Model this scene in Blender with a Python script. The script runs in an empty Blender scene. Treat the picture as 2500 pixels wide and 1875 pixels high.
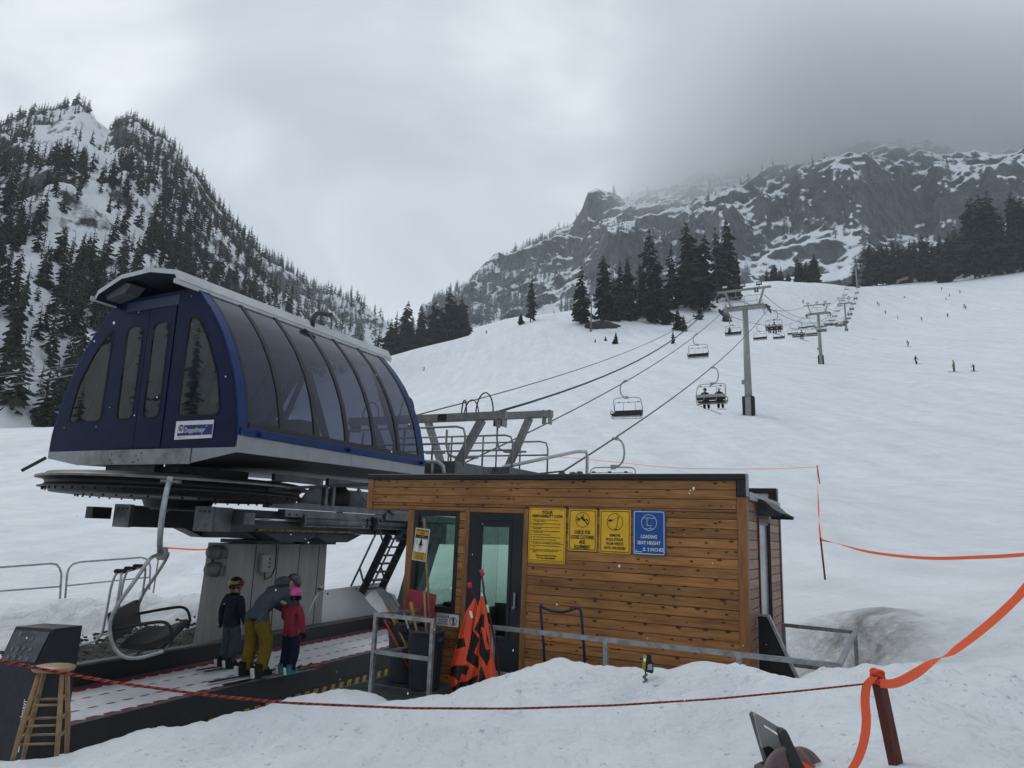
import bpy, math, random
import numpy as np
from mathutils import Vector, Matrix
SC = bpy.context.scene
COL = SC.collection
random.seed(7)
# ------------------------------------------------------------------ camera model
F, CX, CY = 1760.0, 1250.0, 937.5
PITCH, ROLL = math.atan(360 / F), 0.040
EYE = np.array([0.0, 0.0, 1.92])
_f = np.array([0, math.cos(PITCH), math.sin(PITCH)])
_r = np.array([1.0, 0, 0])
_u = np.cross(_r, _f)
CR = _r * math.cos(ROLL) + _u * math.sin(ROLL)
CU = _u * math.cos(ROLL) - _r * math.sin(ROLL)

def ray(x, y): return (x - CX) / F * CR - (y - CY) / F * CU + _f
def P(x, y, D):
    v = ray(x, y)
    return EYE + v * D / math.hypot(v[0], v[1])
def onz(x, y, z):
    v = ray(x, y)
    return EYE + v * (z - EYE[2]) / v[2]
def proj(p):
    d = np.asarray(p, float) - EYE
    z = d @ _f
    return CX + F * (d @ CR) / z, CY - F * (d @ CU) / z
cam = bpy.data.cameras.new('camera')
co = bpy.data.objects.new('camera', cam); COL.objects.link(co)
cam.sensor_width = 36; cam.sensor_fit = 'HORIZONTAL'; cam.lens = 36 * F / 2500
cam.clip_start = 0.05; cam.clip_end = 9000
m = Matrix.Identity(4)
for i in range(3):
    m[i][0], m[i][1], m[i][2], m[i][3] = CR[i], CU[i], -_f[i], EYE[i]
co.matrix_world = m
SC.camera = co
# ------------------------------------------------------------------ station frame (lift line runs along +y of this frame)
A = math.radians(28)
ua = np.array([math.sin(A), math.cos(A), 0]); ur = np.array([math.cos(A), -math.sin(A), 0])
O = np.array([2.53, 7.76, 0.0])
def W(x, y, z): return O + ur * x + ua * y + np.array([0, 0, z])
def Lc(p):
    d = np.asarray(p, float) - O
    return np.array([d @ ur, d @ ua, p[2]])
def onY(x, y, Y):
    v = ray(x, y); q = W(0, Y, 0)
    return Lc(EYE + v * ((q - EYE) @ ua) / (v @ ua))
def onX(x, y, X):
    v = ray(x, y); q = W(X, 0, 0)
    return Lc(EYE + v * ((q - EYE) @ ur) / (v @ ur))
# ------------------------------------------------------------------ materials
MATS = {}
def nodes(name):
    m = bpy.data.materials.new(name); m.use_nodes = True
    nt = m.node_tree; b = nt.nodes['Principled BSDF']
    return m, nt, b
def N(nt, t, **kw):
    n = nt.nodes.new(t)
    for k, v in kw.items():
        if k in n.inputs.keys(): n.inputs[k].default_value = v
        else: setattr(n, k, v)
    return n
def mat(name, c, rough=.6, metal=0.0, var=.12, scale=6.0, bump=0.0, bscale=None, c2=None, thr=None, spec=.4, stretch=None, coat=0.0):
    """plain surface with wear: noise mixes c with c2 (or a darker c); optional bump"""
    if name in MATS: return MATS[name]
    m, nt, b = nodes(name); L = nt.links
    tc = N(nt, 'ShaderNodeTexCoord'); vec = tc.outputs['Object']
    if stretch:
        mp = N(nt, 'ShaderNodeMapping'); mp.inputs['Scale'].default_value = stretch
        L.new(vec, mp.inputs['Vector']); vec = mp.outputs['Vector']
    no = N(nt, 'ShaderNodeTexNoise', Scale=scale, Detail=6.0, Roughness=.62); L.new(vec, no.inputs['Vector'])
    rp = N(nt, 'ShaderNodeValToRGB')
    lo, hi = thr or (.35, .68)
    rp.color_ramp.elements[0].position = lo; rp.color_ramp.elements[1].position = hi
    d = c2 or tuple(x * (1 - var * 2) for x in c)
    rp.color_ramp.elements[0].color = (*d, 1); rp.color_ramp.elements[1].color = (*c, 1)
    L.new(no.outputs['Fac'], rp.inputs['Fac']); L.new(rp.outputs['Color'], b.inputs['Base Color'])
    b.inputs['Roughness'].default_value = rough; b.inputs['Metallic'].default_value = metal
    b.inputs['Specular IOR Level'].default_value = spec
    if coat: b.inputs['Coat Weight'].default_value = coat; b.inputs['Coat Roughness'].default_value = .12
    if bump:
        nb = N(nt, 'ShaderNodeTexNoise', Scale=bscale or scale * 5, Detail=4.0); L.new(vec, nb.inputs['Vector'])
        bp = N(nt, 'ShaderNodeBump', Strength=bump, Distance=.02); L.new(nb.outputs['Fac'], bp.inputs['Height'])
        L.new(bp.outputs['Normal'], b.inputs['Normal'])
    MATS[name] = m
    return m
def glass(name, tint, alpha, rough=.03, base=(.01, .013, .02)):
    """window pane: tinted see-through part mixed with a glossy reflecting surface"""
    m, nt, b = nodes(name); L = nt.links
    b.inputs['Base Color'].default_value = (*base, 1); b.inputs['Roughness'].default_value = rough
    b.inputs['Specular IOR Level'].default_value = .5
    tr = N(nt, 'ShaderNodeBsdfTransparent'); tr.inputs['Color'].default_value = (*tint, 1)
    lw = N(nt, 'ShaderNodeLayerWeight'); pw = N(nt, 'ShaderNodeMath', operation='POWER'); L.new(lw.outputs['Facing'], pw.inputs[0]); pw.inputs[1].default_value = 4.0
    ad = N(nt, 'ShaderNodeMath', operation='MULTIPLY_ADD', use_clamp=True); ad.inputs[1].default_value = .85; ad.inputs[2].default_value = 1 - alpha
    L.new(pw.outputs[0], ad.inputs[0])
    mx = N(nt, 'ShaderNodeMixShader'); L.new(ad.outputs[0], mx.inputs[0])
    L.new(tr.outputs[0], mx.inputs[1]); L.new(b.outputs[0], mx.inputs[2])
    L.new(mx.outputs[0], nt.nodes['Material Output'].inputs['Surface'])
    MATS[name] = m
    return m
def wood_siding(name, light, dark, pitch, z0, knots=1.0):
    """clear-coated knotty cedar boards: tone per board, long grain, dark knots (object x along the board, z up)"""
    m, nt, b = nodes(name); L = nt.links
    tc = N(nt, 'ShaderNodeTexCoord'); sp = N(nt, 'ShaderNodeSeparateXYZ'); L.new(tc.outputs['Object'], sp.inputs[0])
    s1 = N(nt, 'ShaderNodeMath', operation='SUBTRACT'); L.new(sp.outputs['Z'], s1.inputs[0]); s1.inputs[1].default_value = z0
    dv = N(nt, 'ShaderNodeMath', operation='DIVIDE'); L.new(s1.outputs[0], dv.inputs[0]); dv.inputs[1].default_value = pitch
    fl = N(nt, 'ShaderNodeMath', operation='FLOOR'); L.new(dv.outputs[0], fl.inputs[0])
    xy = N(nt, 'ShaderNodeMath', operation='ADD'); L.new(sp.outputs['X'], xy.inputs[0]); L.new(sp.outputs['Y'], xy.inputs[1])
    wn = N(nt, 'ShaderNodeTexWhiteNoise', noise_dimensions='1D'); L.new(fl.outputs[0], wn.inputs['W'])
    off = N(nt, 'ShaderNodeMath', operation='MULTIPLY'); L.new(wn.outputs['Value'], off.inputs[0]); off.inputs[1].default_value = 40
    xo = N(nt, 'ShaderNodeMath', operation='ADD'); L.new(xy.outputs[0], xo.inputs[0]); L.new(off.outputs[0], xo.inputs[1])
    cb = N(nt, 'ShaderNodeCombineXYZ'); L.new(xo.outputs[0], cb.inputs['X']); L.new(sp.outputs['Z'], cb.inputs['Z']); L.new(off.outputs[0], cb.inputs['Y'])
    mp = N(nt, 'ShaderNodeMapping'); mp.inputs['Scale'].default_value = (2.2, 1, 38); L.new(cb.outputs[0], mp.inputs[0])
    gr = N(nt, 'ShaderNodeTexNoise', Scale=1.0, Detail=5.0, Roughness=.6, Distortion=.9); L.new(mp.outputs[0], gr.inputs['Vector'])
    rp = N(nt, 'ShaderNodeValToRGB'); e = rp.color_ramp.elements
    e[0].position = .32; e[0].color = (*dark, 1); e[1].position = .62; e[1].color = (*light, 1)
    L.new(gr.outputs['Fac'], rp.inputs['Fac'])
    # tone per board
    hs = N(nt, 'ShaderNodeHueSaturation'); L.new(rp.outputs['Color'], hs.inputs['Color'])
    mr = N(nt, 'ShaderNodeMapRange'); mr.inputs['To Min'].default_value = .72; mr.inputs['To Max'].default_value = 1.22
    L.new(wn.outputs['Value'], mr.inputs['Value']); L.new(mr.outputs[0], hs.inputs['Value'])
    # knots
    ck = N(nt, 'ShaderNodeCombineXYZ'); L.new(xo.outputs[0], ck.inputs['X']); L.new(dv.outputs[0], ck.inputs['Y'])
    mk = N(nt, 'ShaderNodeMapping'); mk.inputs['Scale'].default_value = (5.2, 1.0, 1); L.new(ck.outputs[0], mk.inputs[0])
    vo = N(nt, 'ShaderNodeTexVoronoi', Scale=1.0, voronoi_dimensions='2D'); vo.inputs['Randomness'].default_value = 1.0; L.new(mk.outputs[0], vo.inputs['Vector'])
    wob = N(nt, 'ShaderNodeTexNoise', Scale=30.0, Detail=2.0); L.new(cb.outputs[0], wob.inputs['Vector'])
    wm = N(nt, 'ShaderNodeMath', operation='MULTIPLY_ADD'); L.new(wob.outputs['Fac'], wm.inputs[0]); wm.inputs[1].default_value = .12; kz = N(nt, 'ShaderNodeMapRange'); kz.inputs['From Min'].default_value = .35; kz.inputs['From Max'].default_value = 1; kz.inputs['To Min'].default_value = 2.1; kz.inputs['To Max'].default_value = .74; L.new(vo.outputs['Color'], kz.inputs['Value']); km = N(nt, 'ShaderNodeMath', operation='MULTIPLY'); L.new(vo.outputs['Distance'], km.inputs[0]); L.new(kz.outputs[0], km.inputs[1]); L.new(km.outputs[0], wm.inputs[2])
    kr = N(nt, 'ShaderNodeValToRGB'); k = kr.color_ramp.elements
    k[0].position = .15; k[0].color = (0, 0, 0, 1); k[1].position = .27; k[1].color = (1, 1, 1, 1)
    L.new(wm.outputs[0], kr.inputs['Fac'])
    sel = N(nt, 'ShaderNodeMath', operation='GREATER_THAN'); L.new(vo.outputs['Color'], sel.inputs[0]); sel.inputs[1].default_value = 1 - .62 * knots
    inv = N(nt, 'ShaderNodeMath', operation='SUBTRACT'); inv.inputs[0].default_value = 1; L.new(kr.outputs['Color'], inv.inputs[1])
    kf = N(nt, 'ShaderNodeMath', operation='MULTIPLY'); L.new(inv.outputs[0], kf.inputs[0]); L.new(sel.outputs[0], kf.inputs[1])
    kf2 = N(nt, 'ShaderNodeMath', operation='MULTIPLY'); L.new(kf.outputs[0], kf2.inputs[0]); kf2.inputs[1].default_value = .95
    mx = N(nt, 'ShaderNodeMixRGB'); L.new(kf2.outputs[0], mx.inputs['Fac']); L.new(hs.outputs['Color'], mx.inputs['Color1']); mx.inputs['Color2'].default_value = (.022, .011, .006, 1)
    # weather patches
    wp = N(nt, 'ShaderNodeTexNoise', Scale=1.3, Detail=4.0); L.new(tc.outputs['Object'], wp.inputs['Vector'])
    wr = N(nt, 'ShaderNodeMapRange'); wr.inputs['From Min'].default_value = .35; wr.inputs['From Max'].default_value = .7; wr.inputs['To Min'].default_value = .8; wr.inputs['To Max'].default_value = 1.1
    L.new(wp.outputs['Fac'], wr.inputs['Value'])
    h2 = N(nt, 'ShaderNodeHueSaturation'); L.new(mx.outputs[0], h2.inputs['Color']); L.new(wr.outputs[0], h2.inputs['Value'])
    L.new(h2.outputs[0], b.inputs['Base Color']); b.inputs['Roughness'].default_value = .5; b.inputs['Specular IOR Level'].default_value = .3
    bp = N(nt, 'ShaderNodeBump', Strength=.25, Distance=.004); L.new(gr.outputs['Fac'], bp.inputs['Height']); L.new(bp.outputs[0], b.inputs['Normal'])
    MATS[name] = m
    return m
# ------------------------------------------------------------------ mesh builder
class MB:
    def __init__(s): s.v = []; s.f = []; s.mi = []; s.sm = []; s.m = 0
    def add(s, vs, fs, smooth=False):
        o = len(s.v); s.v += [tuple(map(float, p)) for p in vs]
        for q in fs: s.f.append(tuple(i + o for i in q)); s.mi.append(s.m); s.sm.append(smooth)
        return s
    def box(s, a, b):
        x0, y0, z0 = map(min, zip(a, b)); x1, y1, z1 = map(max, zip(a, b))
        return s.add([(x0, y0, z0), (x1, y0, z0), (x1, y1, z0), (x0, y1, z0), (x0, y0, z1), (x1, y0, z1), (x1, y1, z1), (x0, y1, z1)],
                     [(3, 2, 1, 0), (4, 5, 6, 7), (0, 1, 5, 4), (1, 2, 6, 5), (2, 3, 7, 6), (3, 0, 4, 7)])
    def bbox(s, a, b, c=.008):
        """box with chamfered edges"""
        x0, y0, z0 = map(min, zip(a, b)); x1, y1, z1 = map(max, zip(a, b))
        c = min(c, (x1 - x0) * .45, (y1 - y0) * .45, (z1 - z0) * .45)
        def ring(z, i): return [(x0 + i + c, y0 + i, z), (x1 - i - c, y0 + i, z), (x1 - i, y0 + i + c, z), (x1 - i, y1 - i - c, z), (x1 - i - c, y1 - i, z), (x0 + i + c, y1 - i, z), (x0 + i, y1 - i - c, z), (x0 + i, y0 + i + c, z)]
        vs = ring(z0, c) + ring(z0 + c, 0) + ring(z1 - c, 0) + ring(z1, c)
        fs = [tuple(range(7, -1, -1)), tuple(range(24, 32))]
        for k in range(3):
            for i in range(8): j = (i + 1) % 8; fs.append((k * 8 + i, k * 8 + j, k * 8 + 8 + j, k * 8 + 8 + i))
        return s.add(vs, fs)
    def bar(s, p, q, w, h=None, up=(0, 0, 1), ext=0):
        """rectangular bar from p to q; w sideways, h along up"""
        h = h or w; p = Vector(p); q = Vector(q); d = (q - p).normalized(); p = p - d * ext; q = q + d * ext
        u = Vector(up)
        if abs(d.dot(u)) > .98: u = Vector((1, 0, 0)) if abs(d.x) < .9 else Vector((0, 1, 0))
        sd = d.cross(u).normalized(); u = sd.cross(d).normalized()
        vs = []
        for c in (p, q):
            for a, b in ((-1, -1), (1, -1), (1, 1), (-1, 1)): vs.append(c + sd * a * w / 2 + u * b * h / 2)
        return s.add(vs, [(3, 2, 1, 0), (4, 5, 6, 7), (0, 1, 5, 4), (1, 2, 6, 5), (2, 3, 7, 6), (3, 0, 4, 7)])
    def tube(s, pts, r, n=8, caps=True, closed=False, smooth=True):
        pts = [Vector(p) for p in pts]; k = len(pts)
        rs = r if hasattr(r, '__len__') else [r] * k
        vs = []; prev = None
        for i, p in enumerate(pts):
            if closed: t = pts[(i + 1) % k] - pts[i - 1]
            else: t = pts[min(i + 1, k - 1)] - pts[max(i - 1, 0)]
            t = t.normalized()
            if prev is None:
                a = Vector((0, 0, 1)) if abs(t.z) < .9 else Vector((1, 0, 0))
                u = t.cross(a).normalized()
            else:
                u = (prev - t * prev.dot(t)).normalized()
            prev = u; w = t.cross(u)
            for j in range(n):
                an = 2 * math.pi * j / n
                vs.append(p + (u * math.cos(an) + w * math.sin(an)) * rs[i])
        fs = []
        for i in range(k if closed else k - 1):
            i2 = (i + 1) % k
            for j in range(n): j2 = (j + 1) % n; fs.append((i * n + j, i * n + j2, i2 * n + j2, i2 * n + j))
        s.add(vs, fs, smooth)
        if caps and not closed:
            o = len(s.v) - len(vs)
            s.f.append(tuple(o + j for j in range(n - 1, -1, -1))); s.mi.append(s.m); s.sm.append(False)
            s.f.append(tuple(o + (k - 1) * n + j for j in range(n))); s.mi.append(s.m); s.sm.append(False)
        return s
    def cyl(s, p, q, r, r2=None, n=16): return s.tube([p, q], [r, r if r2 is None else r2], n)
    def lathe(s, prof, c=(0, 0, 0), n=32, axis='z', smooth=True):
        """prof: (radius, height) list revolved"""
        vs = []
        for (r, h) in prof:
            for j in range(n):
                an = 2 * math.pi * j / n; x, y = r * math.cos(an), r * math.sin(an)
                vs.append((c[0] + x, c[1] + y, c[2] + h) if axis == 'z' else (c[0] + h, c[1] + x, c[2] + y) if axis == 'x' else (c[0] + x, c[1] + h, c[2] + y))
        fs = []
        for i in range(len(prof) - 1):
            for j in range(n):
                j2 = (j + 1) % n
                fs.append((i * n + j, i * n + j2, (i + 1) * n + j2, (i + 1) * n + j))
        return s.add(vs, fs, smooth)
    def prism(s, poly, axis, a, b):
        """2-D polygon extruded along axis ('x': (y,z), 'y': (x,z), 'z': (x,y))"""
        def pt(u, v, t): return {'x': (t, u, v), 'y': (u, t, v), 'z': (u, v, t)}[axis]
        n = len(poly); vs = [pt(u, v, a) for u, v in poly] + [pt(u, v, b) for u, v in poly]
        fs = [tuple(range(n)), tuple(range(2 * n - 1, n - 1, -1))]
        for i in range(n): j = (i + 1) % n; fs.append((i, i + n, j + n, j))
        return s.add(vs, fs)
    def ball(s, c, r, n=12, k=8, rot=None):
        r = r if hasattr(r, '__len__') else (r, r, r)
        vs = []; fs = []
        for i in range(k + 1):
            th = math.pi * i / k
            for j in range(n):
                ph = 2 * math.pi * j / n
                q = Vector((r[0] * math.sin(th) * math.cos(ph), r[1] * math.sin(th) * math.sin(ph), r[2] * math.cos(th)))
                if rot is not None: q = rot @ q
                vs.append((c[0] + q.x, c[1] + q.y, c[2] + q.z))
        for i in range(k):
            for j in range(n):
                j2 = (j + 1) % n; fs.append((i * n + j, (i + 1) * n + j, (i + 1) * n + j2, i * n + j2))
        return s.add(vs, fs, True)
    def sheet(s, grid, smooth=True):
        """grid: rows of points -> quads"""
        r, c = len(grid), len(grid[0]); vs = [p for row in grid for p in row]
        return s.add(vs, [(i * c + j, i * c + j + 1, (i + 1) * c + j + 1, (i + 1) * c + j) for i in range(r - 1) for j in range(c - 1)], smooth)
    def xf(s, M, i0=0):
        for i in range(i0, len(s.v)): s.v[i] = tuple(M @ Vector(s.v[i]))
        return s
    def mesh(s, name, mats):
        me = bpy.data.meshes.new(name); me.from_pydata(s.v, [], s.f)
        for q in (mats if isinstance(mats, (list, tuple)) else [mats]): me.materials.append(q)
        me.polygons.foreach_set('material_index', s.mi); me.polygons.foreach_set('use_smooth', s.sm)
        me.update(); return me
    def build(s, name, mats, parent=None, **tg):
        o = bpy.data.objects.new(name, s.mesh(name, mats)); COL.objects.link(o)
        if parent is not None: o.parent = parent
        if tg: tag(o, **tg)
        return o
def tag(o, label=None, cat=None, group=None, kind=None):
    if label: o['label'] = label
    if cat: o['category'] = cat
    if group: o['group'] = group
    if kind: o['kind'] = kind
    return o
def thing(name, label, cat, loc=(0, 0, 0), rz=0.0, group=None):
    o = bpy.data.objects.new(name, None); COL.objects.link(o); o.empty_display_size = .2
    o.location = tuple(map(float, loc)); o.rotation_euler = (0, 0, rz)
    return tag(o, label, cat, group)
def kids(o): return [c for c in ALLCH if c.parent == o]
def dup(o, loc, rz=0.0, label=None, group=None):
    def cp(q, par):
        c = q.copy(); COL.objects.link(c); c.parent = par
        for ch in list(q.children): cp(ch, c)
        return c
    c = cp(o, None); c.location = tuple(map(float, loc)); c.rotation_euler = (0, 0, rz)
    if label: c['label'] = label
    if group: c['group'] = group
    return c
def text(body, size, align='CENTER', bold=0.0, sx=1.0, fit=None):
    """flat lettering: list of verts (x right, y up) and faces"""
    cu = bpy.data.curves.new('t', 'FONT'); cu.body = body; cu.size = size; cu.align_x = align; cu.align_y = 'CENTER'; cu.offset = bold; cu.resolution_u = 3
    o = bpy.data.objects.new('t', cu); COL.objects.link(o)
    dg = bpy.context.evaluated_depsgraph_get(); me = bpy.data.meshes.new_from_object(o.evaluated_get(dg))
    vs = [tuple(v.co) for v in me.vertices]; fs = [tuple(p.vertices) for p in me.polygons]
    bpy.data.objects.remove(o); bpy.data.curves.remove(cu); bpy.data.meshes.remove(me)
    if fit and vs:
        w = max(v[0] for v in vs) - min(v[0] for v in vs)
        if w > 0: sx = fit / w
    return [(v[0] * sx, v[1], 0) for v in vs], fs
# ------------------------------------------------------------------ numpy value noise
def _h(ix, iy, s): 
    n = (ix.astype(np.int64) * 374761393 + iy.astype(np.int64) * 668265263 + s * 1442695041) & 0x7fffffff
    n = ((n ^ (n >> 13)) * 1274126177) & 0x7fffffff
    return ((n ^ (n >> 16)) & 0xffff) / 65535.0
def vnoise(x, y, s=0):
    x = np.asarray(x, float); y = np.asarray(y, float)
    ix, iy = np.floor(x), np.floor(y); fx, fy = x - ix, y - iy
    fx = fx * fx * fx * (fx * (fx * 6 - 15) + 10); fy = fy * fy * fy * (fy * (fy * 6 - 15) + 10)
    a, b, c, d = _h(ix, iy, s), _h(ix + 1, iy, s), _h(ix, iy + 1, s), _h(ix + 1, iy + 1, s)
    return (a * (1 - fx) + b * fx) * (1 - fy) + (c * (1 - fx) + d * fx) * fy
def fbm(x, y, oct=4, s=0, ridged=False, gain=.5):
    t = 0; am = 1; tot = 0
    for o in range(oct):
        n = vnoise(x * 2 ** o, y * 2 ** o, s + o * 17) * 2 - 1
        t = t + am * ((1 - 2 * np.abs(n)) if ridged else n); tot += am; am *= gain
    return t / tot
def tps(px, py, pv, lam=1e-4):
    n = len(px); r2 = (px[:, None] - px[None]) ** 2 + (py[:, None] - py[None]) ** 2
    K = np.where(r2 > 0, .5 * r2 * np.log(np.maximum(r2, 1e-12)), 0) + lam * np.eye(n)
    Q = np.stack([np.ones(n), px, py], 1)
    M = np.block([[K, Q], [Q.T, np.zeros((3, 3))]])
    w = np.linalg.solve(M, np.concatenate([pv, np.zeros(3)]))
    def f(x, y):
        x = np.asarray(x, float); sh = x.shape; x = x.ravel(); y = np.asarray(y, float).ravel(); out = np.zeros(len(x))
        for i in range(0, len(x), 20000):
            a, b = x[i:i + 20000], y[i:i + 20000]
            r2 = (a[:, None] - px) ** 2 + (b[:, None] - py) ** 2
            out[i:i + 20000] = np.where(r2 > 0, .5 * r2 * np.log(np.maximum(r2, 1e-12)), 0) @ w[:n] + w[n] + w[n + 1] * a + w[n + 2] * b
        return out.reshape(sh)
    return f
# ------------------------------------------------------------------ world: bright overcast over a Nishita sky
w = bpy.data.worlds.new('World'); SC.world = w; w.use_nodes = True
nt = w.node_tree; L = nt.links; bg = nt.nodes['Background']
SUN_EL, SUN_AZ = math.radians(40), math.radians(-38)
sky = N(nt, 'ShaderNodeTexSky', sky_type='NISHITA'); sky.sun_disc = False; sky.sun_elevation = SUN_EL; sky.sun_rotation = SUN_AZ; sky.altitude = 900
tc = N(nt, 'ShaderNodeTexCoord')
# cloud deck: project the view direction on a plane overhead
sp = N(nt, 'ShaderNodeSeparateXYZ'); L.new(tc.outputs['Generated'], sp.inputs[0])
za = N(nt, 'ShaderNodeMath', operation='ABSOLUTE'); L.new(sp.outputs['Z'], za.inputs[0])
zz = N(nt, 'ShaderNodeMath', operation='ADD'); L.new(za.outputs[0], zz.inputs[0]); zz.inputs[1].default_value = .38
dx = N(nt, 'ShaderNodeMath', operation='DIVIDE'); L.new(sp.outputs['X'], dx.inputs[0]); L.new(zz.outputs[0], dx.inputs[1])
dy = N(nt, 'ShaderNodeMath', operation='DIVIDE'); L.new(sp.outputs['Y'], dy.inputs[0]); L.new(zz.outputs[0], dy.inputs[1])
cb = N(nt, 'ShaderNodeCombineXYZ'); L.new(dx.outputs[0], cb.inputs[0]); L.new(dy.outputs[0], cb.inputs[1])
n1 = N(nt, 'ShaderNodeTexNoise', Scale=1.55, Detail=8.0, Roughness=.56, Distortion=.7); L.new(cb.outputs[0], n1.inputs['Vector'])
n1.inputs['Scale'].default_value = 1.7
mp = N(nt, 'ShaderNodeMapping'); mp.inputs['Location'].default_value = (3.1, 1.7, 0); L.new(cb.outputs[0], mp.inputs[0]); L.new(mp.outputs[0], n1.inputs['Vector'])
rp = N(nt, 'ShaderNodeValToRGB'); e = rp.color_ramp.elements
e[0].position = .34; e[0].color = (.395, .43, .472, 1); e[1].position = .72; e[1].color = (.72, .75, .778, 1)
q = e.new(.52); q.color = (.485, .525, .566, 1)
# brighter thin places in the deck
def patch(px, py, ang, amt, prev):
    d = ray(px, py); d = d / np.linalg.norm(d)
    vm = N(nt, 'ShaderNodeVectorMath', operation='DOT_PRODUCT'); L.new(tc.outputs['Generated'], vm.inputs[0]); vm.inputs[1].default_value = tuple(d)
    mr = N(nt, 'ShaderNodeMapRange', interpolation_type='SMOOTHERSTEP'); L.new(vm.outputs['Value'], mr.inputs['Value'])
    mr.inputs['From Min'].default_value = math.cos(math.radians(ang)); mr.inputs['From Max'].default_value = 1.0; mr.inputs['To Max'].default_value = amt
    ad = N(nt, 'ShaderNodeMath', operation='ADD'); L.new(prev, ad.inputs[0]); L.new(mr.outputs[0], ad.inputs[1])
    return ad.outputs[0]
fac = n1.outputs['Fac']
for a in ((60, 60, 12, .09), (260, 90, 8, .06), (1350, 100, 10, .10), (1480, 170, 7, .05), (560, 345, 4, .11), (640, 400, 5, .06), (2300, 60, 14, .02), (1950, 300, 14, -.10), (2400, 330, 12, -.06), (700, 60, 8, -.05)):
    fac = patch(*a, fac)
L.new(fac, rp.inputs['Fac'])
ns = N(nt, 'ShaderNodeMixRGB', blend_type='MULTIPLY'); ns.inputs['Fac'].default_value = 1; L.new(sky.outputs[0], ns.inputs['Color1']); ns.inputs['Color2'].default_value = (.10, .10, .10, 1)
mx = N(nt, 'ShaderNodeMixRGB'); mx.inputs['Fac'].default_value = .95; L.new(ns.outputs[0], mx.inputs['Color1'])
sc10 = N(nt, 'ShaderNodeMixRGB', blend_type='MULTIPLY'); sc10.inputs['Fac'].default_value = 1; sc10.inputs['Color2'].default_value = (10, 10, 10, 1)
L.new(rp.outputs['Color'], mx.inputs['Color2'])
L.new(mx.outputs[0], sc10.inputs['Color1']); L.new(sc10.outputs[0], bg.inputs['Color'])
bg.inputs['Strength'].default_value = .10
sun = bpy.data.lights.new('sun', 'SUN'); so = bpy.data.objects.new('sun', sun); COL.objects.link(so)
sun.energy = .6; sun.angle = math.radians(18); sun.color = (1, .965, .92)
sd = Vector((math.sin(SUN_AZ) * math.cos(SUN_EL), math.cos(SUN_AZ) * math.cos(SUN_EL), math.sin(SUN_EL)))
so.rotation_euler = (-sd).to_track_quat('-Z', 'Y').to_euler()
vs_ = SC.view_settings; vs_.view_transform = 'Standard'; vs_.look = 'None'; vs_.gamma = 1; vs_.exposure = .48
# ------------------------------------------------------------------ snow terrain
ctrl = []
def cp(*pts):
    for px, py, D in pts: ctrl.append(P(px, py, D))
def cs(*pts):
    for x, y, z in pts: ctrl.append(W(x, y, z))
# bank between the camera and the lift shack: its crest
cp((0, 1868, 7.6), (100, 1853, 7.7), (200, 1841, 7.75), (350, 1794, 7.85), (480, 1768, 7.9), (650, 1733, 7.8), (760, 1704, 7.8), (870, 1694, 7.8), (980, 1719, 7.6), (1100, 1714, 7.35), (1200, 1682, 7.1), (1270, 1652, 6.9), (1330, 1625, 6.75), (1400, 1617, 6.65), (1560, 1632, 6.45), (1790, 1635, 6.35), (1840, 1650, 6.4), (1930, 1686, 6.5), (1985, 1650, 6.6), (2100, 1627, 6.8), (2240, 1622, 7.2))
cp((600, 1875, 5.3), (1250, 1875, 4.6), (1900, 1875, 4.35), (2400, 1875, 4.2), (250, 1875, 6.6), (1500, 1750, 5.5), (2200, 1750, 5.3), (900, 1780, 6.3))
ctrl += [np.array(p) for p in ((0, .6, .45), (1.2, 1, .5), (-1.2, 1, .4), (-3, 1.5, .2), (3, 1.5, .55), (6, 3, .7), (-6, 3, -.2), (-9, 5, -.7))]
# hollow behind the bank: platform, conveyor bed
cs((-4.6, -1.25, -.2), (-3.6, -1.0, -.2), (-2.6, -.9, -.1), (-1.5, -.75, .0), (-.3, -.75, .0), (-3, .5, -.2), (-1, 1, -.1), (.35, -.3, .02), (.6, .8, .0), (.5, 2.2, .05))
cs((-6.2, -3.0, -.78), (-6.1, -1.5, -.8), (-5.9, 0, -.75), (-5.6, 1.5, -.7), (-5.4, 4, -.6), (-7.7, -2, -.95), (-7.7, 0, -.95), (-7.7, 2, -.95), (-7.7, 5, -.9), (-8.3, -2, -.95), (-8.3, -1, -.95), (-8.3, 0, -.95), (-8.3, 1, -.95), (-8.3, 2, -.95), (-8.3, 3.5, -.9), (-8.3, 5, -.8), (-7.3, 1, -.9), (-7.3, -1, -.95), (-8.75, -2, -.22), (-9.3, -2, -.17), (-9.3, 0, -.15), (-8.75, 0, -.2), (-9.6, 2, -.12), (-8.8, 3, -.2), (-10.5, -1, -.12), (-11.2, 1.2, -.08), (-8.2, -3.6, -.7), (-7, -4, -.8), (-10, -4, -.3))
cs((-14, 3, .05), (-13, 1, .05), (-13, 6, -.05), (-16, 0, -.2), (-12, 5, -.15), (-10.5, 5.5, -.3))
# open ground to the left and round the back
cp((150, 1467, 26), (360, 1440, 28), (300, 1350, 33), (60, 1200, 62), (50, 1046, 150), (-300, 1046, 150), (-300, 1250, 45), (850, 1350, 33), (700, 1300, 40), (950, 1150, 60), (300, 1046, 170), (-500, 1500, 18))
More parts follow.
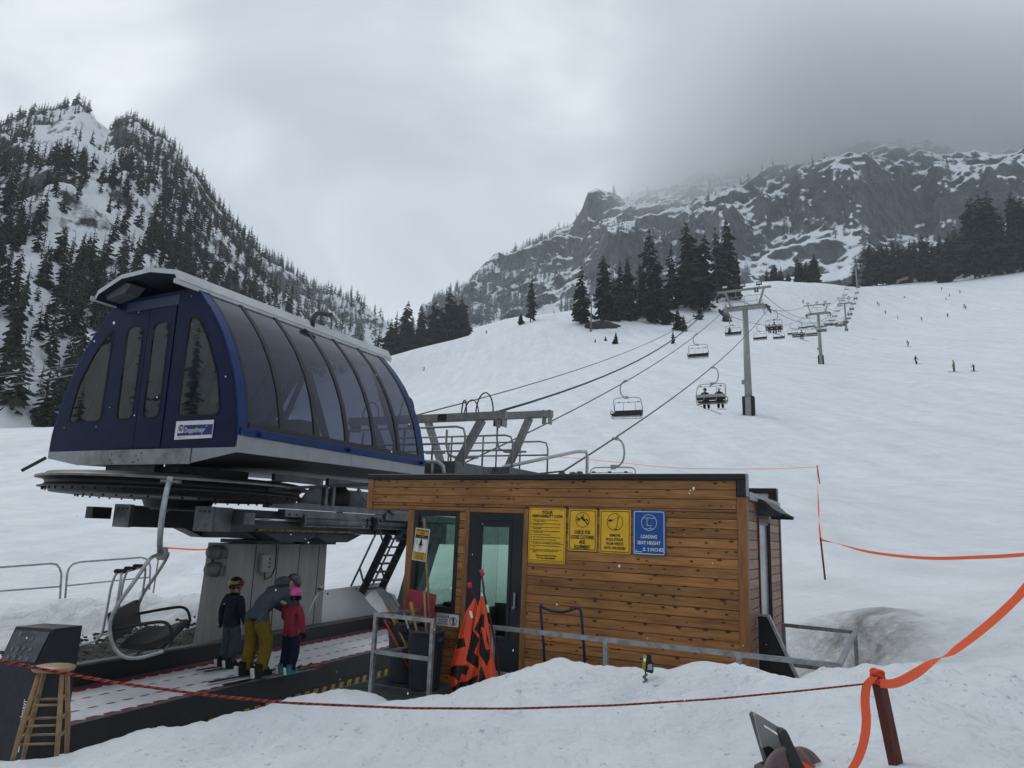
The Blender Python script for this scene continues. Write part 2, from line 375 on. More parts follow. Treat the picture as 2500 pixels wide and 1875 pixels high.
# right of the shack: snow pit and the lower slope
cp((1960, 1640, 11.4), (2040, 1655, 11.0), (2110, 1660, 10.5), (2160, 1640, 10.3), (1950, 1520, 12.6), (2040, 1503, 12.2), (2120, 1498, 11.8), (2190, 1515, 11.3), (2215, 1560, 10.5), (2050, 1470, 14.5), (1950, 1462, 15.5), (2250, 1500, 13), (2275, 1600, 9.3), (2350, 1570, 10.2), (2430, 1560, 10.0), (2330, 1480, 13.8), (2500, 1520, 11), (2270, 1530, 11.6), (2015, 1416, 18), (2300, 1500, 12.6), (2490, 1450, 13.5), (2490, 1600, 8.4), (2390, 1700, 6.4), (2002, 1182, 45), (2300, 1300, 28), (2490, 1250, 34), (2700, 1300, 28), (2900, 1500, 13), (2700, 1700, 7), (1600, 1150, 40), (1750, 1250, 28), (1400, 1150, 45))
# the run
cp((1830, 1012, 78), (2005, 890, 166), (2067, 814, 295), (2330, 909, 128), (2150, 950, 110), (2480, 1000, 92), (2700, 950, 110), (2110, 700, 420), (2060, 740, 370), (2250, 690, 440), (2400, 668, 450), (2500, 655, 440), (2700, 640, 440), (2300, 800, 240), (2500, 800, 230), (1500, 1000, 85), (1690, 900, 140))
cp((1035, 906, 300), (950, 874, 330), (1100, 838, 330), (1200, 805, 325), (1330, 776, 300), (1410, 790, 265), (1450, 815, 250), (1600, 790, 272), (1750, 770, 285), (1600, 860, 190), (1400, 900, 180), (1150, 950, 180), (1000, 1000, 110), (1250, 1050, 75), (1870, 733, 330), (1963, 700, 370), (2030, 692, 400), (1690, 745, 310), (1500, 765, 300))
# ground falling away behind the brow, and the next snowfield in the valley
cp((950, 900, 430), (1100, 868, 430), (1250, 830, 430), (1400, 780, 420), (1600, 765, 420), (1800, 745, 440), (1150, 800, 600), (1260, 775, 640), (1050, 830, 560), (1400, 765, 640), (1700, 742, 640), (2000, 705, 640), (2300, 690, 640), (2500, 680, 640), (2700, 680, 640), (700, 985, 330), (850, 920, 420), (500, 1060, 260), (-500, 1085, 240), (0, 1085, 240), (300, 1085, 250), (0, 1140, 600), (-600, 1140, 600), (500, 1080, 600), (800, 960, 600))
ctrl = np.array(ctrl)
cd = np.hypot(ctrl[:, 0], ctrl[:, 1]); ca = np.arctan2(ctrl[:, 0], ctrl[:, 1])
_t = tps(ca, np.log(cd + .5), ctrl[:, 2] / (cd + 3), 2e-5)
def lumps(x, y, D):
    X = (x - O[0]) * ur[0] + (y - O[1]) * ur[1]; Y = (x - O[0]) * ua[0] + (y - O[1]) * ua[1]
    near = np.exp(-(D / 30) ** 2)
    heap = np.exp(-(((X + 13.2) / 3.4) ** 2 + ((Y - 2.4) / 3.4) ** 2)) + .7 * np.exp(-(((X + 10.5) / 2.5) ** 2 + ((Y - 8) / 3) ** 2))
    pit = np.exp(-(((X - 2.4) / 2.0) ** 2 + ((Y - 3.0) / 2.2) ** 2))
    z = near * (.045 * fbm(x * 1.1, y * 1.1, 3, 3) + .022 * fbm(x * 4, y * 4, 3, 9))
    z = z + heap * (.22 * fbm(x * 1.3, y * 1.3, 3, 5, True) + .06 * fbm(x * 4.5, y * 4.5, 2, 6)) + pit * (.20 * fbm(x * 1.0, y * 1.0, 4, 15))
    foot = np.exp(-((D - 7) / 4.5) ** 2)
    z = z + foot * (.05 * fbm(x * 2.1, y * 2.1, 4, 21, True) + .07 * np.minimum(0, fbm(x * 3.0, y * 3.0, 2, 31) + .1) + .012 * fbm(x * 11, y * 11, 2, 35))
    far = 1 - np.exp(-(D / 60) ** 2)
    z = z + far * (.35 * fbm(x / 18, y / 18, 4, 41) + .10 * fbm(x / 4, y / 4, 3, 44) + np.clip((D - 120) / 300, 0, 1) * 1.4 * fbm(x / 60, y / 60, 3, 47))
    return z
def ground(x, y):
    x = np.asarray(x, float); y = np.asarray(y, float)
    D = np.hypot(x, y); a = np.arctan2(x, y)
    z = _t(np.clip(a, -1.15, 1.15), np.log(np.maximum(D, .55) + .5)) * (D + 3)
    k = np.clip((np.abs(a) - 1.12) / .6, 0, 1); k = k * k * (3 - 2 * k)
    return z * (1 - k) + (.42 - .02 * D) * k + lumps(x, y, D)
azs = np.concatenate([np.linspace(-math.pi, math.radians(-62), 40, endpoint=False), np.linspace(math.radians(-62), math.radians(62), 420, endpoint=False), np.linspace(math.radians(62), math.pi, 40)])
ds = np.concatenate([np.geomspace(.7, 3.2, 18, endpoint=False), np.geomspace(3.2, 16, 190, endpoint=False), np.geomspace(16, 700, 270)])
AZ, DD = np.meshgrid(azs, ds)
GX, GY = np.sin(AZ) * DD, np.cos(AZ) * DD
GZ = ground(GX, GY)
def grid_mesh(name, X, Y, Z, mats, mi=None):
    r, c = X.shape
    me = bpy.data.meshes.new(name)
    v = np.stack([X, Y, Z], -1).reshape(-1, 3)
    idx = np.arange(r * c).reshape(r, c)
    f = np.stack([idx[:-1, :-1], idx[:-1, 1:], idx[1:, 1:], idx[1:, :-1]], -1).reshape(-1, 4)
    me.vertices.add(len(v)); me.vertices.foreach_set('co', v.ravel())
    me.loops.add(f.size); me.loops.foreach_set('vertex_index', f[:, ::-1].ravel())
    me.polygons.add(len(f)); me.polygons.foreach_set('loop_start', np.arange(0, f.size, 4)); me.polygons.foreach_set('loop_total', np.full(len(f), 4))
    me.polygons.foreach_set('use_smooth', np.ones(len(f), bool))
    for q in mats: me.materials.append(q)
    me.update(calc_edges=True); me.validate()
    o = bpy.data.objects.new(name, me); COL.objects.link(o)
    return o
# snow: near-white, a little dirt, fine crusty grain, groomed ripples further out
m, nt, b = nodes('snow'); L = nt.links
tc = N(nt, 'ShaderNodeTexCoord')
na = N(nt, 'ShaderNodeTexNoise', Scale=.55, Detail=6.0, Roughness=.65); L.new(tc.outputs['Object'], na.inputs['Vector'])
ra = N(nt, 'ShaderNodeValToRGB'); ra.color_ramp.elements[0].position = .28; ra.color_ramp.elements[0].color = (.70, .73, .765, 1)
ra.color_ramp.elements[1].position = .6; ra.color_ramp.elements[1].color = (.81, .84, .87, 1); L.new(na.outputs['Fac'], ra.inputs['Fac'])
# old dirt streaks round the shack and the run
nd = N(nt, 'ShaderNodeTexNoise', Scale=.09, Detail=5.0, Roughness=.7); L.new(tc.outputs['Object'], nd.inputs['Vector'])
rd = N(nt, 'ShaderNodeMapRange'); rd.inputs['From Min'].default_value = .60; rd.inputs['From Max'].default_value = .8; rd.inputs['To Max'].default_value = .35; L.new(nd.outputs['Fac'], rd.inputs['Value'])
md = N(nt, 'ShaderNodeMixRGB'); L.new(rd.outputs[0], md.inputs['Fac']); L.new(ra.outputs['Color'], md.inputs['Color1']); md.inputs['Color2'].default_value = (.60, .58, .555, 1)
# dug-out hollow beside the shack: one grey for its dirt and painted-in shade
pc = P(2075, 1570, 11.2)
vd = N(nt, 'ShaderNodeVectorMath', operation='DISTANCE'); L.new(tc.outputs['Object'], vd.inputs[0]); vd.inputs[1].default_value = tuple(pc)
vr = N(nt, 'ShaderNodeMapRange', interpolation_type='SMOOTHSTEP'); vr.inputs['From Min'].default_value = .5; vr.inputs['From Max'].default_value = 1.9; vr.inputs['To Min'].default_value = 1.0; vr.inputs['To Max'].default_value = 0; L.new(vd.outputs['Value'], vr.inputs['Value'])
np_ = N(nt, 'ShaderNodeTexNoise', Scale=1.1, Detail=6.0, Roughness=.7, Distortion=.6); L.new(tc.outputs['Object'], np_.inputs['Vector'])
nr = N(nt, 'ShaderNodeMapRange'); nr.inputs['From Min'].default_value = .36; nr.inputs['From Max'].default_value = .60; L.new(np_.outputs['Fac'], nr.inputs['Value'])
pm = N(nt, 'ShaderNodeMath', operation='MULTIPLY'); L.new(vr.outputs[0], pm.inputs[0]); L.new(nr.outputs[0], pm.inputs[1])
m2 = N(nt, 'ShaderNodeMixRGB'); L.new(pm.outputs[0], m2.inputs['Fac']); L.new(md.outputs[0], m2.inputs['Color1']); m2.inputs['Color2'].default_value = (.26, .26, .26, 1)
mg0 = N(nt, 'ShaderNodeMapping'); mg0.inputs['Rotation'].default_value = (0, 0, A); mg0.inputs['Scale'].default_value = (.33, .018, .1); L.new(tc.outputs['Object'], mg0.inputs[0]); st0 = N(nt, 'ShaderNodeTexNoise', Scale=1.0, Detail=6.0, Roughness=.7); L.new(mg0.outputs[0], st0.inputs['Vector']); sr0 = N(nt, 'ShaderNodeMapRange'); sr0.inputs['From Min'].default_value = .3; sr0.inputs['From Max'].default_value = .7; sr0.inputs['To Min'].default_value = .88; sr0.inputs['To Max'].default_value = 1.05; L.new(st0.outputs['Fac'], sr0.inputs['Value']); hs0 = N(nt, 'ShaderNodeHueSaturation'); L.new(m2.outputs[0], hs0.inputs['Color']); L.new(sr0.outputs[0], hs0.inputs['Value'])
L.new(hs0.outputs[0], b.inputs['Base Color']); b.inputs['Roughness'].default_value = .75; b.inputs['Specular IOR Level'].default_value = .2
b.inputs['Subsurface Weight'].default_value = 0
nb = N(nt, 'ShaderNodeTexNoise', Scale=7.0, Detail=8.0, Roughness=.72); L.new(tc.outputs['Object'], nb.inputs['Vector'])
nb2 = N(nt, 'ShaderNodeTexNoise', Scale=1.4, Detail=5.0, Roughness=.6); L.new(tc.outputs['Object'], nb2.inputs['Vector'])
mg = N(nt, 'ShaderNodeMapping'); mg.inputs['Rotation'].default_value = (0, 0, A); mg.inputs['Scale'].default_value = (.5, .035, .2); L.new(tc.outputs['Object'], mg.inputs[0])
nb3 = N(nt, 'ShaderNodeTexNoise', Scale=1.0, Detail=5.0, Roughness=.65); L.new(mg.outputs[0], nb3.inputs['Vector'])
b1 = N(nt, 'ShaderNodeBump', Strength=.9, Distance=.05); L.new(nb.outputs['Fac'], b1.inputs['Height'])
b2 = N(nt, 'ShaderNodeBump', Strength=.7, Distance=.16); L.new(nb2.outputs['Fac'], b2.inputs['Height']); L.new(b1.outputs[0], b2.inputs['Normal'])
b3 = N(nt, 'ShaderNodeBump', Strength=.35, Distance=.9); L.new(nb3.outputs['Fac'], b3.inputs['Height']); L.new(b2.outputs[0], b3.inputs['Normal'])
L.new(b3.outputs[0], b.inputs['Normal'])
SNOW = MATS['snow'] = m
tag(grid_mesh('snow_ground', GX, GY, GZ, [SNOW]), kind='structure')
def gz(x, y): return float(ground(np.array([x]), np.array([y]))[0])
def hit(px, py, d0=12, d1=690, n=900):
    """first point of the snow along the view ray"""
    v = ray(px, py); h = math.hypot(v[0], v[1])
    D = np.geomspace(d0, d1, n); X = EYE[0] + v[0] / h * D; Y = EYE[1] + v[1] / h * D; Z = EYE[2] + v[2] / h * D
    G = ground(X, Y); k = np.argmax(Z < G)
    if not (Z < G).any(): return None
    return np.array([X[k], Y[k], G[k]])
# ------------------------------------------------------------------ mountains
def az_of(px, py): v = ray(px, py); return math.atan2(v[0], v[1])
def prof(pts):
    q = sorted((az_of(a, b), D, P(a, b, D)[2]) for a, b, D in pts)
    t = np.array(q)
    return lambda a: (np.interp(a, t[:, 0], t[:, 1]), np.interp(a, t[:, 0], t[:, 2]))
LB = prof([(-700, 1080, 150), (0, 1072, 152), (300, 1085, 175), (600, 1070, 235), (780, 970, 340), (880, 925, 430), (1000, 872, 560), (1075, 845, 620)])
LR = prof([(-700, 420, 680), (-300, 350, 700), (0, 316, 720), (100, 292, 740), (190, 278, 740), (235, 305, 735), (275, 318, 725), (330, 312, 700), (400, 350, 680), (480, 430, 660), (560, 525, 640), (640, 620, 630), (720, 680, 640), (800, 728, 670), (900, 775, 700), (1000, 800, 740), (1075, 802, 770)])
RB = prof([(1020, 860, 600), (1150, 830, 630), (1300, 800, 630), (1500, 755, 600), (1700, 728, 600), (1850, 700, 590), (1963, 690, 600), (2050, 680, 640), (2100, 660, 660), (2300, 650, 640), (2500, 640, 620), (2900, 640, 600)])
RR = prof([(1020, 790, 1000), (1060, 738, 1100), (1150, 690, 1250), (1230, 632, 1380), (1290, 592, 1420), (1345, 566, 1450), (1400, 552, 1490), (1436, 505, 1500), (1470, 490, 1520), (1560, 468, 1480), (1700, 425, 1440), (1900, 385, 1400), (2050, 352, 1380), (2200, 350, 1380), (2400, 372, 1380), (2600, 385, 1380), (2900, 400, 1380)])
def mountain(name, B, R, a0, a1, na, nt_, pw, amp, dimp, seed, dips=None):
    az = np.linspace(a0, a1, na); t = np.concatenate([np.linspace(-.06, 1, nt_), np.linspace(1.02, 1.25, 10)])
    AZ, T = np.meshgrid(az, t)
    Db, zb = B(AZ); Dr, zr = R(AZ)
    D = Db + (Dr - Db) * T; X, Y = np.sin(AZ) * D, np.cos(AZ) * D
    s = np.where(T <= 1, np.sign(T) * np.abs(T) ** pw, 1 - (T - 1) * 1.2)
    k = np.clip(T * 4, 0, 1) * np.clip((1 - T) * 5 + .25, .25, 1)
    Z = zb + (zr - zb) * s
    Z = Z + k * amp * (.6 * fbm(X / dimp, Y / dimp, 6, seed, True, .55) + .5 * fbm(X / dimp * 3.1, (Y + Z * .7) / dimp * 3.1, 4, seed + 3))
    Z = Z - 60 * np.clip(-T / .06, 0, 1)
    if dips: Z = Z + dips(AZ, T, X, Y, Z)
    return AZ, T, X, Y, Z
def rockmat(name, rock, rock2, snow, s0, s1, nscale, band=(.6, .35, .9), fine=1.0):
    """steep faces bare rock, ledges and couloirs snow"""
    m, nt, b = nodes(name); L = nt.links
    tc = N(nt, 'ShaderNodeTexCoord'); ge = N(nt, 'ShaderNodeNewGeometry')
    sp = N(nt, 'ShaderNodeSeparateXYZ'); L.new(ge.outputs['Normal'], sp.inputs[0])
    n1 = N(nt, 'ShaderNodeTexNoise', Scale=nscale * fine, Detail=10.0, Roughness=.76, Distortion=.25); L.new(tc.outputs['Object'], n1.inputs['Vector'])
    mp = N(nt, 'ShaderNodeMapping'); mp.inputs['Rotation'].default_value = band; mp.inputs['Scale'].default_value = (nscale * 3.4, nscale * 1.3, nscale * 1.3); L.new(tc.outputs['Object'], mp.inputs[0])
    n2 = N(nt, 'ShaderNodeTexNoise', Scale=1.0, Detail=9.0, Roughness=.74, Distortion=.5); L.new(mp.outputs[0], n2.inputs['Vector'])
    ad = N(nt, 'ShaderNodeMath', operation='ADD'); L.new(n1.outputs['Fac'], ad.inputs[0]); L.new(n2.outputs['Fac'], ad.inputs[1])
    sb = N(nt, 'ShaderNodeMath', operation='MULTIPLY_ADD'); L.new(ad.outputs[0], sb.inputs[0]); sb.inputs[1].default_value = .5; L.new(sp.outputs['Z'], sb.inputs[2])
    mr = N(nt, 'ShaderNodeMapRange'); mr.inputs['From Min'].default_value = s0; mr.inputs['From Max'].default_value = s1; L.new(sb.outputs[0], mr.inputs['Value'])
    rr = N(nt, 'ShaderNodeValToRGB'); rr.color_ramp.elements[0].position = .40; rr.color_ramp.elements[0].color = (*rock, 1); rr.color_ramp.elements[1].position = .60; rr.color_ramp.elements[1].color = (*rock2, 1); L.new(n2.outputs['Fac'], rr.inputs['Fac'])
    mx = N(nt, 'ShaderNodeMixRGB'); L.new(mr.outputs[0], mx.inputs['Fac']); L.new(rr.outputs['Color'], mx.inputs['Color1']); mx.inputs['Color2'].default_value = (*snow, 1)
    L.new(mx.outputs[0], b.inputs['Base Color']); b.inputs['Roughness'].default_value = .9; b.inputs['Specular IOR Level'].default_value = .15
    bp = N(nt, 'ShaderNodeBump', Strength=.6, Distance=4.0); L.new(ad.outputs[0], bp.inputs['Height']); L.new(bp.outputs[0], b.inputs['Normal'])
    return m
def bump2(px, py, sx, sy):
    """gaussian in picture angles, used to shape single features of a face"""
    a = az_of(px, py)
    return a, sx / F
def ldip(AZ, T, X, Y, Z):
    a = az_of(255, 330)
    g = np.exp(-((AZ - a) / (26 / F)) ** 2) * np.clip((T - .55) * 4, 0, 1)
    ridge = np.exp(-((AZ - az_of(300, 380)) / (20 / F)) ** 2) * np.exp(-((T - .80) / .12) ** 2)
    return -5 * g + 3 * ridge
lA, lT, lX, lY, lZ = mountain('l', LB, LR, az_of(-700, 900), az_of(1075, 800), 420, 230, .95, 24, 95, 3, ldip)
LROCK = rockmat('forest_slope', (.045, .045, .043), (.11, .105, .10), (.76, .79, .83), .97, 1.06, .05)
tag(grid_mesh('mountain', lX, lY, lZ, [LROCK]), kind='structure')
def rdip(AZ, T, X, Y, Z):
    # cliff band: steep step across the face
    low = .30 + .06 * np.sin(AZ * 37) + .05 * fbm(AZ * 30, T * 0 + 1.0, 3, 77)
    big = np.clip((AZ - az_of(1400, 600)) / .05, 0, 1)
    step = 1 / (1 + np.exp(-(T - low - .10) * 34))
    Zc = (step - T) * 95 * big * np.clip((1 - T) * 3, 0, 1) * np.clip(T * 6, 0, 1)
    # the blunt cliff at the left shoulder
    c = np.exp(-((AZ - az_of(1470, 520)) / (58 / F)) ** 4)
    Zs = c * 62 * (1 / (1 + np.exp(-(T - .80) * 60)) - T ** 5) 
    return Zc + Zs
rA, rT, rX, rY, rZ = mountain('r', RB, RR, az_of(1020, 800), az_of(2900, 640), 640, 300, 1.22, 62, 230, 11, rdip)
RROCK = rockmat('cliff_rock', (.03, .033, .037), (.10, .105, .11), (.74, .78, .82), 1.09, 1.17, .030, (.5, .55, .8), 4.5)
tag(grid_mesh('rocky_mountain', rX, rY, rZ, [RROCK]), kind='structure')

# the valley side behind the camera: it shows in the windows and keeps the low sky dark
def back_profile(a): return 150 + 130 * fbm(a * 2.2, a * 0 + 3, 3, 91) 
bA = np.linspace(math.radians(75), math.radians(285), 120); bT = np.linspace(0, 1.15, 40)
BA, BT = np.meshgrid(bA, bT); BD = 260 + 420 * BT
BX, BY = np.sin(BA) * BD, np.cos(BA) * BD
edge_ = np.clip(np.minimum(BA - bA[0], bA[-1] - BA) / .35, .25, 1)
BZ_ = -12 + np.where(BT < 1, BT ** .9, 1 - (BT - 1)) * (210 + 120 * fbm(BA * 2.5, BA * 0 + 3.0, 3, 91)) * edge_ + 16 * fbm(BX / 60, BY / 60, 4, 93)
tag(grid_mesh('mountain', BX, BY, BZ_, [LROCK]), kind='structure')
# ------------------------------------------------------------------ conifers
def leafmat(name, c, c2, frost=0.0):
    m, nt, b = nodes(name); L = nt.links
    oi = N(nt, 'ShaderNodeObjectInfo'); tc = N(nt, 'ShaderNodeTexCoord')
    no = N(nt, 'ShaderNodeTexNoise', Scale=1.1, Detail=3.0); L.new(tc.outputs['Object'], no.inputs['Vector'])
    rp = N(nt, 'ShaderNodeValToRGB'); rp.color_ramp.elements[0].position = .35; rp.color_ramp.elements[1].position = .7
    rp.color_ramp.elements[0].color = (*c, 1); rp.color_ramp.elements[1].color = (*c2, 1); L.new(no.outputs['Fac'], rp.inputs['Fac'])
    mr = N(nt, 'ShaderNodeMapRange'); mr.inputs['To Min'].default_value = .7; mr.inputs['To Max'].default_value = 1.25; L.new(oi.outputs['Random'], mr.inputs['Value'])
    hs = N(nt, 'ShaderNodeHueSaturation'); L.new(rp.outputs['Color'], hs.inputs['Color']); L.new(mr.outputs[0], hs.inputs['Value'])
    out = hs.outputs[0]
    if frost:
        n2 = N(nt, 'ShaderNodeTexNoise', Scale=2.4, Detail=4.0); L.new(tc.outputs['Object'], n2.inputs['Vector'])
        m2 = N(nt, 'ShaderNodeMapRange'); m2.inputs['From Min'].default_value = .44; m2.inputs['From Max'].default_value = .6; m2.inputs['To Max'].default_value = frost; L.new(n2.outputs['Fac'], m2.inputs['Value'])
        mx = N(nt, 'ShaderNodeMixRGB'); L.new(m2.outputs[0], mx.inputs['Fac']); L.new(out, mx.inputs['Color1']); mx.inputs['Color2'].default_value = (.70, .74, .78, 1); out = mx.outputs[0]
    L.new(out, b.inputs['Base Color']); b.inputs['Roughness'].default_value = .85; b.inputs['Specular IOR Level'].default_value = .1
    return m
NEEDLE = leafmat('needles', (.015, .021, .015), (.046, .060, .038))
FROST = leafmat('frosted_needles', (.03, .037, .036), (.075, .085, .08), .62)
BARK = mat('bark', (.085, .07, .058), .9, scale=3, stretch=(3, 3, .5))
DEADBARK = mat('dead_bark', (.19, .165, .14), .9, scale=3, stretch=(3, 3, .5))
def conifer(rng, h=1.0, spread=.17, whorls=34, per=6, bare=.07, gap=.12, top=1.0, narrow=1.3, droop=.45, tip=3, density=1.0):
    """crown as whorls of drooping, ragged branch fans; returns (crown verts, faces) and trunk (verts, faces); unit height"""
    cv, cf = [], []; p1, p2, p3 = rng.uniform(0, 6.28), rng.uniform(0, 6.28), rng.uniform(0, 6.28)
    for i in range(whorls):
        t = i / (whorls - 1); z = bare + (top - bare) * (t ** .92)
        R = spread * ((1 - t) ** (1 / narrow)) * (.55 + .45 * min(1, (t + .05) * 6)) + .008
        R *= rng.uniform(.74, 1.22)
        n = max(3, int(per * (1 - .45 * t) * density)); a0 = rng.uniform(0, 6.28)
        for k in range(n):
            if rng.random() < gap: continue
            a = a0 + 6.283 * k / n + rng.uniform(-.35, .35); r = R * rng.uniform(.55, 1.18) * (1 + .22 * math.sin(a + p1 + t * 2) + .20 * math.sin(2 * a + p2 + t * 11) * math.sin(t * 23 + p3))
            zz = z + rng.uniform(-.012, .012); dr = droop * r * rng.uniform(.5, 1.3)
            ca, sa = math.cos(a), math.sin(a); w = r * rng.uniform(.26, .42)
            o = len(cv)
            # spine root, mid, tip; side fronds hang from the spine
            up = .12 * r
            cv.append((0, 0, zz + up)); cv.append((ca * r * .55, sa * r * .55, zz + up * .6 - dr * .35)); cv.append((ca * r, sa * r, zz - dr))
            px, py = -sa, ca
            for sg in (-1, 1):
                cv.append((ca * r * .30 + px * sg * w * .8, sa * r * .30 + py * sg * w * .8, zz - dr * .35 - .25 * w))
                cv.append((ca * r * .72 + px * sg * w * .75, sa * r * .72 + py * sg * w * .75, zz - dr * .95 - .35 * w))
            cf += [(o, o + 3, o + 1), (o + 1, o + 3, o + 4), (o + 1, o + 4, o + 2), (o, o + 1, o + 5), (o + 1, o + 6, o + 5), (o + 1, o + 2, o + 6)]
    # leader
    o = len(cv); cv += [(.006, 0, top - .04), (-.004, .005, top - .04), (-.004, -.005, top - .04), (0, 0, top + .012)]; cf += [(o, o + 1, o + 3), (o + 1, o + 2, o + 3), (o + 2, o, o + 3)]
    tv, tf = [], []
    n = 6
    for i, (zz, r) in enumerate(((-.03, .016), (.02, .0125), (.5, .008), (1.0 * max(top, .9), .0015))):
        for j in range(n): tv.append((math.cos(6.283 * j / n) * r, math.sin(6.283 * j / n) * r, zz))
    for i in range(3):
        for j in range(n): j2 = (j + 1) % n; tf.append((i * n + j, i * n + j2, i * n + n + j2, i * n + n + j))
    return cv, cf, tv, tf
RT = random.Random(11)
KINDS = [dict(spread=.165, whorls=40, per=8), dict(spread=.135, whorls=42, per=8, gap=.2, narrow=1.15), dict(spread=.19, whorls=38, per=9, narrow=1.5, bare=.03), dict(spread=.12, whorls=40, per=7, gap=.28, bare=.14, narrow=1.7, droop=.6), dict(spread=.15, whorls=36, per=8, gap=.16, narrow=1.9, bare=.10), dict(spread=.105, whorls=38, per=7, gap=.3, bare=.22, narrow=2.2), dict(spread=.22, whorls=30, per=9, bare=.0, narrow=1.1, gap=.1), dict(spread=.14, whorls=40, per=7, gap=.25, narrow=1.0, droop=.3)]
CROWN, TRUNK, FCROWN, SOLO, FSOLO = [], [], [], [], []
for i, k in enumerate(KINDS):
    cv, cf, tv, tf = conifer(RT, **k)
    q = MB().add(cv, cf); CROWN.append(q.mesh('crown', NEEDLE)); FCROWN.append(q.mesh('crown', FROST))
    t = MB().add(tv, tf, True); TRUNK.append(t.mesh('trunk', BARK))
    k2 = dict(k); k2['whorls'] = int(k['whorls'] * .55); k2['per'] = max(5, k['per'] - 2); k2['gap'] = .08; k2['bare'] = min(k.get('bare', .07), .08)
    cv, cf, tv, tf = conifer(RT, **k2)
    q = MB().add(cv, cf); q.m = 1; q.add(tv, tf, True); SOLO.append(q.mesh('conifer', [NEEDLE, BARK])); FSOLO.append(q.mesh('conifer', [FROST, BARK]))
def set_tree(o, loc, h, k, wide=1.0, lean=.02):
    o.location = tuple(map(float, loc)); o.scale = (h * wide * 1.18, h * wide * 1.18, h)
    o.rotation_euler = (RT.uniform(-lean, lean), RT.uniform(-lean, lean), RT.uniform(0, 6.28))
def big_tree(loc, h, k, label, group, wide=1.0, frost=False, name='fir_tree'):
    t = bpy.data.objects.new(name, None); COL.objects.link(t); set_tree(t, loc, h, k, wide); t.empty_display_size = .1
    tag(t, label, 'tree', group)
    for nm, me in (('trunk', TRUNK[k]), ('crown', (FCROWN if frost else CROWN)[k])):
        c = bpy.data.objects.new(nm, me); COL.objects.link(c); c.parent = t
    return t
def small_tree(loc, h, k, label, group, wide=1.0, frost=False):
    t = bpy.data.objects.new('fir_tree', (FSOLO if frost else SOLO)[k]); COL.objects.link(t); set_tree(t, loc, h, k, wide)
    return tag(t, label, 'tree', group)
def pheight(px, pyb, pyt, D):
    return P(px, pyt, D)[2] - P(px, pyb, D)[2]
# --- the row on the knoll left of the first tower (px base x, base y, top y, kind, width, label)
S7 = lambda x, y: (1200 + .3165 * x, 420 + .3165 * y)
row = [(300, 1158, 800, 3, .9, 'dark fir with a thin ragged top standing alone at the left of the knoll'),
       (225, 1178, 1078, 0, 1.2, 'little fir at the foot of the lone dark fir on the left of the knoll'),
       (690, 1172, 700, 1, 1.15, 'evenly tapered fir standing apart left of the dense group on the knoll'),
       (850, 1155, 640, 4, 1.0, 'first tall fir at the left end of the dense group on the knoll'),
       (930, 1150, 785, 0, .9, 'shorter fir tucked between the first two tall firs of the knoll group'),
       (985, 1110, 672, 1, 1.05, 'slim fir behind and left of the broad fir in the knoll group'),
       (1045, 1145, 650, 2, .85, 'broad dark fir third from the left end of the knoll group'),
       (1140, 1125, 700, 4, .95, 'fir wrapped round the foot of the bare snag in the knoll group'),
       (1215, 1115, 445, 5, 1.0, 'tall fir with a long thin spire in the middle of the knoll group'),
       (1262, 1172, 625, 4, 1.05, 'wide fir with low branches right of the thin spired fir on the knoll'),
       (1345, 1178, 890, 0, 1.0, 'half height fir at the front of the gap in the knoll group'),
       (1395, 1062, 545, 7, 1.25, 'fir with spreading level branches right of the gap in the knoll group'),
       (1497, 1045, 392, 4, 1.05, 'very tall full pointed fir in the right half of the knoll group'),
       (1590, 1060, 530, 7, .8, 'thin fir squeezed between the very tall fir and the wide crowned fir'),
       (1645, 1078, 485, 4, 1.2, 'wide crowned old fir showing its lower trunk, right part of the knoll group'),
       (1742, 1012, 425, 5, .95, 'slender fir with sparse branches just left of the tallest fir'),
       (1818, 1000, 350, 3, 1.15, 'tallest fir of the knoll group, behind the first lift tower'),
       (1900, 985, 640, 2, .75, 'dense shorter fir at the right end of the knoll group behind the tower head'),
       (1433, 1222, 1040, 0, 1.2, 'young fir below the gap of the knoll group on the open snow'),
       (1482, 1230, 1100, 2, 1.0, 'bushy young fir lowest of the pair beside the lift ropes'),
       (1605, 1140, 1005, 0, 1.1, 'young fir in front of the wide crowned old fir'),
       (1812, 1150, 1010, 6, 1.1, 'broad bushy young fir under the left sheaves of the first tower'),
       (955, 1327, 1225, 6, 1.1, 'bushy sapling by itself on the open snow below the knoll'),
       (1400, 1325, 1222, 2, .8, 'slim sapling between the lift ropes below the knoll'),
       (880, 1302, 1262, 6, 1.2, 'tiny shrub like sapling left of the bushy sapling below the knoll'),
       (800, 1312, 1284, 6, 1.3, 'smallest sapling, far left on the snow below the knoll'),
       (1560, 1118, 1090, 6, 1.6, 'low evergreen bush by the trunks of the knoll group'),
       (1840, 1240, 1185, 0, 1.3, 'small sapling behind the pole of the first lift tower')]
for x, yb, yt, k, wd, lb in row:
    px, pyb = S7(x, yb); pyt = S7(x, yt)[1]
    h = hit(px, pyb, 150, 420)
    if h is None: h = P(px, pyb, 285)
    D = math.hypot(h[0], h[1])
    if D > 330: h = P(px, pyb, 300); D = 300; h[2] = min(h[2], gz(h[0], h[1]) + .5)
    big_tree(h + np.array([0, 0, -.3]), pheight(px, pyb, pyt, D) + .3, k, lb, 'fir trees on the knoll', wd)
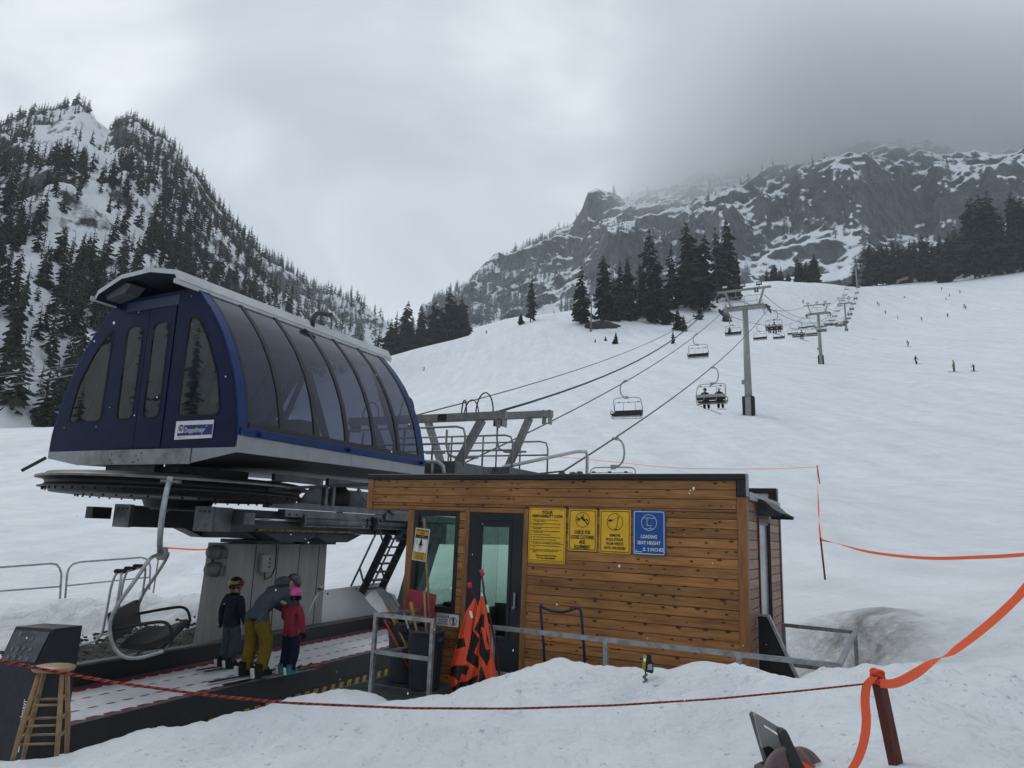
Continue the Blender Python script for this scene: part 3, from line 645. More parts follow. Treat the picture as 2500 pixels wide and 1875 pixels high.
# two dead trunks
def snag(px, pyb, pyt, D, label):
    h = hit(px, pyb, 150, 560); h = P(px, pyb, D) if h is None else h; D = math.hypot(h[0], h[1]); H = pheight(px, pyb, pyt, D)
    q = MB(); q.tube([(0, 0, -1), (.1, 0, H * .5), (.15, .05, H)], [.42, .26, .07], 7)
    for i in range(9):
        z = H * (.35 + .065 * i); a = i * 2.4; q.tube([(0.1, 0, z), (math.cos(a) * 1.1, math.sin(a) * 1.1, z + .2 - .05 * i)], [.06, .02], 4)
    o = q.build('dead_trunk', DEADBARK, label=label, cat='dead tree'); o.location = tuple(h)
snag(*S7(1125, 1130), S7(1125, 590)[1], 280, 'bare dead trunk sticking up out of the middle of the knoll group')
snag(*S7(765, 1232), S7(765, 960)[1], 280, 'thin grey dead pole on the snow between the lone fir and the dense group')
snag(2080 + .3013 * 1235, 460 + .3013 * 665, 460 + .3013 * 440, 440, 'pale dead trunk among the big firs at the right edge of the run')
# --- group behind the brow between the knoll and the second tower, and the edge of the right-hand forest
S1 = lambda x, y: (1640 + .3888 * x, 520 + .3888 * y)
mid = [(600, 505, 345, 1, 'fir'), (650, 490, 318, 4, ''), (690, 485, 335, 1, ''), (735, 475, 365, 0, ''), (793, 458, 283, 4, ''), (848, 452, 300, 5, ''), (900, 442, 255, 2, '')]
lbs = ['leftmost fir of the clump behind the brow right of the first tower', 'tall fir second in the clump behind the brow', 'pale topped thin fir third in the clump behind the brow', 'shortest fir in the middle of the clump behind the brow', 'full tall fir right of the shortest one in the clump behind the brow', 'narrow fir between the two fullest firs of the clump behind the brow', 'full fir with a broken outline at the right end of the clump behind the brow']
for (x, yb, yt, k, _), lb in zip(mid, lbs):
    px, pyb = S1(x, yb + 8); pyt = S1(x, yt)[1]; D = 405
    h = P(px, pyb, D); h[2] = min(h[2], gz(h[0], h[1]))
    big_tree(h, P(px, pyt, D)[2] - h[2], k, lb, 'fir clump behind the brow', 1.4)
S4 = lambda x, y: (2080 + .3013 * x, 460 + .3013 * y)
rg = random.Random(5)
edge = [(40, 790, 535), (110, 775, 470), (160, 780, 405), (205, 775, 450), (250, 770, 480), (300, 760, 440), (345, 745, 410), (395, 740, 440), (440, 730, 470), (490, 715, 410), (535, 705, 400), (575, 700, 365), (620, 690, 450), (665, 680, 430), (800, 640, 340), (850, 610, 300), (905, 590, 360), (945, 585, 420)]
big = [(735, 712, 375, 2, 1.05, 'dark bushy fir standing alone on the snow in front of the right hand forest'),
       (985, 580, 85, 4, .9, 'big fir at the left end of the tall trees in the upper right'),
       (1030, 640, 60, 5, 1.2, 'tall fir with open branches second among the tall trees in the upper right'),
       (1078, 672, 30, 4, 1.1, 'tallest full fir of the upper right trees, near the skiers resting on the crest'),
       (1135, 668, 5, 5, 1.25, 'ragged old fir right of the tallest full fir in the upper right'),
       (1185, 640, 130, 4, .9, 'shorter dense fir beside the pale dead trunk in the upper right'),
       (1255, 610, 190, 1, 1.0, 'slim fir behind the pale dead trunk in the upper right'),
       (1312, 622, 40, 4, 1.0, 'big dark fir near the right border above the crest'),
       (1365, 618, 10, 5, 1.2, 'big fir cut by the right border above the crest'),
       (1400, 620, 60, 4, 1.1, 'fir furthest right, only its left half in view')]
for i, (x, yb, yt) in enumerate(edge):
    px, pyb = S4(x, yb + 5); pyt = S4(x, yt)[1]; D = 462 + 12 * math.sin(i * 2.1)
    h = P(px, pyb, D); h[2] = min(h[2] + .5, gz(h[0], h[1]))
    big_tree(h, P(px, pyt, D)[2] - h[2], [1, 4, 0, 5, 3, 4][i % 6], 'dark fir in the wall of trees along the right edge of the run', 'edge of the forest right of the run', 1.15)
for x, yb, yt, k, wd, lb in big:
    px, pyb = S4(x, yb); pyt = S4(x, yt)[1]; D = 430
    h = P(px, pyb, D); h[2] = min(h[2] + .5, gz(h[0], h[1]))
    big_tree(h, P(px, pyt, D)[2] - h[2], k, lb, 'tall firs in the upper right', wd * .95)
for i in range(26):
    x = rg.uniform(90, 960); yb = 775 - (x - 90) * .21; yt = yb - rg.uniform(180, 330); D = rg.uniform(485, 560)
    px, pyb = S4(x, yb); h = P(px, pyb + 6, D)
    small_tree(h, P(px, S4(x, yt)[1], D)[2] - h[2], rg.choice([0, 1, 3, 4, 5]), 'dark fir deeper in the forest right of the run', 'forest right of the run', 1.2)
# --- clump left of the valley snowfield
S6 = lambda x, y: (480 + .3707 * x, 400 + .3707 * y)
for x, yb, yt, k, wd, lb in [(1190, 1205, 1062, 7, 1.3, 'short fir leading the clump left of the distant ski run'), (1265, 1225, 1010, 0, 1.0, 'first dense fir of the clump left of the distant ski run'), (1300, 1220, 970, 1, 1.0, 'second fir, close behind the first, in the clump left of the distant ski run'), (1375, 1215, 900, 4, .95, 'tall fir with a thin tip, third in the clump left of the distant ski run'), (1410, 1215, 1000, 0, .9, 'lower fir in the gap of the clump left of the distant ski run'), (1470, 1210, 925, 2, .8, 'broad based fir in the middle of the clump left of the distant ski run'), (1555, 1195, 895, 4, 1.05, 'full dark fir right of the broad based one left of the distant ski run'), (1600, 1190, 930, 4, .9, 'fir hidden between two taller firs left of the distant ski run'), (1645, 1185, 810, 5, 1.2, 'tallest fir with a dead looking tip left of the distant ski run'), (1690, 1180, 880, 4, .85, 'slim fir right of the tallest one left of the distant ski run'), (1735, 1170, 870, 4, 1.0, 'tall fir near the right end of the clump left of the distant ski run'), (1765, 1160, 950, 1, 1.0, 'last fir at the right end of the clump left of the distant ski run')]:
    px, pyb = S6(x, yb + 14); pyt = S6(x, yt)[1]; D = 395
    h = P(px, pyb, D); h[2] = min(h[2], gz(h[0], h[1]))
    big_tree(h, P(px, pyt, D)[2] - h[2], k, lb, 'firs left of the distant ski run', wd * 1.1)
# ------------------------------------------------------------------ forests on the mountainsides
def inpoly(x, y, poly):
    x = np.asarray(x); y = np.asarray(y); c = np.zeros(x.shape, bool); n = len(poly); j = n - 1
    for i in range(n):
        xi, yi = poly[i]; xj, yj = poly[j]
        with np.errstate(divide='ignore', invalid='ignore'):
            c ^= ((yi > y) != (yj > y)) & (x < (xj - xi) * (y - yi) / (yj - yi + 1e-9) + xi)
        j = i
    return c
clear = [[(70, 345), (120, 312), (190, 278), (262, 305), (283, 350), (290, 420), (262, 445), (236, 470), (262, 500), (330, 540), (330, 610), (250, 640), (205, 640), (150, 610), (120, 660), (75, 700), (0, 720), (-40, 690), (60, 600), (130, 560), (190, 500), (225, 455), (200, 420), (160, 400), (110, 395), (60, 400), (30, 380)],
         [(300, 560), (330, 520), (365, 470), (395, 480), (370, 560), (330, 620)], [(530, 560), (560, 590), (600, 680), (585, 720), (560, 650), (520, 600)], [(890, 745), (940, 748), (985, 765), (970, 850), (900, 860), (880, 800)], [(640, 640), (668, 660), (665, 700), (645, 690)]]
rn = np.random.RandomState(4)
def surf(AZg, Tg, Zg, Xg, Yg, n):
    r, c = Xg.shape
    i = rn.uniform(0, r - 12, n); j = rn.uniform(0, c - 2, n); i0 = i.astype(int); j0 = j.astype(int); fi = i - i0; fj = j - j0
    out = []
    for G in (Xg, Yg, Zg, Tg):
        out.append((G[i0, j0] * (1 - fj) + G[i0, j0 + 1] * fj) * (1 - fi) + (G[i0 + 1, j0] * (1 - fj) + G[i0 + 1, j0 + 1] * fj) * fi)
    return out
def projv(X, Y, Z):
    d = np.stack([X, Y, Z - EYE[2]], 1); z = d @ _f
    return CX + F * (d @ CR) / z, CY - F * (d @ CU) / z
X, Y, Z, T = surf(lA, lT, lZ, lX, lY, 42000)
px, py = projv(X, Y, Z)
ok = (T > .02) & (px > -170) & (px < 1075)
for c in clear: ok &= ~(inpoly(px, py, c) & (rn.rand(len(px)) > .015))
dens = .22 + .78 * np.clip((fbm(X / 45, Y / 45, 3, 8) + .18) * 2.4, 0, 1)
dens = np.where(px > 330, np.maximum(dens, .45 + .55 * np.clip((fbm(X / 30, Y / 30, 2, 28) + .3) * 3, 0, 1)), dens); dens = np.where(px > 640, 1.0, dens); dens = np.where(T > .9, .95, dens); dens = np.where((T < .2), 1.0, dens)
ok &= rn.rand(len(px)) < dens
sel = np.where(ok)[0]; D = np.hypot(X, Y)
# thin out to an even spacing
keep = []; cell = {}
for i in sel:
    k = (int(X[i] // 9), int(Y[i] // 9)); bad = False
    s = 3.7 if D[i] < 420 else 4.5
    for a in (-1, 0, 1):
        for b in (-1, 0, 1):
            for j in cell.get((k[0] + a, k[1] + b), ()):
                if (X[i] - X[j]) ** 2 + (Y[i] - Y[j]) ** 2 < s * s: bad = True
    if not bad: keep.append(i); cell.setdefault(k, []).append(i)
hts = {i: (rn.uniform(8, 17) if D[i] < 400 else rn.uniform(8, 16)) * (.45 if rn.rand() < .16 else 1) for i in keep}
hid = lambda i: (px[i] > 230 and px[i] < 900 and py[i] - 1900 * hts[i] / D[i] > 690 + max(0, (px[i] - 420)) * .42)   # behind the lift terminal
keep = [i for i in keep if not hid(i)]
keep.sort(key=lambda i: -hts[i] / D[i] * (1 if -20 < px[i] < 1070 else .01))
vis = keep[:185]
def frosty(i): return bool((px[i] > 660 and D[i] > 430) and rn.rand() < .8)
def lab(i):
    if D[i] < 300: return 'dark fir in the forest at the foot of the left mountain', 'firs at the foot of the left mountain'
    if px[i] > 640: return 'dark fir on the right shoulder of the left mountain', 'firs on the shoulder of the left mountain'
    return 'dark fir on the steep face of the left mountain', 'firs on the face of the left mountain'
for i in vis:
    lb, gp = lab(i); small_tree((X[i], Y[i], Z[i] - .6), hts[i], int(rn.choice([0, 1, 1, 3, 4, 5, 7])), lb, gp, rn.uniform(.9, 1.35), frosty(i))
LOW, LOWF = [], []
for k in (dict(spread=.15, whorls=15, per=6, gap=.12), dict(spread=.12, whorls=16, per=5, gap=.15, narrow=1.8), dict(spread=.17, whorls=14, per=6, gap=.1, narrow=1.5), dict(spread=.11, whorls=17, per=5, gap=.22, bare=.2, narrow=1.6), dict(spread=.13, whorls=16, per=6, gap=.2, narrow=1.05)):
    cv, cf, tv, tf = conifer(RT, **k); LOW.append((np.array(cv + tv), np.array([f for f in cf]), np.array([tuple(len(cv) + q for q in f) for f in tf])))
def forest(name, pts, mt, **tg):
    V, Fa, Ma = [], [], []; o = 0
    for (x, y, z, h) in pts:
        v, f, t4 = LOW[rn.randint(len(LOW))]; a = rn.uniform(0, 6.28); c, s = math.cos(a), math.sin(a); wd = h * rn.uniform(.9, 1.4)
        q = np.stack([(v[:, 0] * c - v[:, 1] * s) * wd + x, (v[:, 0] * s + v[:, 1] * c) * wd + y, v[:, 2] * h + z - .8], 1)
        V.append(q); Fa.append(f + o); Fa.append(np.stack([t4[:, 0], t4[:, 1], t4[:, 2]], 1) + o); Fa.append(np.stack([t4[:, 0], t4[:, 2], t4[:, 3]], 1) + o); o += len(v)
    V = np.concatenate(V); Fa = np.concatenate(Fa)
    me = bpy.data.meshes.new(name); me.vertices.add(len(V)); me.vertices.foreach_set('co', V.ravel())
    me.loops.add(Fa.size); me.loops.foreach_set('vertex_index', Fa.ravel()); me.polygons.add(len(Fa))
    me.polygons.foreach_set('loop_start', np.arange(0, Fa.size, 3)); me.polygons.foreach_set('loop_total', np.full(len(Fa), 3))
    me.materials.append(mt); me.update(calc_edges=True)
    ob = bpy.data.objects.new(name, me); COL.objects.link(ob); return tag(ob, **tg)
rest = keep[185:]
fl = np.array([frosty(i) for i in rest])
forest('forest', [(X[i], Y[i], Z[i], hts[i]) for i, q in zip(rest, fl) if not q], NEEDLE, label='dark conifer forest covering the steep left mountain', cat='forest', kind='stuff')
forest('frosted_forest', [(X[i], Y[i], Z[i], hts[i]) for i, q in zip(rest, fl) if q], FROST, label='snow dusted conifers along the far shoulder of the left mountain', cat='forest', kind='stuff')
# snow-dusted trees on the skirts of the rocky mountain
X, Y, Z, T = surf(rA, rT, rZ, rX, rY, 16000)
px, py = projv(X, Y, Z); D = np.hypot(X, Y)
belt = [(1020, 810), (1060, 740), (1150, 688), (1230, 632), (1345, 572), (1420, 600), (1500, 560), (1600, 560), (1680, 520), (1760, 560), (1800, 650), (1850, 720), (1700, 760), (1400, 790), (1200, 800)]
gapz = [[(1330, 720), (1460, 600), (1475, 625), (1400, 720), (1340, 790), (1300, 800)], [(1180, 790), (1290, 760), (1260, 800)], [(1380, 640), (1490, 590), (1470, 640)]]
ok = inpoly(px, py, belt) & (T > .03)
for g in gapz: ok &= ~inpoly(px, py, g)
d2 = np.where(px < 1330, .95, .28 + .5 * (fbm(X / 60, Y / 60, 3, 18) > 0))
ok &= rn.rand(len(px)) < d2
top = (py > 400) & (py < 600) & (px > 1250) & (rn.rand(len(px)) < .05)
pts = [(X[i], Y[i], Z[i], rn.uniform(13, 24)) for i in np.where(ok | top)[0][:2200]]
forest('frosted_forest', pts, FROST, label='snow dusted conifers on the skirts of the rocky mountain', cat='forest', kind='stuff')

n_ = 2600
i_ = rn.uniform(1, 36, n_); j_ = rn.uniform(0, 118, n_); i0 = i_.astype(int); j0 = j_.astype(int)
forest('forest', [(BX[a, b], BY[a, b], BZ_[a, b], rn.uniform(16, 30)) for a, b in zip(i0, j0)], NEEDLE, label='dark conifer forest on the valley side behind the viewer', cat='forest', kind='stuff')

for i in range(46):
    x_ = -90 + i * 7.4 + rn.uniform(-4, 4); D_ = rn.uniform(158, 205); b_ = P(x_, 1046 - (D_ - 155) * .35, D_); h_ = rn.uniform(9, 19)
    small_tree((b_[0], b_[1], min(b_[2], gz(b_[0], b_[1])) - .3), h_, int(rn.choice([0, 1, 4, 4, 3])), 'dark fir in the front rank at the foot of the left mountain', 'front rank of firs at the foot of the left mountain', 1.25)
# ------------------------------------------------------------------ common materials
BLACK = mat('black_metal', (.012, .013, .016), .42, 0, var=.2, bump=.05)
RUBBER = mat('black_rubber', (.014, .014, .015), .8, var=.2, bump=.2, bscale=60)
GALV = mat('galvanised_steel', (.36, .38, .39), .5, .55, var=.22, scale=9, bump=.06)
GALVD = mat('weathered_steel', (.20, .215, .225), .5, .5, var=.22, scale=5, bump=.05)
GRAPH = mat('dark_steel', (.05, .054, .060), .5, .3, var=.25, scale=4)
WHITE = mat('white_paint', (.72, .73, .73), .45, var=.08, scale=4)
YELLOW = mat('yellow_paint', (.82, .47, .02), .4, var=.10, scale=5)
BLUE = mat('blue_paint', (.008, .085, .33), .4, var=.1, scale=5)
INK = mat('black_ink', (.012, .012, .014), .5, var=.05)
RED = mat('red_paint', (.36, .02, .025), .45, var=.15)
ORANGE = mat('orange_fabric', (.72, .085, .028), .75, var=.14, scale=7, bump=.15, bscale=300)
WOODH = mat('tool_wood', (.34, .20, .085), .6, var=.2, scale=5, stretch=(6, 6, 1))
CLEAR = glass('hut_glass', (.84, .93, .885), .95)
SIDING = wood_siding('cedar_siding', (.41, .195, .068), (.22, .09, .027), .104, .055)
SIDING2 = wood_siding('weathered_cedar_siding', (.33, .20, .14), (.20, .105, .07), .104, .055, .7)
TRIM = mat('cedar_trim', (.31, .135, .045), .5, var=.24, scale=3, stretch=(9, 9, 1.0), bump=.1)
TRIMH = mat('cedar_trim_level', (.33, .145, .048), .5, var=.24, scale=3, stretch=(1, 9, 9), bump=.1)
hut = thing('lift_operator_shack', 'cedar clad lift operator shack with flat roof and black door', 'shack', W(0, 0, 0), -A)
def siding(mb, x0, x1, z0, z1, y=0.0, axis='x', flip=False, base=.055, pitch=.104):
    """horizontal boards with a shadow groove between them"""
    k0 = math.floor((z0 - base) / pitch - 1e-6); rows = []
    k = k0
    while base + k * pitch < z1 - 1e-4:
        a = max(z0, base + k * pitch); b = min(z1, base + (k + 1) * pitch)
        if b - a > .002:
            g = .009
            prof = [(0.012, a), (0.0, min(a + g, b)), (0.0, b - .001), (0.012, b)]
            for (d0, za), (d1, zb) in zip(prof[:-1], prof[1:]):
                if zb - za < 1e-5 and abs(d0 - d1) < 1e-5: continue
                if axis == 'x': q = [(x0, y + d0, za), (x1, y + d0, za), (x1, y + d1, zb), (x0, y + d1, zb)]
                else: q = [(y - d0, x0, za), (y - d0, x1, za), (y - d1, x1, zb), (y - d1, x0, zb)]
                mb.add(q, [(0, 1, 2, 3)])
        k += 1
    return mb
wl = MB()
siding(wl, -4.97, -.09, 2.205, 2.555)                       # fascia over the full front
siding(wl, -4.97, -3.46, 2.15, 2.205)
siding(wl, -3.55, -3.465, .0, 2.15); siding(wl, -4.24, -3.465, .0, .89); siding(wl, -2.555, -.085, .0, 2.205)
wl.box((-4.97, .02, 2.15), (-4.33, 2.5, 2.17)); wl.box((-4.25, .02, -.1), (-3.5, .06, .88)); wl.box((-2.54, .02, -.1), (-.02, .06, 2.5)); wl.box((-4.97, .02, 2.2), (-.02, .06, 2.56))
wl.build('front_wall', SIDING, hut)
# canopy end and soffit on the left
q = MB(); siding(q, 0, 2.5, 2.155, 2.555, -4.97, 'y'); q.box((-4.965, .06, 2.18), (-4.90, 2.5, 2.55)); q.build('canopy_side', SIDING, hut)
q = MB(); q.bbox((-5.055, -.02, 2.15), (-4.965, .03, 2.56)); q.build('fascia_end_board', TRIM, hut)
q = MB(); q.bbox((-4.345, -.022, -.05), (-4.242, .06, 2.148)); q.build('corner_post', TRIM, hut)
q = MB(); q.bbox((-.085, -.016, -.05), (.012, .03, 2.385)); q.bbox((-.02, .031, -.05), (.014, .12, 2.385)); q.build('corner_post', TRIM, hut)
# side wall
q = MB()
siding(q, .12, .76, 0, 2.38, 0.0, 'y'); siding(q, 1.62, 2.50, 0, 2.38, 0, 'y'); siding(q, .76, 1.62, 2.19, 2.38, 0, 'y'); siding(q, .76, 1.62, 0, .88, 0, 'y')
q.box((-.08, .13, -.1), (-.016, .75, 2.36)); q.box((-.08, 1.63, -.1), (-.016, 2.5, 2.36)); q.box((-.08, .75, -.1), (-.016, 1.63, .87)); q.box((-.08, .75, 2.2), (-.016, 1.63, 2.36))
q.build('side_wall', SIDING2, hut)
q = MB(); q.bbox((-.03, 2.50, -.05), (.016, 2.60, 2.33)); q.build('far_corner_board', mat('red_brown_trim', (.12, .045, .028), .5, var=.2, stretch=(6, 6, 1)), hut)
fr = MB()
for a, b in (((.76, .88), (.80, 2.19)), ((1.58, .88), (1.62, 2.19)), ((.80, .88), (1.58, .92)), ((.80, 2.15), (1.58, 2.19))): fr.box((-.05, a[0], a[1]), (.018, b[0], b[1]))
f = fr.build('side_window', MATS['red_brown_trim'], hut)
q = MB(); q.m = 0
for a, b in (((.80, .92), (.83, 2.15)), ((1.54, .92), (1.58, 2.15)), ((.83, .92), (1.54, .955)), ((.83, 2.115), (1.54, 2.15))): q.box((-.04, a[0], a[1]), (.004, b[0], b[1]))
q.build('sash', BLACK, f)
q = MB(); q.box((-.022, .83, .955), (-.014, 1.54, 2.115)); q.build('pane', mat('frosted_pane', (.20, .215, .225), .18, var=.06, scale=2, spec=.6), f)
# awning hood over the side window
q = MB(); prof = [(.0, 2.40), (.06, 2.39), (.12, 2.35), (.18, 2.29), (.27, 2.235), (.30, 2.232)]
q.sheet([[(a + .016, yy, b) for yy in (.62, 1.70)] for a, b in prof], False); q.sheet([[(a + .016, yy, b - .012) for yy in (.62, 1.70)] for a, b in prof[::-1]], False)
for yy, s in ((.62, 1), (1.70, -1)):
    poly = [(.016, yy, 2.20), *[(a + .016, yy, b) for a, b in prof[:5]], (.286, yy, 2.20)]; q.add(poly, [tuple(range(7)) if s > 0 else tuple(range(6, -1, -1))])
q.build('awning', mat('weathered_black_sheet', (.045, .05, .055), .45, .3, var=.3, scale=12), hut)
# black wing beside the steps at the side wall
q = MB(); pl = [(.02, .0), (.64, .0), (.13, 1.13), (.02, 1.13)]; q.prism(pl, 'y', .50, .53); q.build('side_wing_panel', BLACK, hut)
q = MB(); q.bar((.64, .515, 0), (.13, .515, 1.13), .09, .025, up=(1, 0, 1)); q.bar((.02, .515, 1.135), (.135, .515, 1.135), .09, .02); q.build('wing_edge', GALV, hut)
# parapet caps and roof
q = MB(); q.bbox((-5.07, -.035, 2.555), (.02, .10, 2.625)); q.box((-.075, -.034, 2.385), (.018, .10, 2.556)); q.build('front_parapet_cap', BLACK, hut)
q = MB(); q.box((.0185, -.034, 2.385), (.028, .10, 2.627)); q.bar((.022, .10, 2.40), (.022, 2.42, 2.40), .03, .085); q.build('edge_flashing', GALV, hut)
q = MB(); q.bbox((-5.0, 2.26, 2.56), (.018, 2.42, 2.63)); q.box((-.09, 2.27, 2.42), (.018, 2.41, 2.561)); q.build('rear_parapet_cap', BLACK, hut)
q = MB(); q.box((-4.95, 2.30, 2.42), (-.09, 2.40, 2.56)); q.build('rear_parapet', WHITE, hut)  # white paints in the sky light on the parapet's inner face
q = MB(); q.box((-4.95, .07, 2.36), (-.02, 2.5, 2.43)); q.build('roof', mat('roof_membrane', (.3, .31, .33), .8), hut)
# floor, back wall and left wall are mostly glass
q = MB(); q.box((-4.33, .0, -.12), (-.02, 2.55, .02)); q.build('floor', GRAPH, hut)
q = MB(); q.box((-4.33, 2.47, .02), (-.05, 2.53, .8)); q.box((-1.9, 2.47, .8), (-.05, 2.53, 2.36)); q.box((-4.33, 2.47, 2.15), (-1.9, 2.53, 2.36)); q.box((-3.2, 2.47, .8), (-3.1, 2.53, 2.15))
q.box((-4.33, .1, .02), (-4.27, 2.46, .75)); q.box((-4.33, .1, 2.12), (-4.27, 2.46, 2.36)); q.build('inner_walls', mat('inner_wall', (.13, .12, .11), .7), hut)
q = MB(); q.box((-4.31, .1, .75), (-4.303, 2.46, 2.12)); q.box((-4.33, 2.49, .8), (-3.2, 2.497, 2.15)); q.box((-3.1, 2.49, .8), (-1.9, 2.497, 2.15)); q.build('rear_glass', CLEAR, hut)
# control desk, stool and hung clothes seen through the glass
q = MB(); q.bbox((-4.24, .12, .78), (-3.55, .55, .82)); q.box((-4.2, .15, .02), (-3.6, .5, .78)); q.bbox((-3.86, .2, .82), (-3.60, .42, .99)); q.bar((-3.74, .3, .99), (-3.70, .3, 1.16), .16, .03); q.build('control_desk', BLACK, hut)
q = MB(); q.box((-2.9, 1.4, .02), (-2.3, 1.9, 1.0)); q.box((-3.15, 1.7, .02), (-2.95, 1.95, 2.0)); q.build('cupboard', mat('cupboard', (.06, .06, .065), .5), hut)
q = MB(); q.bbox((-2.95, 1.05, .55), (-2.70, 1.25, .75)); q.build('blue_tub', BLUE, hut)
q = MB(); q.prism([(-3.02, .75), (-2.86, .78), (-2.82, 1.25), (-2.94, 1.36), (-3.0, 1.2)], 'y', 1.15, 1.22); q.build('hung_jacket', mat('grey_cloth', (.25, .25, .26), .9), hut)
# front window
f = MB()
for a, b in (((-4.24, .885), (-4.175, 2.15)), ((-3.605, .885), (-3.55, 2.15)), ((-4.175, .885), (-3.605, .955)), ((-4.175, 2.08), (-3.605, 2.15))): f.bbox((a[0], -.012, a[1]), (b[0], .05, b[1]), .004)
f = f.build('front_window', BLACK, hut)
q = MB(); q.box((-4.175, .016, .955), (-3.605, .023, 2.08)); q.build('pane', CLEAR, f)
# door with its cedar casing
q = MB(); q.bbox((-3.465, -.014, .0), (-3.395, .04, 2.203)); q.bbox((-2.625, -.014, .0), (-2.555, .04, 2.203)); q.build('door_casing', TRIM, hut)
q = MB(); q.bbox((-3.394, -.0125, 2.14), (-2.626, .04, 2.202)); q.bbox((-4.24, -.0105, 2.15), (-3.47, .03, 2.19)); q.build('head_casing', TRIMH, hut)
d = MB()
for a, b in (((-3.393, .04), (-3.215, 2.135)), ((-2.80, .04), (-2.627, 2.135)), ((-3.215, .04), (-2.80, .66)), ((-3.215, 1.99), (-2.80, 2.135))): d.box((a[0], .0, a[1]), (b[0], .045, b[1]))
for a, b in (((-3.24, .635), (-3.195, 2.015)), ((-2.82, .635), (-2.775, 2.015)), ((-3.195, .635), (-2.82, .68)), ((-3.195, 1.97), (-2.82, 2.015))): d.bbox((a[0], -.012, a[1]), (b[0], .01, b[1]), .004)
d.bbox((-3.26, -.02, 2.045), (-2.76, .0, 2.062), .004)
d = d.build('door', mat('black_door_paint', (.010, .012, .018), .32, var=.2), hut)
q = MB(); q.box((-3.195, .014, .68), (-2.82, .020, 1.97)); q.build('door_pane', CLEAR, d)
q = MB(); q.bar((-2.70, -.03, 1.05), (-2.70, -.03, 1.20), .02); q.cyl((-2.70, 0, 1.03), (-2.70, -.06, 1.03), .018, n=10); q.build('door_handle', GALV, d)
# electrical socket box with a hanging strap
q = MB(); q.bbox((-3.80, -.075, .30), (-3.70, -.001, .50), .02); q = q.build('outlet_cover', GALVD, label='grey weatherproof socket cover on the cedar wall below the notice', cat='socket'); q.parent = None
q.location = tuple(W(0, 0, 0)); q.rotation_euler = (0, 0, -A)
q = MB(); q.tube([(-3.90, -.02, .50), (-3.88, -.03, .40), (-3.90, -.025, .30), (-3.885, -.02, .16)], .012, 6); q.tube([(-3.87, -.02, .48), (-3.85, -.035, .36), (-3.885, -.03, .28)], .008, 5)
q = q.build('hanging_strap', RUBBER, label='black strap hanging on the cedar wall left of the socket cover', cat='strap'); q.location = tuple(W(0, 0, 0)); q.rotation_euler = (0, 0, -A)
# ------------------------------------------------------------------ signs
def rrect(w, h, r, n=5):
    pts = []
    for cx, cy, a0 in ((w / 2 - r, h / 2 - r, 0), (-w / 2 + r, h / 2 - r, 90), (-w / 2 + r, -h / 2 + r, 180), (w / 2 - r, -h / 2 + r, 270)):
        for i in range(n + 1): a = math.radians(a0 + 90 * i / n); pts.append((cx + r * math.cos(a), cy + r * math.sin(a)))
    return pts
class Flat:
    """flat artwork on a plate: x right, z up, facing -y"""
    def __init__(s): s.q = MB()
    def lay(s, vs, fs, x=0, z=0, d=.004): s.q.add([(v[0] + x, -d, v[1] + z) for v in vs], fs); return s
    def text(s, body, x, z, size, d=.004, **k): return s.lay(*text(body, size, **k), x, z, d)
    def poly(s, pts, d=.004): s.q.add([(x, -d, z) for x, z in pts], [tuple(range(len(pts)))]); return s
    def ring(s, po, pi, d=.004):
        n = len(po); s.q.add([(x, -d, z) for x, z in po] + [(x, -d, z) for x, z in pi], [(i, (i + 1) % n, n + (i + 1) % n, n + i) for i in range(n)]); return s
    def circle(s, x, z, r, w, d=.004, n=36):
        c = [(x + r * math.cos(6.28318 * i / n), z + r * math.sin(6.28318 * i / n)) for i in range(n)]; e = [(x + (r - w) * math.cos(6.28318 * i / n), z + (r - w) * math.sin(6.28318 * i / n)) for i in range(n)]
        return s.ring(c, e, d)
    def disc(s, x, z, r, d=.004, n=20): return s.poly([(x + r * math.cos(6.28318 * i / n), z + r * math.sin(6.28318 * i / n)) for i in range(n)], d)
    def line(s, pts, w, d=.004):
        for (x0, z0), (x1, z1) in zip(pts[:-1], pts[1:]):
            l = math.hypot(x1 - x0, z1 - z0) or 1; nx, nz = -(z1 - z0) / l * w / 2, (x1 - x0) / l * w / 2; ex, ez = (x1 - x0) / l * w * .3, (z1 - z0) / l * w * .3
            s.poly([(x0 + nx - ex, z0 + nz - ez), (x0 - nx - ex, z0 - nz - ez), (x1 - nx + ex, z1 - nz + ez), (x1 + nx + ex, z1 + nz + ez)], d)
        return s
    def build(s, name, m, par): return s.q.build(name, m, par)
def plate(name, label, x0, x1, z0, z1, m, y=-.016, rad=.012, t=.008):
    w, h = x1 - x0, z1 - z0
    o = thing(name, label, 'sign', W((x0 + x1) / 2, y, (z0 + z1) / 2), -A)
    MB().prism(rrect(w, h, rad), 'y', 0, t).build('plate', m, o)
    sc = Flat()
    for sx in (-1, 1):
        for sz in (-1, 1): sc.disc(sx * (w / 2 - .013), sz * (h / 2 - .013), .005, .003, 10)
    sc.build('screws', GALVD, o)
    return o, w, h
def edge(o, w, h, m, inset=.013, lw=.008, r=.02):
    Flat().ring(rrect(w - 2 * inset, h - 2 * inset, r), rrect(w - 2 * inset - 2 * lw, h - 2 * inset - 2 * lw, r - lw * .6), .002).build('border', m, o)
o, w_, h_ = plate('responsibility_sign', 'tall yellow YOUR RESPONSIBILITY CODE sign with ten numbered lines beside the door', -2.545, -2.06, 1.565, 2.212, YELLOW)
edge(o, w_, h_, INK, .012, .004)
t = Flat(); t.text('YOUR', 0, .272, .052, bold=.0018); t.text('RESPONSIBILITY CODE', 0, .228, .045, bold=.0016, fit=.40)
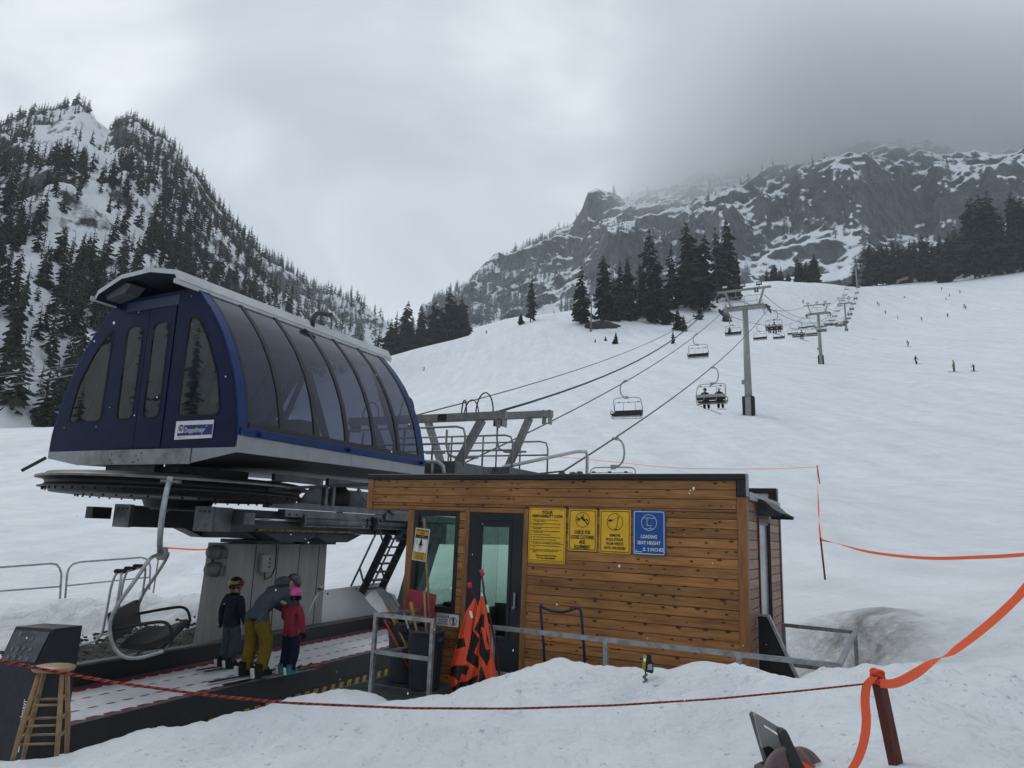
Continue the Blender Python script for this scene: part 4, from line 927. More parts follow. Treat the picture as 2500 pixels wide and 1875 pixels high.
code = [('Always stay in control. You must be able to stop or', 'avoid people or objects.'), ('People ahead or downhill of you have the right-of-way.', 'You must avoid them.'), ('Stop only where you are visible from above and do not', 'restrict traffic.'), ('Look uphill and avoid others before starting downhill', 'or entering a trail.'), ('You must prevent runaway equipment.',), ('Read and obey all signs, warnings, and hazard markings.',), ('Keep off closed trails and out of closed areas.',), ('You must know how and be able to load, ride and unload', 'lifts safely. If you need assistance, ask the lift attendant.'), ('Do not use lifts or terrain when impaired by alcohol or', 'drugs.'), ('If you are involved in a collision or incident, share your', 'contact information with each other and a ski area', 'employee.')]
z = .185
for i, ln in enumerate(code):
    t.text(str(i + 1), -.205, z, .021, bold=.0012)
    for s in ln: t.text(s, -.185, z, .0142, align='LEFT', bold=.0006, fit=.39 * len(s) / 58); z -= .0158
    z -= .0125
t.text('Know and Obey the Code.', 0, -.233, .026, bold=.001, fit=.27); t.text("It's Your Responsibility.", 0, -.262, .026, bold=.001, fit=.25)
t.text('If you need help understanding the Code, please ask an employee.', 0, -.290, .013, bold=.0004, fit=.44)
t.build('lettering', INK, o)
o, w_, h_ = plate('loose_clothing_sign', 'yellow sign reading CHECK FOR LOOSE CLOTHING AND EQUIPMENT with a falling figure', -2.022, -1.667, 1.73, 2.21, YELLOW)
edge(o, w_, h_, INK)
t = Flat()
for i, s in enumerate(('CHECK FOR', 'LOOSE CLOTHING', 'AND', 'EQUIPMENT')): t.text(s, 0, -.028 - .056 * i, .058, bold=.0018, fit=(.20, .29, .08, .20)[i])
t.build('lettering', INK, o)
t = Flat(); t.circle(0, .118, .088, .006); t.disc(-.012, .148, .012); t.line([(-.005, .135), (.025, .112)], .024); t.line([(.0, .135), (.012, .165), (.004, .18)], .009); t.line([(-.008, .13), (-.045, .128), (-.05, .12)], .009); t.line([(.028, .115), (.055, .125), (.066, .105)], .012); t.line([(.02, .108), (.046, .09), (.058, .07)], .012); t.line([(.058, .07), (.066, .076)], .009)
for a in range(0, 180, 36): c, s = math.cos(math.radians(a)) * .024, math.sin(math.radians(a)) * .024; t.line([(-.055 - c, .122 - s), (-.055 + c, .122 + s)], .004)
t.build('pictogram', INK, o)
o, w_, h_ = plate('pole_strap_sign', 'yellow sign reading REMOVE POLE STRAPS FROM WRISTS UNTIL UNLOADED', -1.632, -1.258, 1.722, 2.212, YELLOW)
edge(o, w_, h_, INK)
t = Flat()
for i, s in enumerate(('REMOVE', 'POLE STRAPS', 'FROM WRISTS', 'UNTIL UNLOADED')): t.text(s, 0, -.045 - .047 * i, .042, bold=.0012, fit=(.125, .205, .205, .26)[i])
t.build('lettering', INK, o)
t = Flat(); t.circle(0, .108, .098, .006); t.line([(.045, .170), (.012, .022)], .006); t.line([(-.008, .034), (.03, .026)], .006); t.disc(.01, .022, .006); t.line([(.045, .17), (.03, .165), (.02, .15), (-.03, .128)], .003); t.line([(.045, .172), (.05, .155), (.03, .145)], .003)
t.poly([(-.085, .125), (-.06, .138), (-.03, .132), (-.028, .12), (-.05, .108), (-.075, .112)]); t.build('pictogram', INK, o)
o, w_, h_ = plate('seat_height_sign', 'blue sign reading LOADING SEAT HEIGHT plus or minus 2 INCHES', -1.232, -.855, 1.718, 2.216, BLUE)
edge(o, w_, h_, WHITE)
t = Flat()
t.text('LOADING', 0, -.045, .052, bold=.0014, fit=.185); t.text('SEAT HEIGHT', 0, -.113, .052, bold=.0014, fit=.265); t.text('2 INCHES', .075, -.185, .052, bold=.0014, fit=.185)
t.line([(-.155, -.212), (-.085, -.212)], .008); t.text('±', -.055, -.18, .066, bold=.0012); t.build('lettering', WHITE, o)
t = Flat(); t.circle(0, .112, .09, .005); t.line([(-.062, .162), (.062, .162)], .005); t.line([(-.01, .162), (-.022, .14), (-.022, .08), (.005, .08)], .005); t.line([(.005, .08), (.035, .08)], .004); t.line([(.018, .08), (.018, .048)], .004); t.line([(-.045, .045), (.045, .045)], .005)
t.build('pictogram', WHITE, o)
o, w_, h_ = plate('notice_sign', 'small white NOTICE sign barring entry except authorized personnel, under the shack window', -3.80, -3.475, .728, .872, WHITE)
t = Flat(); t.poly([(-.15, .025), (.02, .025), (.02, .062), (-.15, .062)], .003); t.build('heading_panel', BLUE, o)
t = Flat(); t.text('NOTICE', -.065, .0435, .038, .0045, bold=.001, fit=.145); t.build('heading_lettering', WHITE, o)
t = Flat(); t.text('DO NOT ENTER', -.065, .004, .022, bold=.0008, fit=.145); t.text('AUTHORIZED', -.065, -.022, .022, bold=.0008, fit=.13); t.text('PERSONNEL ONLY', -.065, -.048, .022, bold=.0008, fit=.16); t.disc(.088, .028, .009); t.line([(.088, .02), (.088, -.01)], .024); t.line([(.081, -.01), (.081, -.045)], .01); t.line([(.095, -.01), (.095, -.045)], .01); t.build('lettering', INK, o)
t = Flat(); t.circle(.088, -.006, .052, .008, .0048); t.line([(.051, .031), (.125, -.043)], .008, .0048); t.build('prohibition_ring', mat('sign_red', (.30, .02, .03), .5), o)
# ------------------------------------------------------------------ lift drive terminal (frame: x across, y up the line, centre line x = XC)
XC = -9.3
NAVY = mat('navy_paint', (.003, .0085, .047), .36, var=.22, scale=3, spec=.16, coat=.05)
NAVY2 = mat('bright_navy_paint', (.009, .030, .135), .38, var=.15, scale=3, spec=.2, coat=.05)
SILVER = mat('silver_grey_paint', (.30, .315, .335), .42, .1, var=.08, scale=3)
ROOFG = mat('pale_roof_sheet', (.52, .54, .55), .45, var=.10, scale=2)
TINT = glass('tinted_panel', (.36, .42, .60), .22, .06, (.012, .018, .04))
DOORG = glass('dark_window', (.30, .33, .33), .45, .02, (.13, .135, .13)); DOORG.node_tree.nodes['Principled BSDF'].inputs['Metallic'].default_value = .85
CONC = mat('concrete', (.33, .325, .31), .85, var=.13, scale=1.6, stretch=(3, 3, .6), bump=.25, bscale=26)
term = thing('lift_terminal', 'big dark blue drive terminal with tinted curved side panels over the loading area', 'lift terminal', W(0, 0, 0), -A)
HP = [(2.30, 2.97), (2.31, 3.25), (2.24, 3.6), (2.12, 4.0), (1.94, 4.4), (1.70, 4.8), (1.42, 5.15), (1.12, 5.45), (.98, 5.58)]   # half profile: (distance from centre line, z)
def hp_at(z):
    zs = [p[1] for p in HP]; return float(np.interp(z, zs, [p[0] for p in HP]))
Y0, Y1 = -.66, 4.12
def band(ya, yb, off=0.0, zs=None, thick=None, s=1):
    """strip of the curved shell on both sides"""
    q = MB()
    zs = zs or [p[1] for p in HP]
    if 1:
        g = [[(XC + s * (hp_at(z) + off), y, z) for y in (ya, yb)] for z in zs]
        if s > 0: g = [r[::-1] for r in g]
        q.sheet(g)
        if thick:
            g2 = [[(XC + s * (hp_at(z) + off - thick), y, z) for y in (ya, yb)] for z in zs][::-1]
            if s > 0: g2 = [r[::-1] for r in g2]
            q.sheet(g2)
            for y, f in ((ya, 1), (yb, -1)):
                e = [[(XC + s * (hp_at(z) + off - d), y, z) for d in ((0, thick) if f * s > 0 else (thick, 0))] for z in zs]; q.sheet(e, False)
    return q
zfine = list(np.linspace(2.97, 5.56, 22))
for sd in (-1, 1):
    band(Y0, -.50, 0, zfine, .06, sd).build('front_arch', NAVY2, term); band(3.95, Y1, 0, zfine, .06, sd).build('rear_arch', NAVY2, term)
ribs = [-.50, .19, .96, 1.74, 2.51, 3.26, 3.95]
zg = list(np.linspace(3.27, 5.54, 20))
for sd in (-1, 1):
    for i in range(6): band(ribs[i] + .03, ribs[i + 1] - .03, -.012, zg, None, sd).build('side_panel', TINT, term)
    for y in ribs: band(y - .045 if y > -.4 else y, y + .045 if y < 3.9 else y, .004, zg, .04, sd).build('rib', mat('rib_seal', (.018, .02, .024), .5), term)
    q = MB(); q.box((XC + sd * 2.288, ribs[0] + .02, 3.262), (XC + sd * 2.318, ribs[-1] - .02, 3.345)); q.build('lower_seal', MATS['rib_seal'], term)
    q = MB(); q.bbox((XC + sd * 2.25, Y0 + .02, 3.145), (XC + sd * 2.345, Y1 - .01, 3.262)); q.build('sill_rail', NAVY2, term)
    for y in (-.28, 1.74, 3.95): q = MB(); q.cyl((XC + sd * 2.34, y, 3.20), (XC + sd * 2.42, y, 3.20), .035, n=10); q.build('lifting_eye', NAVY2, term)
# grey skirt: side panels, faceted front, underside
for sd in (-1, 1):
    for pl in ([(Y0, 2.89), (1.85, 2.93), (1.85, 3.144), (Y0, 3.144)], [(1.858, 2.93), (Y1, 2.965), (Y1, 3.144), (1.858, 3.144)]): q = MB(); q.prism(pl, 'x', XC + sd * 2.27, XC + sd * 2.315); q.build('side_skirt', SILVER, term)
for vv in ([(XC - 2.31, Y0, 2.965), (XC - 2.31, Y0, 2.85), (XC - 1.38, Y0 - .004, 2.72), (XC - 1.38, Y0 - .004, 2.965)], [(XC + 1.37, Y0 - .004, 2.965), (XC + 1.37, Y0 - .004, 2.74), (XC + 2.31, Y0, 2.89), (XC + 2.31, Y0, 2.965)]): q = MB(); q.add(vv, [(0, 1, 2, 3)]); q.build('front_skirt', SILVER, term)
q = MB(); q.box((XC - 1.37, Y0 - .02, 2.725), (XC + 1.36, Y0 - .005, 2.964))
for (x, z) in ((-.52, 2.90), (-.30, 2.86), (-.55, 2.80), (.22, 2.90), (.10, 2.87), (.16, 2.80), (-.48, 2.75), (.05, 2.76)): q.m = 1; q.cyl((XC + x, Y0 - .022, z), (XC + x, Y0 - .019, z), .016, n=8)
q.build('bumper_plate', [mat('stained_aluminium', (.36, .375, .37), .4, .3, var=.28, scale=3.5), INK], term)
q = MB(); q.add([(XC - 2.3, Y0, 2.86), (XC + 2.3, Y0, 2.89), (XC + 2.27, Y1, 2.965), (XC - 2.27, Y1, 2.965), (XC - 1.4, Y0 + .02, 2.73), (XC + 1.4, Y0 + .02, 2.75), (XC + 1.4, Y1, 2.86), (XC - 1.4, Y1, 2.86)], [(0, 4, 7, 3), (4, 5, 6, 7), (5, 1, 2, 6), (0, 1, 5, 4)]); q.build('underside', mat('underside_sheet', (.07, .075, .08), .5, .2), term)
# front face with doors and windows
def fpoly(pts): return [(XC + x, z) for x, z in pts]
zs = list(np.linspace(2.966, 5.56, 22))
right = [(hp_at(z) - .03, z) for z in zs]
outline = [(-x, z) for x, z in right][::-1] + right
def holes_face(mb, outer, holes, y, inset=.0):
    """planar face with holes: triangulated through bmesh"""
    import bmesh
    bm = bmesh.new(); edges = []
    for lp in [outer] + holes:
        vs = [bm.verts.new((x, y, z)) for x, z in lp]
        for i in range(len(vs)): edges.append(bm.edges.new((vs[i], vs[(i + 1) % len(vs)])))
    bmesh.ops.triangle_fill(bm, use_beauty=True, edges=edges)
    bm.verts.ensure_lookup_table(); idx = {v: i for i, v in enumerate(bm.verts)}
    fs = []
    for f in bm.faces:
        ix = [idx[v] for v in f.verts]; n = f.normal
        fs.append(tuple(ix if n.y < 0 else ix[::-1]))
    mb.add([v.co[:] for v in bm.verts], fs); bm.free()
def rounded(pts, r, n=4):
    out = []; k = len(pts)
    for i in range(k):
        p0, p, p1 = (np.array(pts[i - 1]), np.array(pts[i]), np.array(pts[(i + 1) % k]))
        a = (p0 - p) / np.linalg.norm(p0 - p); b = (p1 - p) / np.linalg.norm(p1 - p)
        rr = min(r, .45 * np.linalg.norm(p0 - p), .45 * np.linalg.norm(p1 - p))
        for t in np.linspace(0, 1, n + 1): out.append(tuple((1 - t) ** 2 * (p + a * rr) + 2 * t * (1 - t) * p + t * t * (p + b * rr)))
    return out
def grow(pts, d):
    c = np.mean(np.array(pts), 0); out = []
    n = len(pts)
    for i in range(n):
        e0 = np.array(pts[i]) - np.array(pts[i - 1]); e1 = np.array(pts[(i + 1) % n]) - np.array(pts[i])
        n0 = np.array([e0[1], -e0[0]]) / (np.linalg.norm(e0) + 1e-9); n1 = np.array([e1[1], -e1[0]]) / (np.linalg.norm(e1) + 1e-9)
        nn = n0 + n1; nn = nn / (np.linalg.norm(nn) + 1e-9)
        if nn @ (np.array(pts[i]) - c) < 0: nn = -nn
        out.append(tuple(np.array(pts[i]) + nn * d))
    return out
WL = rounded(fpoly([(-1.88, 3.48), (-1.0, 3.47), (-1.01, 5.03), (-1.10, 5.00), (-1.46, 4.62), (-1.74, 4.15)]), .1)
WR = rounded(fpoly([(.93, 3.48), (1.87, 3.47), (1.71, 4.07), (1.42, 4.62), (1.12, 5.03), (.93, 5.06)]), .1)
DL, DR = fpoly([(-.70, 2.99), (-.035, 2.99), (-.09, 5.30), (-.72, 5.30)]), fpoly([(-.02, 2.99), (.62, 2.99), (.575, 5.31), (-.075, 5.30)])
PL = rounded(fpoly([(-.55, 3.48), (-.16, 3.48), (-.20, 5.04), (-.61, 5.04)]), .12); PR = rounded(fpoly([(.11, 3.48), (.49, 3.48), (.45, 5.04), (.07, 5.04)]), .12)
frame_hole = fpoly([(-.715, 2.985), (.635, 2.985), (.595, 5.315), (-.735, 5.315)])
q = MB(); holes_face(q, fpoly(outline), [WL, WR, frame_hole], Y0); q.build('front_face', NAVY, term)
q = MB(); q.box((XC - .73, Y0 - .004, 5.325), (XC + .60, Y0 - .001, 5.49)); q.build('transom_panel', mat('scuffed_navy_paint', (.028, .042, .085), .42, var=.2, scale=4), term)
for D_, P_ in ((DL, PL), (DR, PR)):
    q = MB(); holes_face(q, D_, [P_], Y0 - .012); n = len(D_); q.add([(x, Y0 - .012, z) for x, z in D_] + [(x, Y0 + .02, z) for x, z in D_], [(i, n + i, n + (i + 1) % n, (i + 1) % n) for i in range(n)])
    d = q.build('door', NAVY, term)
    q = MB(); Flat_ = Flat(); Flat_.ring(grow(P_, .022), P_, -(Y0 - .02)); Flat_.q.build('gasket', RUBBER, d)
    q = MB(); q.add([(x, Y0 - .004, z) for x, z in P_], [tuple(range(len(P_)))]); q.build('pane', DOORG, d)
for P_ in (WL, WR):
    f = Flat(); f.ring(grow(P_, .024), P_, -(Y0 - .010)); w_o = f.q.build('front_window', RUBBER, term)
    q = MB(); q.add([(x, Y0 + .006, z) for x, z in P_], [tuple(range(len(P_)))]); q.build('pane', DOORG, w_o)
# maker's plate
sgn = bpy.data.objects.new('name_plate', MB().prism([(XC + .95, 3.10), (XC + 1.78, 3.11), (XC + 1.78, 3.38), (XC + .95, 3.385)], 'y', Y0 - .02, Y0 - .008).mesh('name_plate', WHITE)); COL.objects.link(sgn); sgn.parent = term
f = Flat(); f.poly([(XC + 1.01, 3.155), (XC + 1.775, 3.16), (XC + 1.775, 3.315), (XC + 1.01, 3.32)], -(Y0 - .023)); f.build('blue_field', mat('sign_navy', (.012, .02, .16), .4), sgn)
f = Flat(); f.poly([(XC + 1.025, 3.20), (XC + 1.15, 3.20), (XC + 1.15, 3.35), (XC + 1.025, 3.35)], -(Y0 - .0255)); f.text('Doppelmayr', XC + 1.395, 3.236, .115, -(Y0 - .0255), bold=.0012, fit=.45); f.text('®', XC + 1.645, 3.29, .045, -(Y0 - .0255)); f.build('lettering', WHITE, sgn)
f = Flat(); f.circle(XC + 1.09, 3.275, .055, .012, -(Y0 - .028)); f.text('D', XC + 1.09, 3.275, .11, -(Y0 - .029), bold=.004, sx=.8); f.text('www.doppelmayr.com', XC + 1.10, 3.128, .024, -(Y0 - .023), fit=.17); f.build('emblem', MATS['sign_navy'], sgn)
# roof cap with overhang
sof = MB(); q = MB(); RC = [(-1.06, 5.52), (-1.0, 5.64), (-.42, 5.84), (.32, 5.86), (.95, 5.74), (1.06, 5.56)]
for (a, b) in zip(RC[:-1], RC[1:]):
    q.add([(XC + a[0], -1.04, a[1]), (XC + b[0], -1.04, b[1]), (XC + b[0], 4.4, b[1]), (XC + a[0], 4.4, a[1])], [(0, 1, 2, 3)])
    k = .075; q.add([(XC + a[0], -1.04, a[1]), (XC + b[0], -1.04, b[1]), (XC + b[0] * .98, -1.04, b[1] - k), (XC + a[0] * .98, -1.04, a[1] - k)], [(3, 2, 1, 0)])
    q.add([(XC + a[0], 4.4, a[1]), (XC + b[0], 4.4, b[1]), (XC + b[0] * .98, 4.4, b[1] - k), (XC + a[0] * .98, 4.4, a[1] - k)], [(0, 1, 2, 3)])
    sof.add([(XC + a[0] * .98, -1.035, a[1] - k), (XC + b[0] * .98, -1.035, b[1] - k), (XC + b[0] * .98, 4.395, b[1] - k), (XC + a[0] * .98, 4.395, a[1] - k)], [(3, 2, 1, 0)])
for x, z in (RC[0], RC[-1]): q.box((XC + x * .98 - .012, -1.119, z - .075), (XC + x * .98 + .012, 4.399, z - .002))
q.build('roof_cap', ROOFG, term); sof.build('roof_soffit', mat('shaded_soffit', (.02, .024, .045), .6), term)  # soffit coloured dark to paint in the shade under the cap
q = MB(); q.prism([(XC - .92, 5.50), (XC - .45, 5.57), (XC - .30, 5.70), (XC - .45, 5.74), (XC - .95, 5.58)], 'y', -.92, -.67); q.build('roof_bracket', mat('bracket_grey', (.10, .105, .115), .5), term)
q = MB(); q.tube([(XC + 1.0, 1.95, 5.62), (XC + .98, 1.98, 5.80), (XC + .97, 2.04, 5.90), (XC + .96, 2.14, 5.955), (XC + .95, 2.50, 6.02)], .05, 12); q.build('exhaust_pipe', GRAPH, term)
q = MB(); q.tube([(XC - 2.33, Y0 - .02, 2.86), (XC - 2.62, Y0 - .22, 2.62)], .03, 8); q.build('prop_rod', GRAPH, term)
# machinery that shows through the panels
q = MB(); q.box((XC - .7, .2, 2.97), (XC + .5, 1.3, 3.85)); q.box((XC - .4, 1.6, 2.97), (XC + .9, 2.2, 3.6)); q.box((XC - .9, 2.6, 2.97), (XC + .3, 3.2, 3.95)); q.box((XC - 1.9, -.1, 2.97), (XC - 1.4, .5, 4.3)); q.cyl((XC, 1.3, 3.3), (XC, 1.7, 3.3), .2)
for y in (-.45, 1.74, 3.9): q.bar((XC - 1.9, y, 3.2), (XC - .9, y, 5.4), .09); q.bar((XC + 1.9, y, 3.2), (XC + .9, y, 5.4), .09)
q.build('drive_machinery', mat('machine_grey', (.17, .18, .2), .55), term)
q = MB(); q.box((XC - 2.2, -.6, 2.965), (XC + 2.2, 4.05, 2.985)); q.build('machine_floor', GRAPH, term)
# bullwheel
BC = (-9.2, .2); BZ = 2.42
q = MB(); q.lathe([(0, .10), (.5, .10), (1.3, .12), (1.92, .13), (1.97, .09), (2.07, .065), (2.075, .045), (2.0, .035), (1.955, .01), (1.93, -.03), (1.955, -.065), (2.03, -.085), (2.03, -.10), (1.9, -.11), (1.86, -.17), (1.4, -.20), (.55, -.22), (.5, -.34), (0, -.34)], (BC[0], BC[1], BZ), 72)
for i in range(60):
    an = 6.28318 * i / 60; c, s = math.cos(an), math.sin(an); q.cyl((BC[0] + 1.95 * c, BC[1] + 1.95 * s, BZ - .10), (BC[0] + 1.95 * c, BC[1] + 1.95 * s, BZ - .145), .016, n=6)
for i in range(40):
    an = 6.28318 * i / 40; c, s = math.cos(an), math.sin(an); q.cyl((BC[0] + 1.5 * c, BC[1] + 1.5 * s, BZ - .19), (BC[0] + 1.5 * c, BC[1] + 1.5 * s, BZ - .22), .018, n=6)
bw = q.build('bullwheel', mat('bullwheel_steel', (.014, .015, .017), .5, .1, var=.25, scale=4), term)
q = MB(); q.lathe([(2.078, .04), (2.072, .068), (2.03, .082)], (BC[0], BC[1], BZ), 72); q.build('worn_rim', mat('worn_rim', (.16, .16, .16), .4, .5, var=.25), bw)
q = MB(); q.cyl((BC[0], BC[1], 2.05), (BC[0], BC[1], 2.75), .42, n=24); q.box((XC - .9, -.5, 2.62), (XC + .9, .9, 2.74)); q.box((XC - .5, -.62, 2.56), (XC + .5, -.35, 2.76)); q.build('gearbox_housing', GRAPH, term)
# twin box girders, end plates with slots
for xa, xb, xt in ((-8.68, -8.25, 0), (-10.75, -10.32, -.45)):
    q = MB(); q.bbox((xa + .02, .16, 1.74), (xb, 9.2, 2.11)); g = q.build('girder', mat('girder_paint', (.075, .08, .088), .5, .2, var=.12), term)
    q = MB(); q.box((xa, .13, 1.73), (xb + .012, .158, 2.125)); q.box((xb + .001, .14, 1.735), (xb + .012, .50 if xt == 0 else .2, 2.12)); q.build('end_plate', GALVD, g)
    q = MB()
    for i in range(3): q.bbox((xa + .09 + i * .115, .126, 2.03), (xa + .15 + i * .115, .131, 2.065), .012)
    q.build('slot', INK, g)
q = MB(); q.box((-11.0, -.22, 1.86), (-10.80, .12, 2.06)); q.box((-10.99, -.225, 1.88), (-10.81, -.2, 2.04)); q.build('anchor_stub', GRAPH, term)
# hydraulic tensioning cylinder along the near girder
q = MB(); q.cyl((-8.12, 1.95, 1.96), (-8.12, 5.1, 1.96), .085, n=18)
for y in (1.95, 3.75, 5.1): q.cyl((-8.12, y, 1.96), (-8.12, y + .05, 1.96), .115, n=18)
for dz in (-.09, .09):
    q.bar((-8.06, 2.0, 1.96 + dz), (-8.06, 5.1, 1.96 + dz), .02)
cyl = q.build('hydraulic_cylinder', GALVD, term)
q = MB(); q.cyl((-8.12, .78, 1.96), (-8.12, 1.95, 1.96), .03, n=12); q.build('piston_rod', mat('chrome', (.6, .61, .62), .18, .9, var=.05), cyl)
q = MB(); q.bbox((-8.26, .56, 1.86), (-8.02, .80, 2.06)); q.build('clevis', GALVD, cyl)
q = MB(); q.box((-8.06, 3.9, 1.84), (-8.0, 4.05, 2.10)); q.cyl((-8.02, 3.97, 1.95), (-7.97, 3.97, 1.95), .05, n=10); q.build('trunnion', BLACK, cyl)
q = MB(); q.box((-8.23, 1.05, 1.765), (-8.19, 3.45, 1.80)); q.build('tension_scale', mat('old_yellow_paint', (.32, .23, .04), .6, var=.4, scale=14), term)
q = MB()
for i in range(40): q.box((-8.192, 1.09 + i * .058, 1.785), (-8.187, 1.10 + i * .058, 1.80))
q.build('scale_marks', INK, term)
# upper galvanised rails, uprights and ramp above the near girder
q = MB(); q.box((-8.2, 1.1, 2.16), (-8.04, 6.2, 2.27)); q.box((-8.24, 1.5, 2.02), (-8.06, 4.3, 2.15)); q.box((-8.3, 4.3, 2.05), (-8.0, 9.0, 2.2)); q.build('guide_rail', GALVD, term)
for y in (1.25, 1.45, 1.65): q = MB(); q.cyl((-8.058, 1.6 + (y - 1.25) * .9, 2.06), (-8.05, 1.6 + (y - 1.25) * .9, 2.06), .022, n=8); q.build('bolt', INK, term)
for y in (3.7, 3.8, 3.95, 4.1, 5.1, 5.25, 5.32): q = MB(); q.cyl((-7.998, y, 2.05), (-7.97, y, 2.02), .02, n=8); q.build('bolt', INK, term)
q = MB(); q.bar((-8.02, 2.45, 2.70), (-8.02, 4.0, 2.70), .09, .13); q.bar((-8.02, 1.1, 2.68), (-8.02, 2.3, 2.68), .08, .12)
for y in (2.42, 2.62, 3.88, 3.98): q.bar((-8.02, y, 2.26), (-8.02, y, 2.64), .07, .09)
q.bar((-8.02, 3.35, 2.62), (-8.02, 3.8, 2.32), .03, .07); q.build('support_frame', GALVD, term)
q = MB()
an = np.linspace(math.pi, 2 * math.pi, 20)
sh = [(2.2, 2.28), *[(2.52 + .55 * (1 - math.cos(t)) - .55, 2.0) for t in ()], (4.3, 2.28), (4.3, 2.62), (2.55, 2.62), (2.42, 2.5), (2.33, 2.4)]
q.prism(sh, 'x', -8.5, -8.46); q.build('gusset_plate', GALVD, term)
q = MB(); q.m = 0; q.lathe([(.0, .05), (.06, .05), (.06, .03), (.17, .03), (.19, .05), (.215, .05), (.215, -.05), (.19, -.05), (.17, -.03), (.06, -.03), (.06, -.05), (0, -.05)], (-8.0, 4.55, 2.38), 24, 'x'); q.build('sheave_wheel', GALVD, term)
q = MB(); q.lathe([(.0, .03), (.26, .03), (.28, .0), (.26, -.03), (0, -.03)], (-8.4, 3.3, 2.42), 24, 'x'); q.build('sheave_wheel', INK, term)
# saddles between girders and pier
q = MB()
for yc in (1.95, 3.15):
    for xa in (-8.45, -10.5):
        pass
for yc in (2.0, 3.2):
    q.prism([(yc - .72, 1.735), (yc + .72, 1.735), (yc + .30, 1.58), (yc - .30, 1.58)], 'x', -8.75, -8.30); q.prism([(yc - .72, 1.735), (yc + .72, 1.735), (yc + .30, 1.58), (yc - .30, 1.58)], 'x', -10.65, -10.3)
    q.box((-10.3, yc - .35, 1.60), (-8.75, yc + .35, 1.735)); q.box((-9.65, yc - .45, 1.52), (-8.72, yc + .45, 1.585))
q.build('saddle', GRAPH, term)
# steps and stringer up to the platform
q = MB(); a, b = Vector((-8.52, 4.35, .55)), Vector((-7.92, 4.35, 1.76)); n_ = 7
for dy in (0, .62): q.bar(a + Vector((0, dy, 0)), b + Vector((0, dy, 0)), .05, .16)
ld = q.build('access_steps', GRAPH, term)
q = MB()
for i in range(n_): t = a.lerp(b, (i + .5) / n_); q.box((t.x - .10, 4.38, t.z - .015), (t.x + .12, 4.94, t.z + .015))
q.build('tread', GRAPH, ld)
q = MB()
for dy in (-.06, .66):
    o3 = Vector((-.20, dy, .22)); q.tube([a + o3 - Vector((.05, 0, .1)), b + o3], .022, 8)
    for t in (.15, .85): p = a.lerp(b, t); q.bar(p + Vector((0, dy, 0)), p + o3 + Vector((.05, 0, .1)), .03)
q.build('handrail', GALVD, ld)
q = MB(); q.prism([(-8.45, -.6), (-8.05, -.6), (-7.25, 2.05), (-7.75, 2.05)], 'y', 5.15, 5.45); q.build('raking_column', GALVD, term)
q = MB(); q.box((-8.3, 5.1, 1.60), (-7.0, 8.8, 2.02)); q.build('rear_girder', GALV, term)
# ------------------------------------------------------------------ pier
pier = thing('concrete_pier', 'tapered grey concrete pier with board marks carrying the lift terminal', 'pier', W(-9.3, 2.5, -.9), -A)
q = MB(); q.m = 0
xa, xb = .20, -.36
def pt(x, y, z): return (x + .02, y - 2.5, z + .9)
top = [(-8.84, 1.06), (-8.80, 1.10), (-8.80, 3.46), (-8.84, 3.52), (-9.36, 3.52), (-9.42, 3.46), (-9.42, 1.12), (-9.38, 1.06)]
bot = [(-8.82, 1.04), (-8.78, 1.08), (-8.78, 3.52), (-8.84, 3.62), (-9.44, 3.62), (-9.50, 3.52), (-9.50, 1.1), (-9.46, 1.04)]
vs = [(x - XC, y - 2.5, 0) for x, y in bot] + [(x - XC, y - 2.5, 2.42) for x, y in top]
q.add(vs, [tuple(range(7, -1, -1)), tuple(range(8, 16))] + [(i, (i + 1) % 8, 8 + (i + 1) % 8, 8 + i) for i in range(8)]); q.build('shaft', CONC, pier)
for y in (1.62, 2.16, 2.72, 3.26): q = MB(); q.add([(.5235, y - 2.5 - .012, .3), (.5235, y - 2.5 + .012, .3), (.5035, y - 2.5 + .010, 2.40), (.5035, y - 2.5 - .010, 2.40)], [(0, 1, 2, 3)]); q.build('form_joint', mat('dark_joint', (.05, .05, .05), .9), pier)
q = MB(); q.bbox((.505, -.80, 1.92), (.60, -.55, 2.25), .02); q.build('control_box', mat('enclosure_grey', (.30, .31, .30), .5), pier)
q = MB()
for i in range(3): q.cyl((.60, -.62, 2.02 + i * .07), (.615, -.62, 2.02 + i * .07), .016, n=8)
q.tube([(.56, -.5, 2.6), (.58, -.46, 2.3), (.58, -.45, 2.0), (.57, -.52, 1.84), (.56, -.65, 1.80), (.56, -.68, 1.92)], .012, 6); q.build('cable', INK, pier)
for z in (2.27, 1.98):
    q = MB(); q.lathe([(0, -.20), (.10, -.18), (.125, -.10), (.125, .02), (.11, .03), (0, .03)], (.26, -1.50, z), 20, 'y'); q.bbox((.18, -1.52, z - .10), (.42, -1.42, z + .06)); q.build('load_light', mat('enclosure_grey_dark', (.16, .17, .165), .5), pier)
q = MB(); q.bbox((.06, -1.47, 1.95), (.11, -1.42, 2.35)); q.build('bracket', BLACK, pier)
# white sheet wall beyond the pier
q = MB(); q.prism([(3.45, -.3), (5.62, -.05), (5.55, .70), (3.49, .62)], 'x', -8.84, -8.80); q.m = 1
for y, z in ((3.62, .55), (5.35, .62), (5.42, .60), (5.3, .58), (5.32, .05), (3.62, -.15), (4.5, .6)): q.cyl((-8.799, y, z), (-8.79, y, z), .022, n=8)
o = q.build('splash_panel', [mat('white_sheet', (.62, .63, .64), .5, var=.06, scale=2), INK], label='white sheet metal panel between the concrete pier and the steps', cat='panel'); o.location = tuple(W(0, 0, 0)); o.rotation_euler = (0, 0, -A)
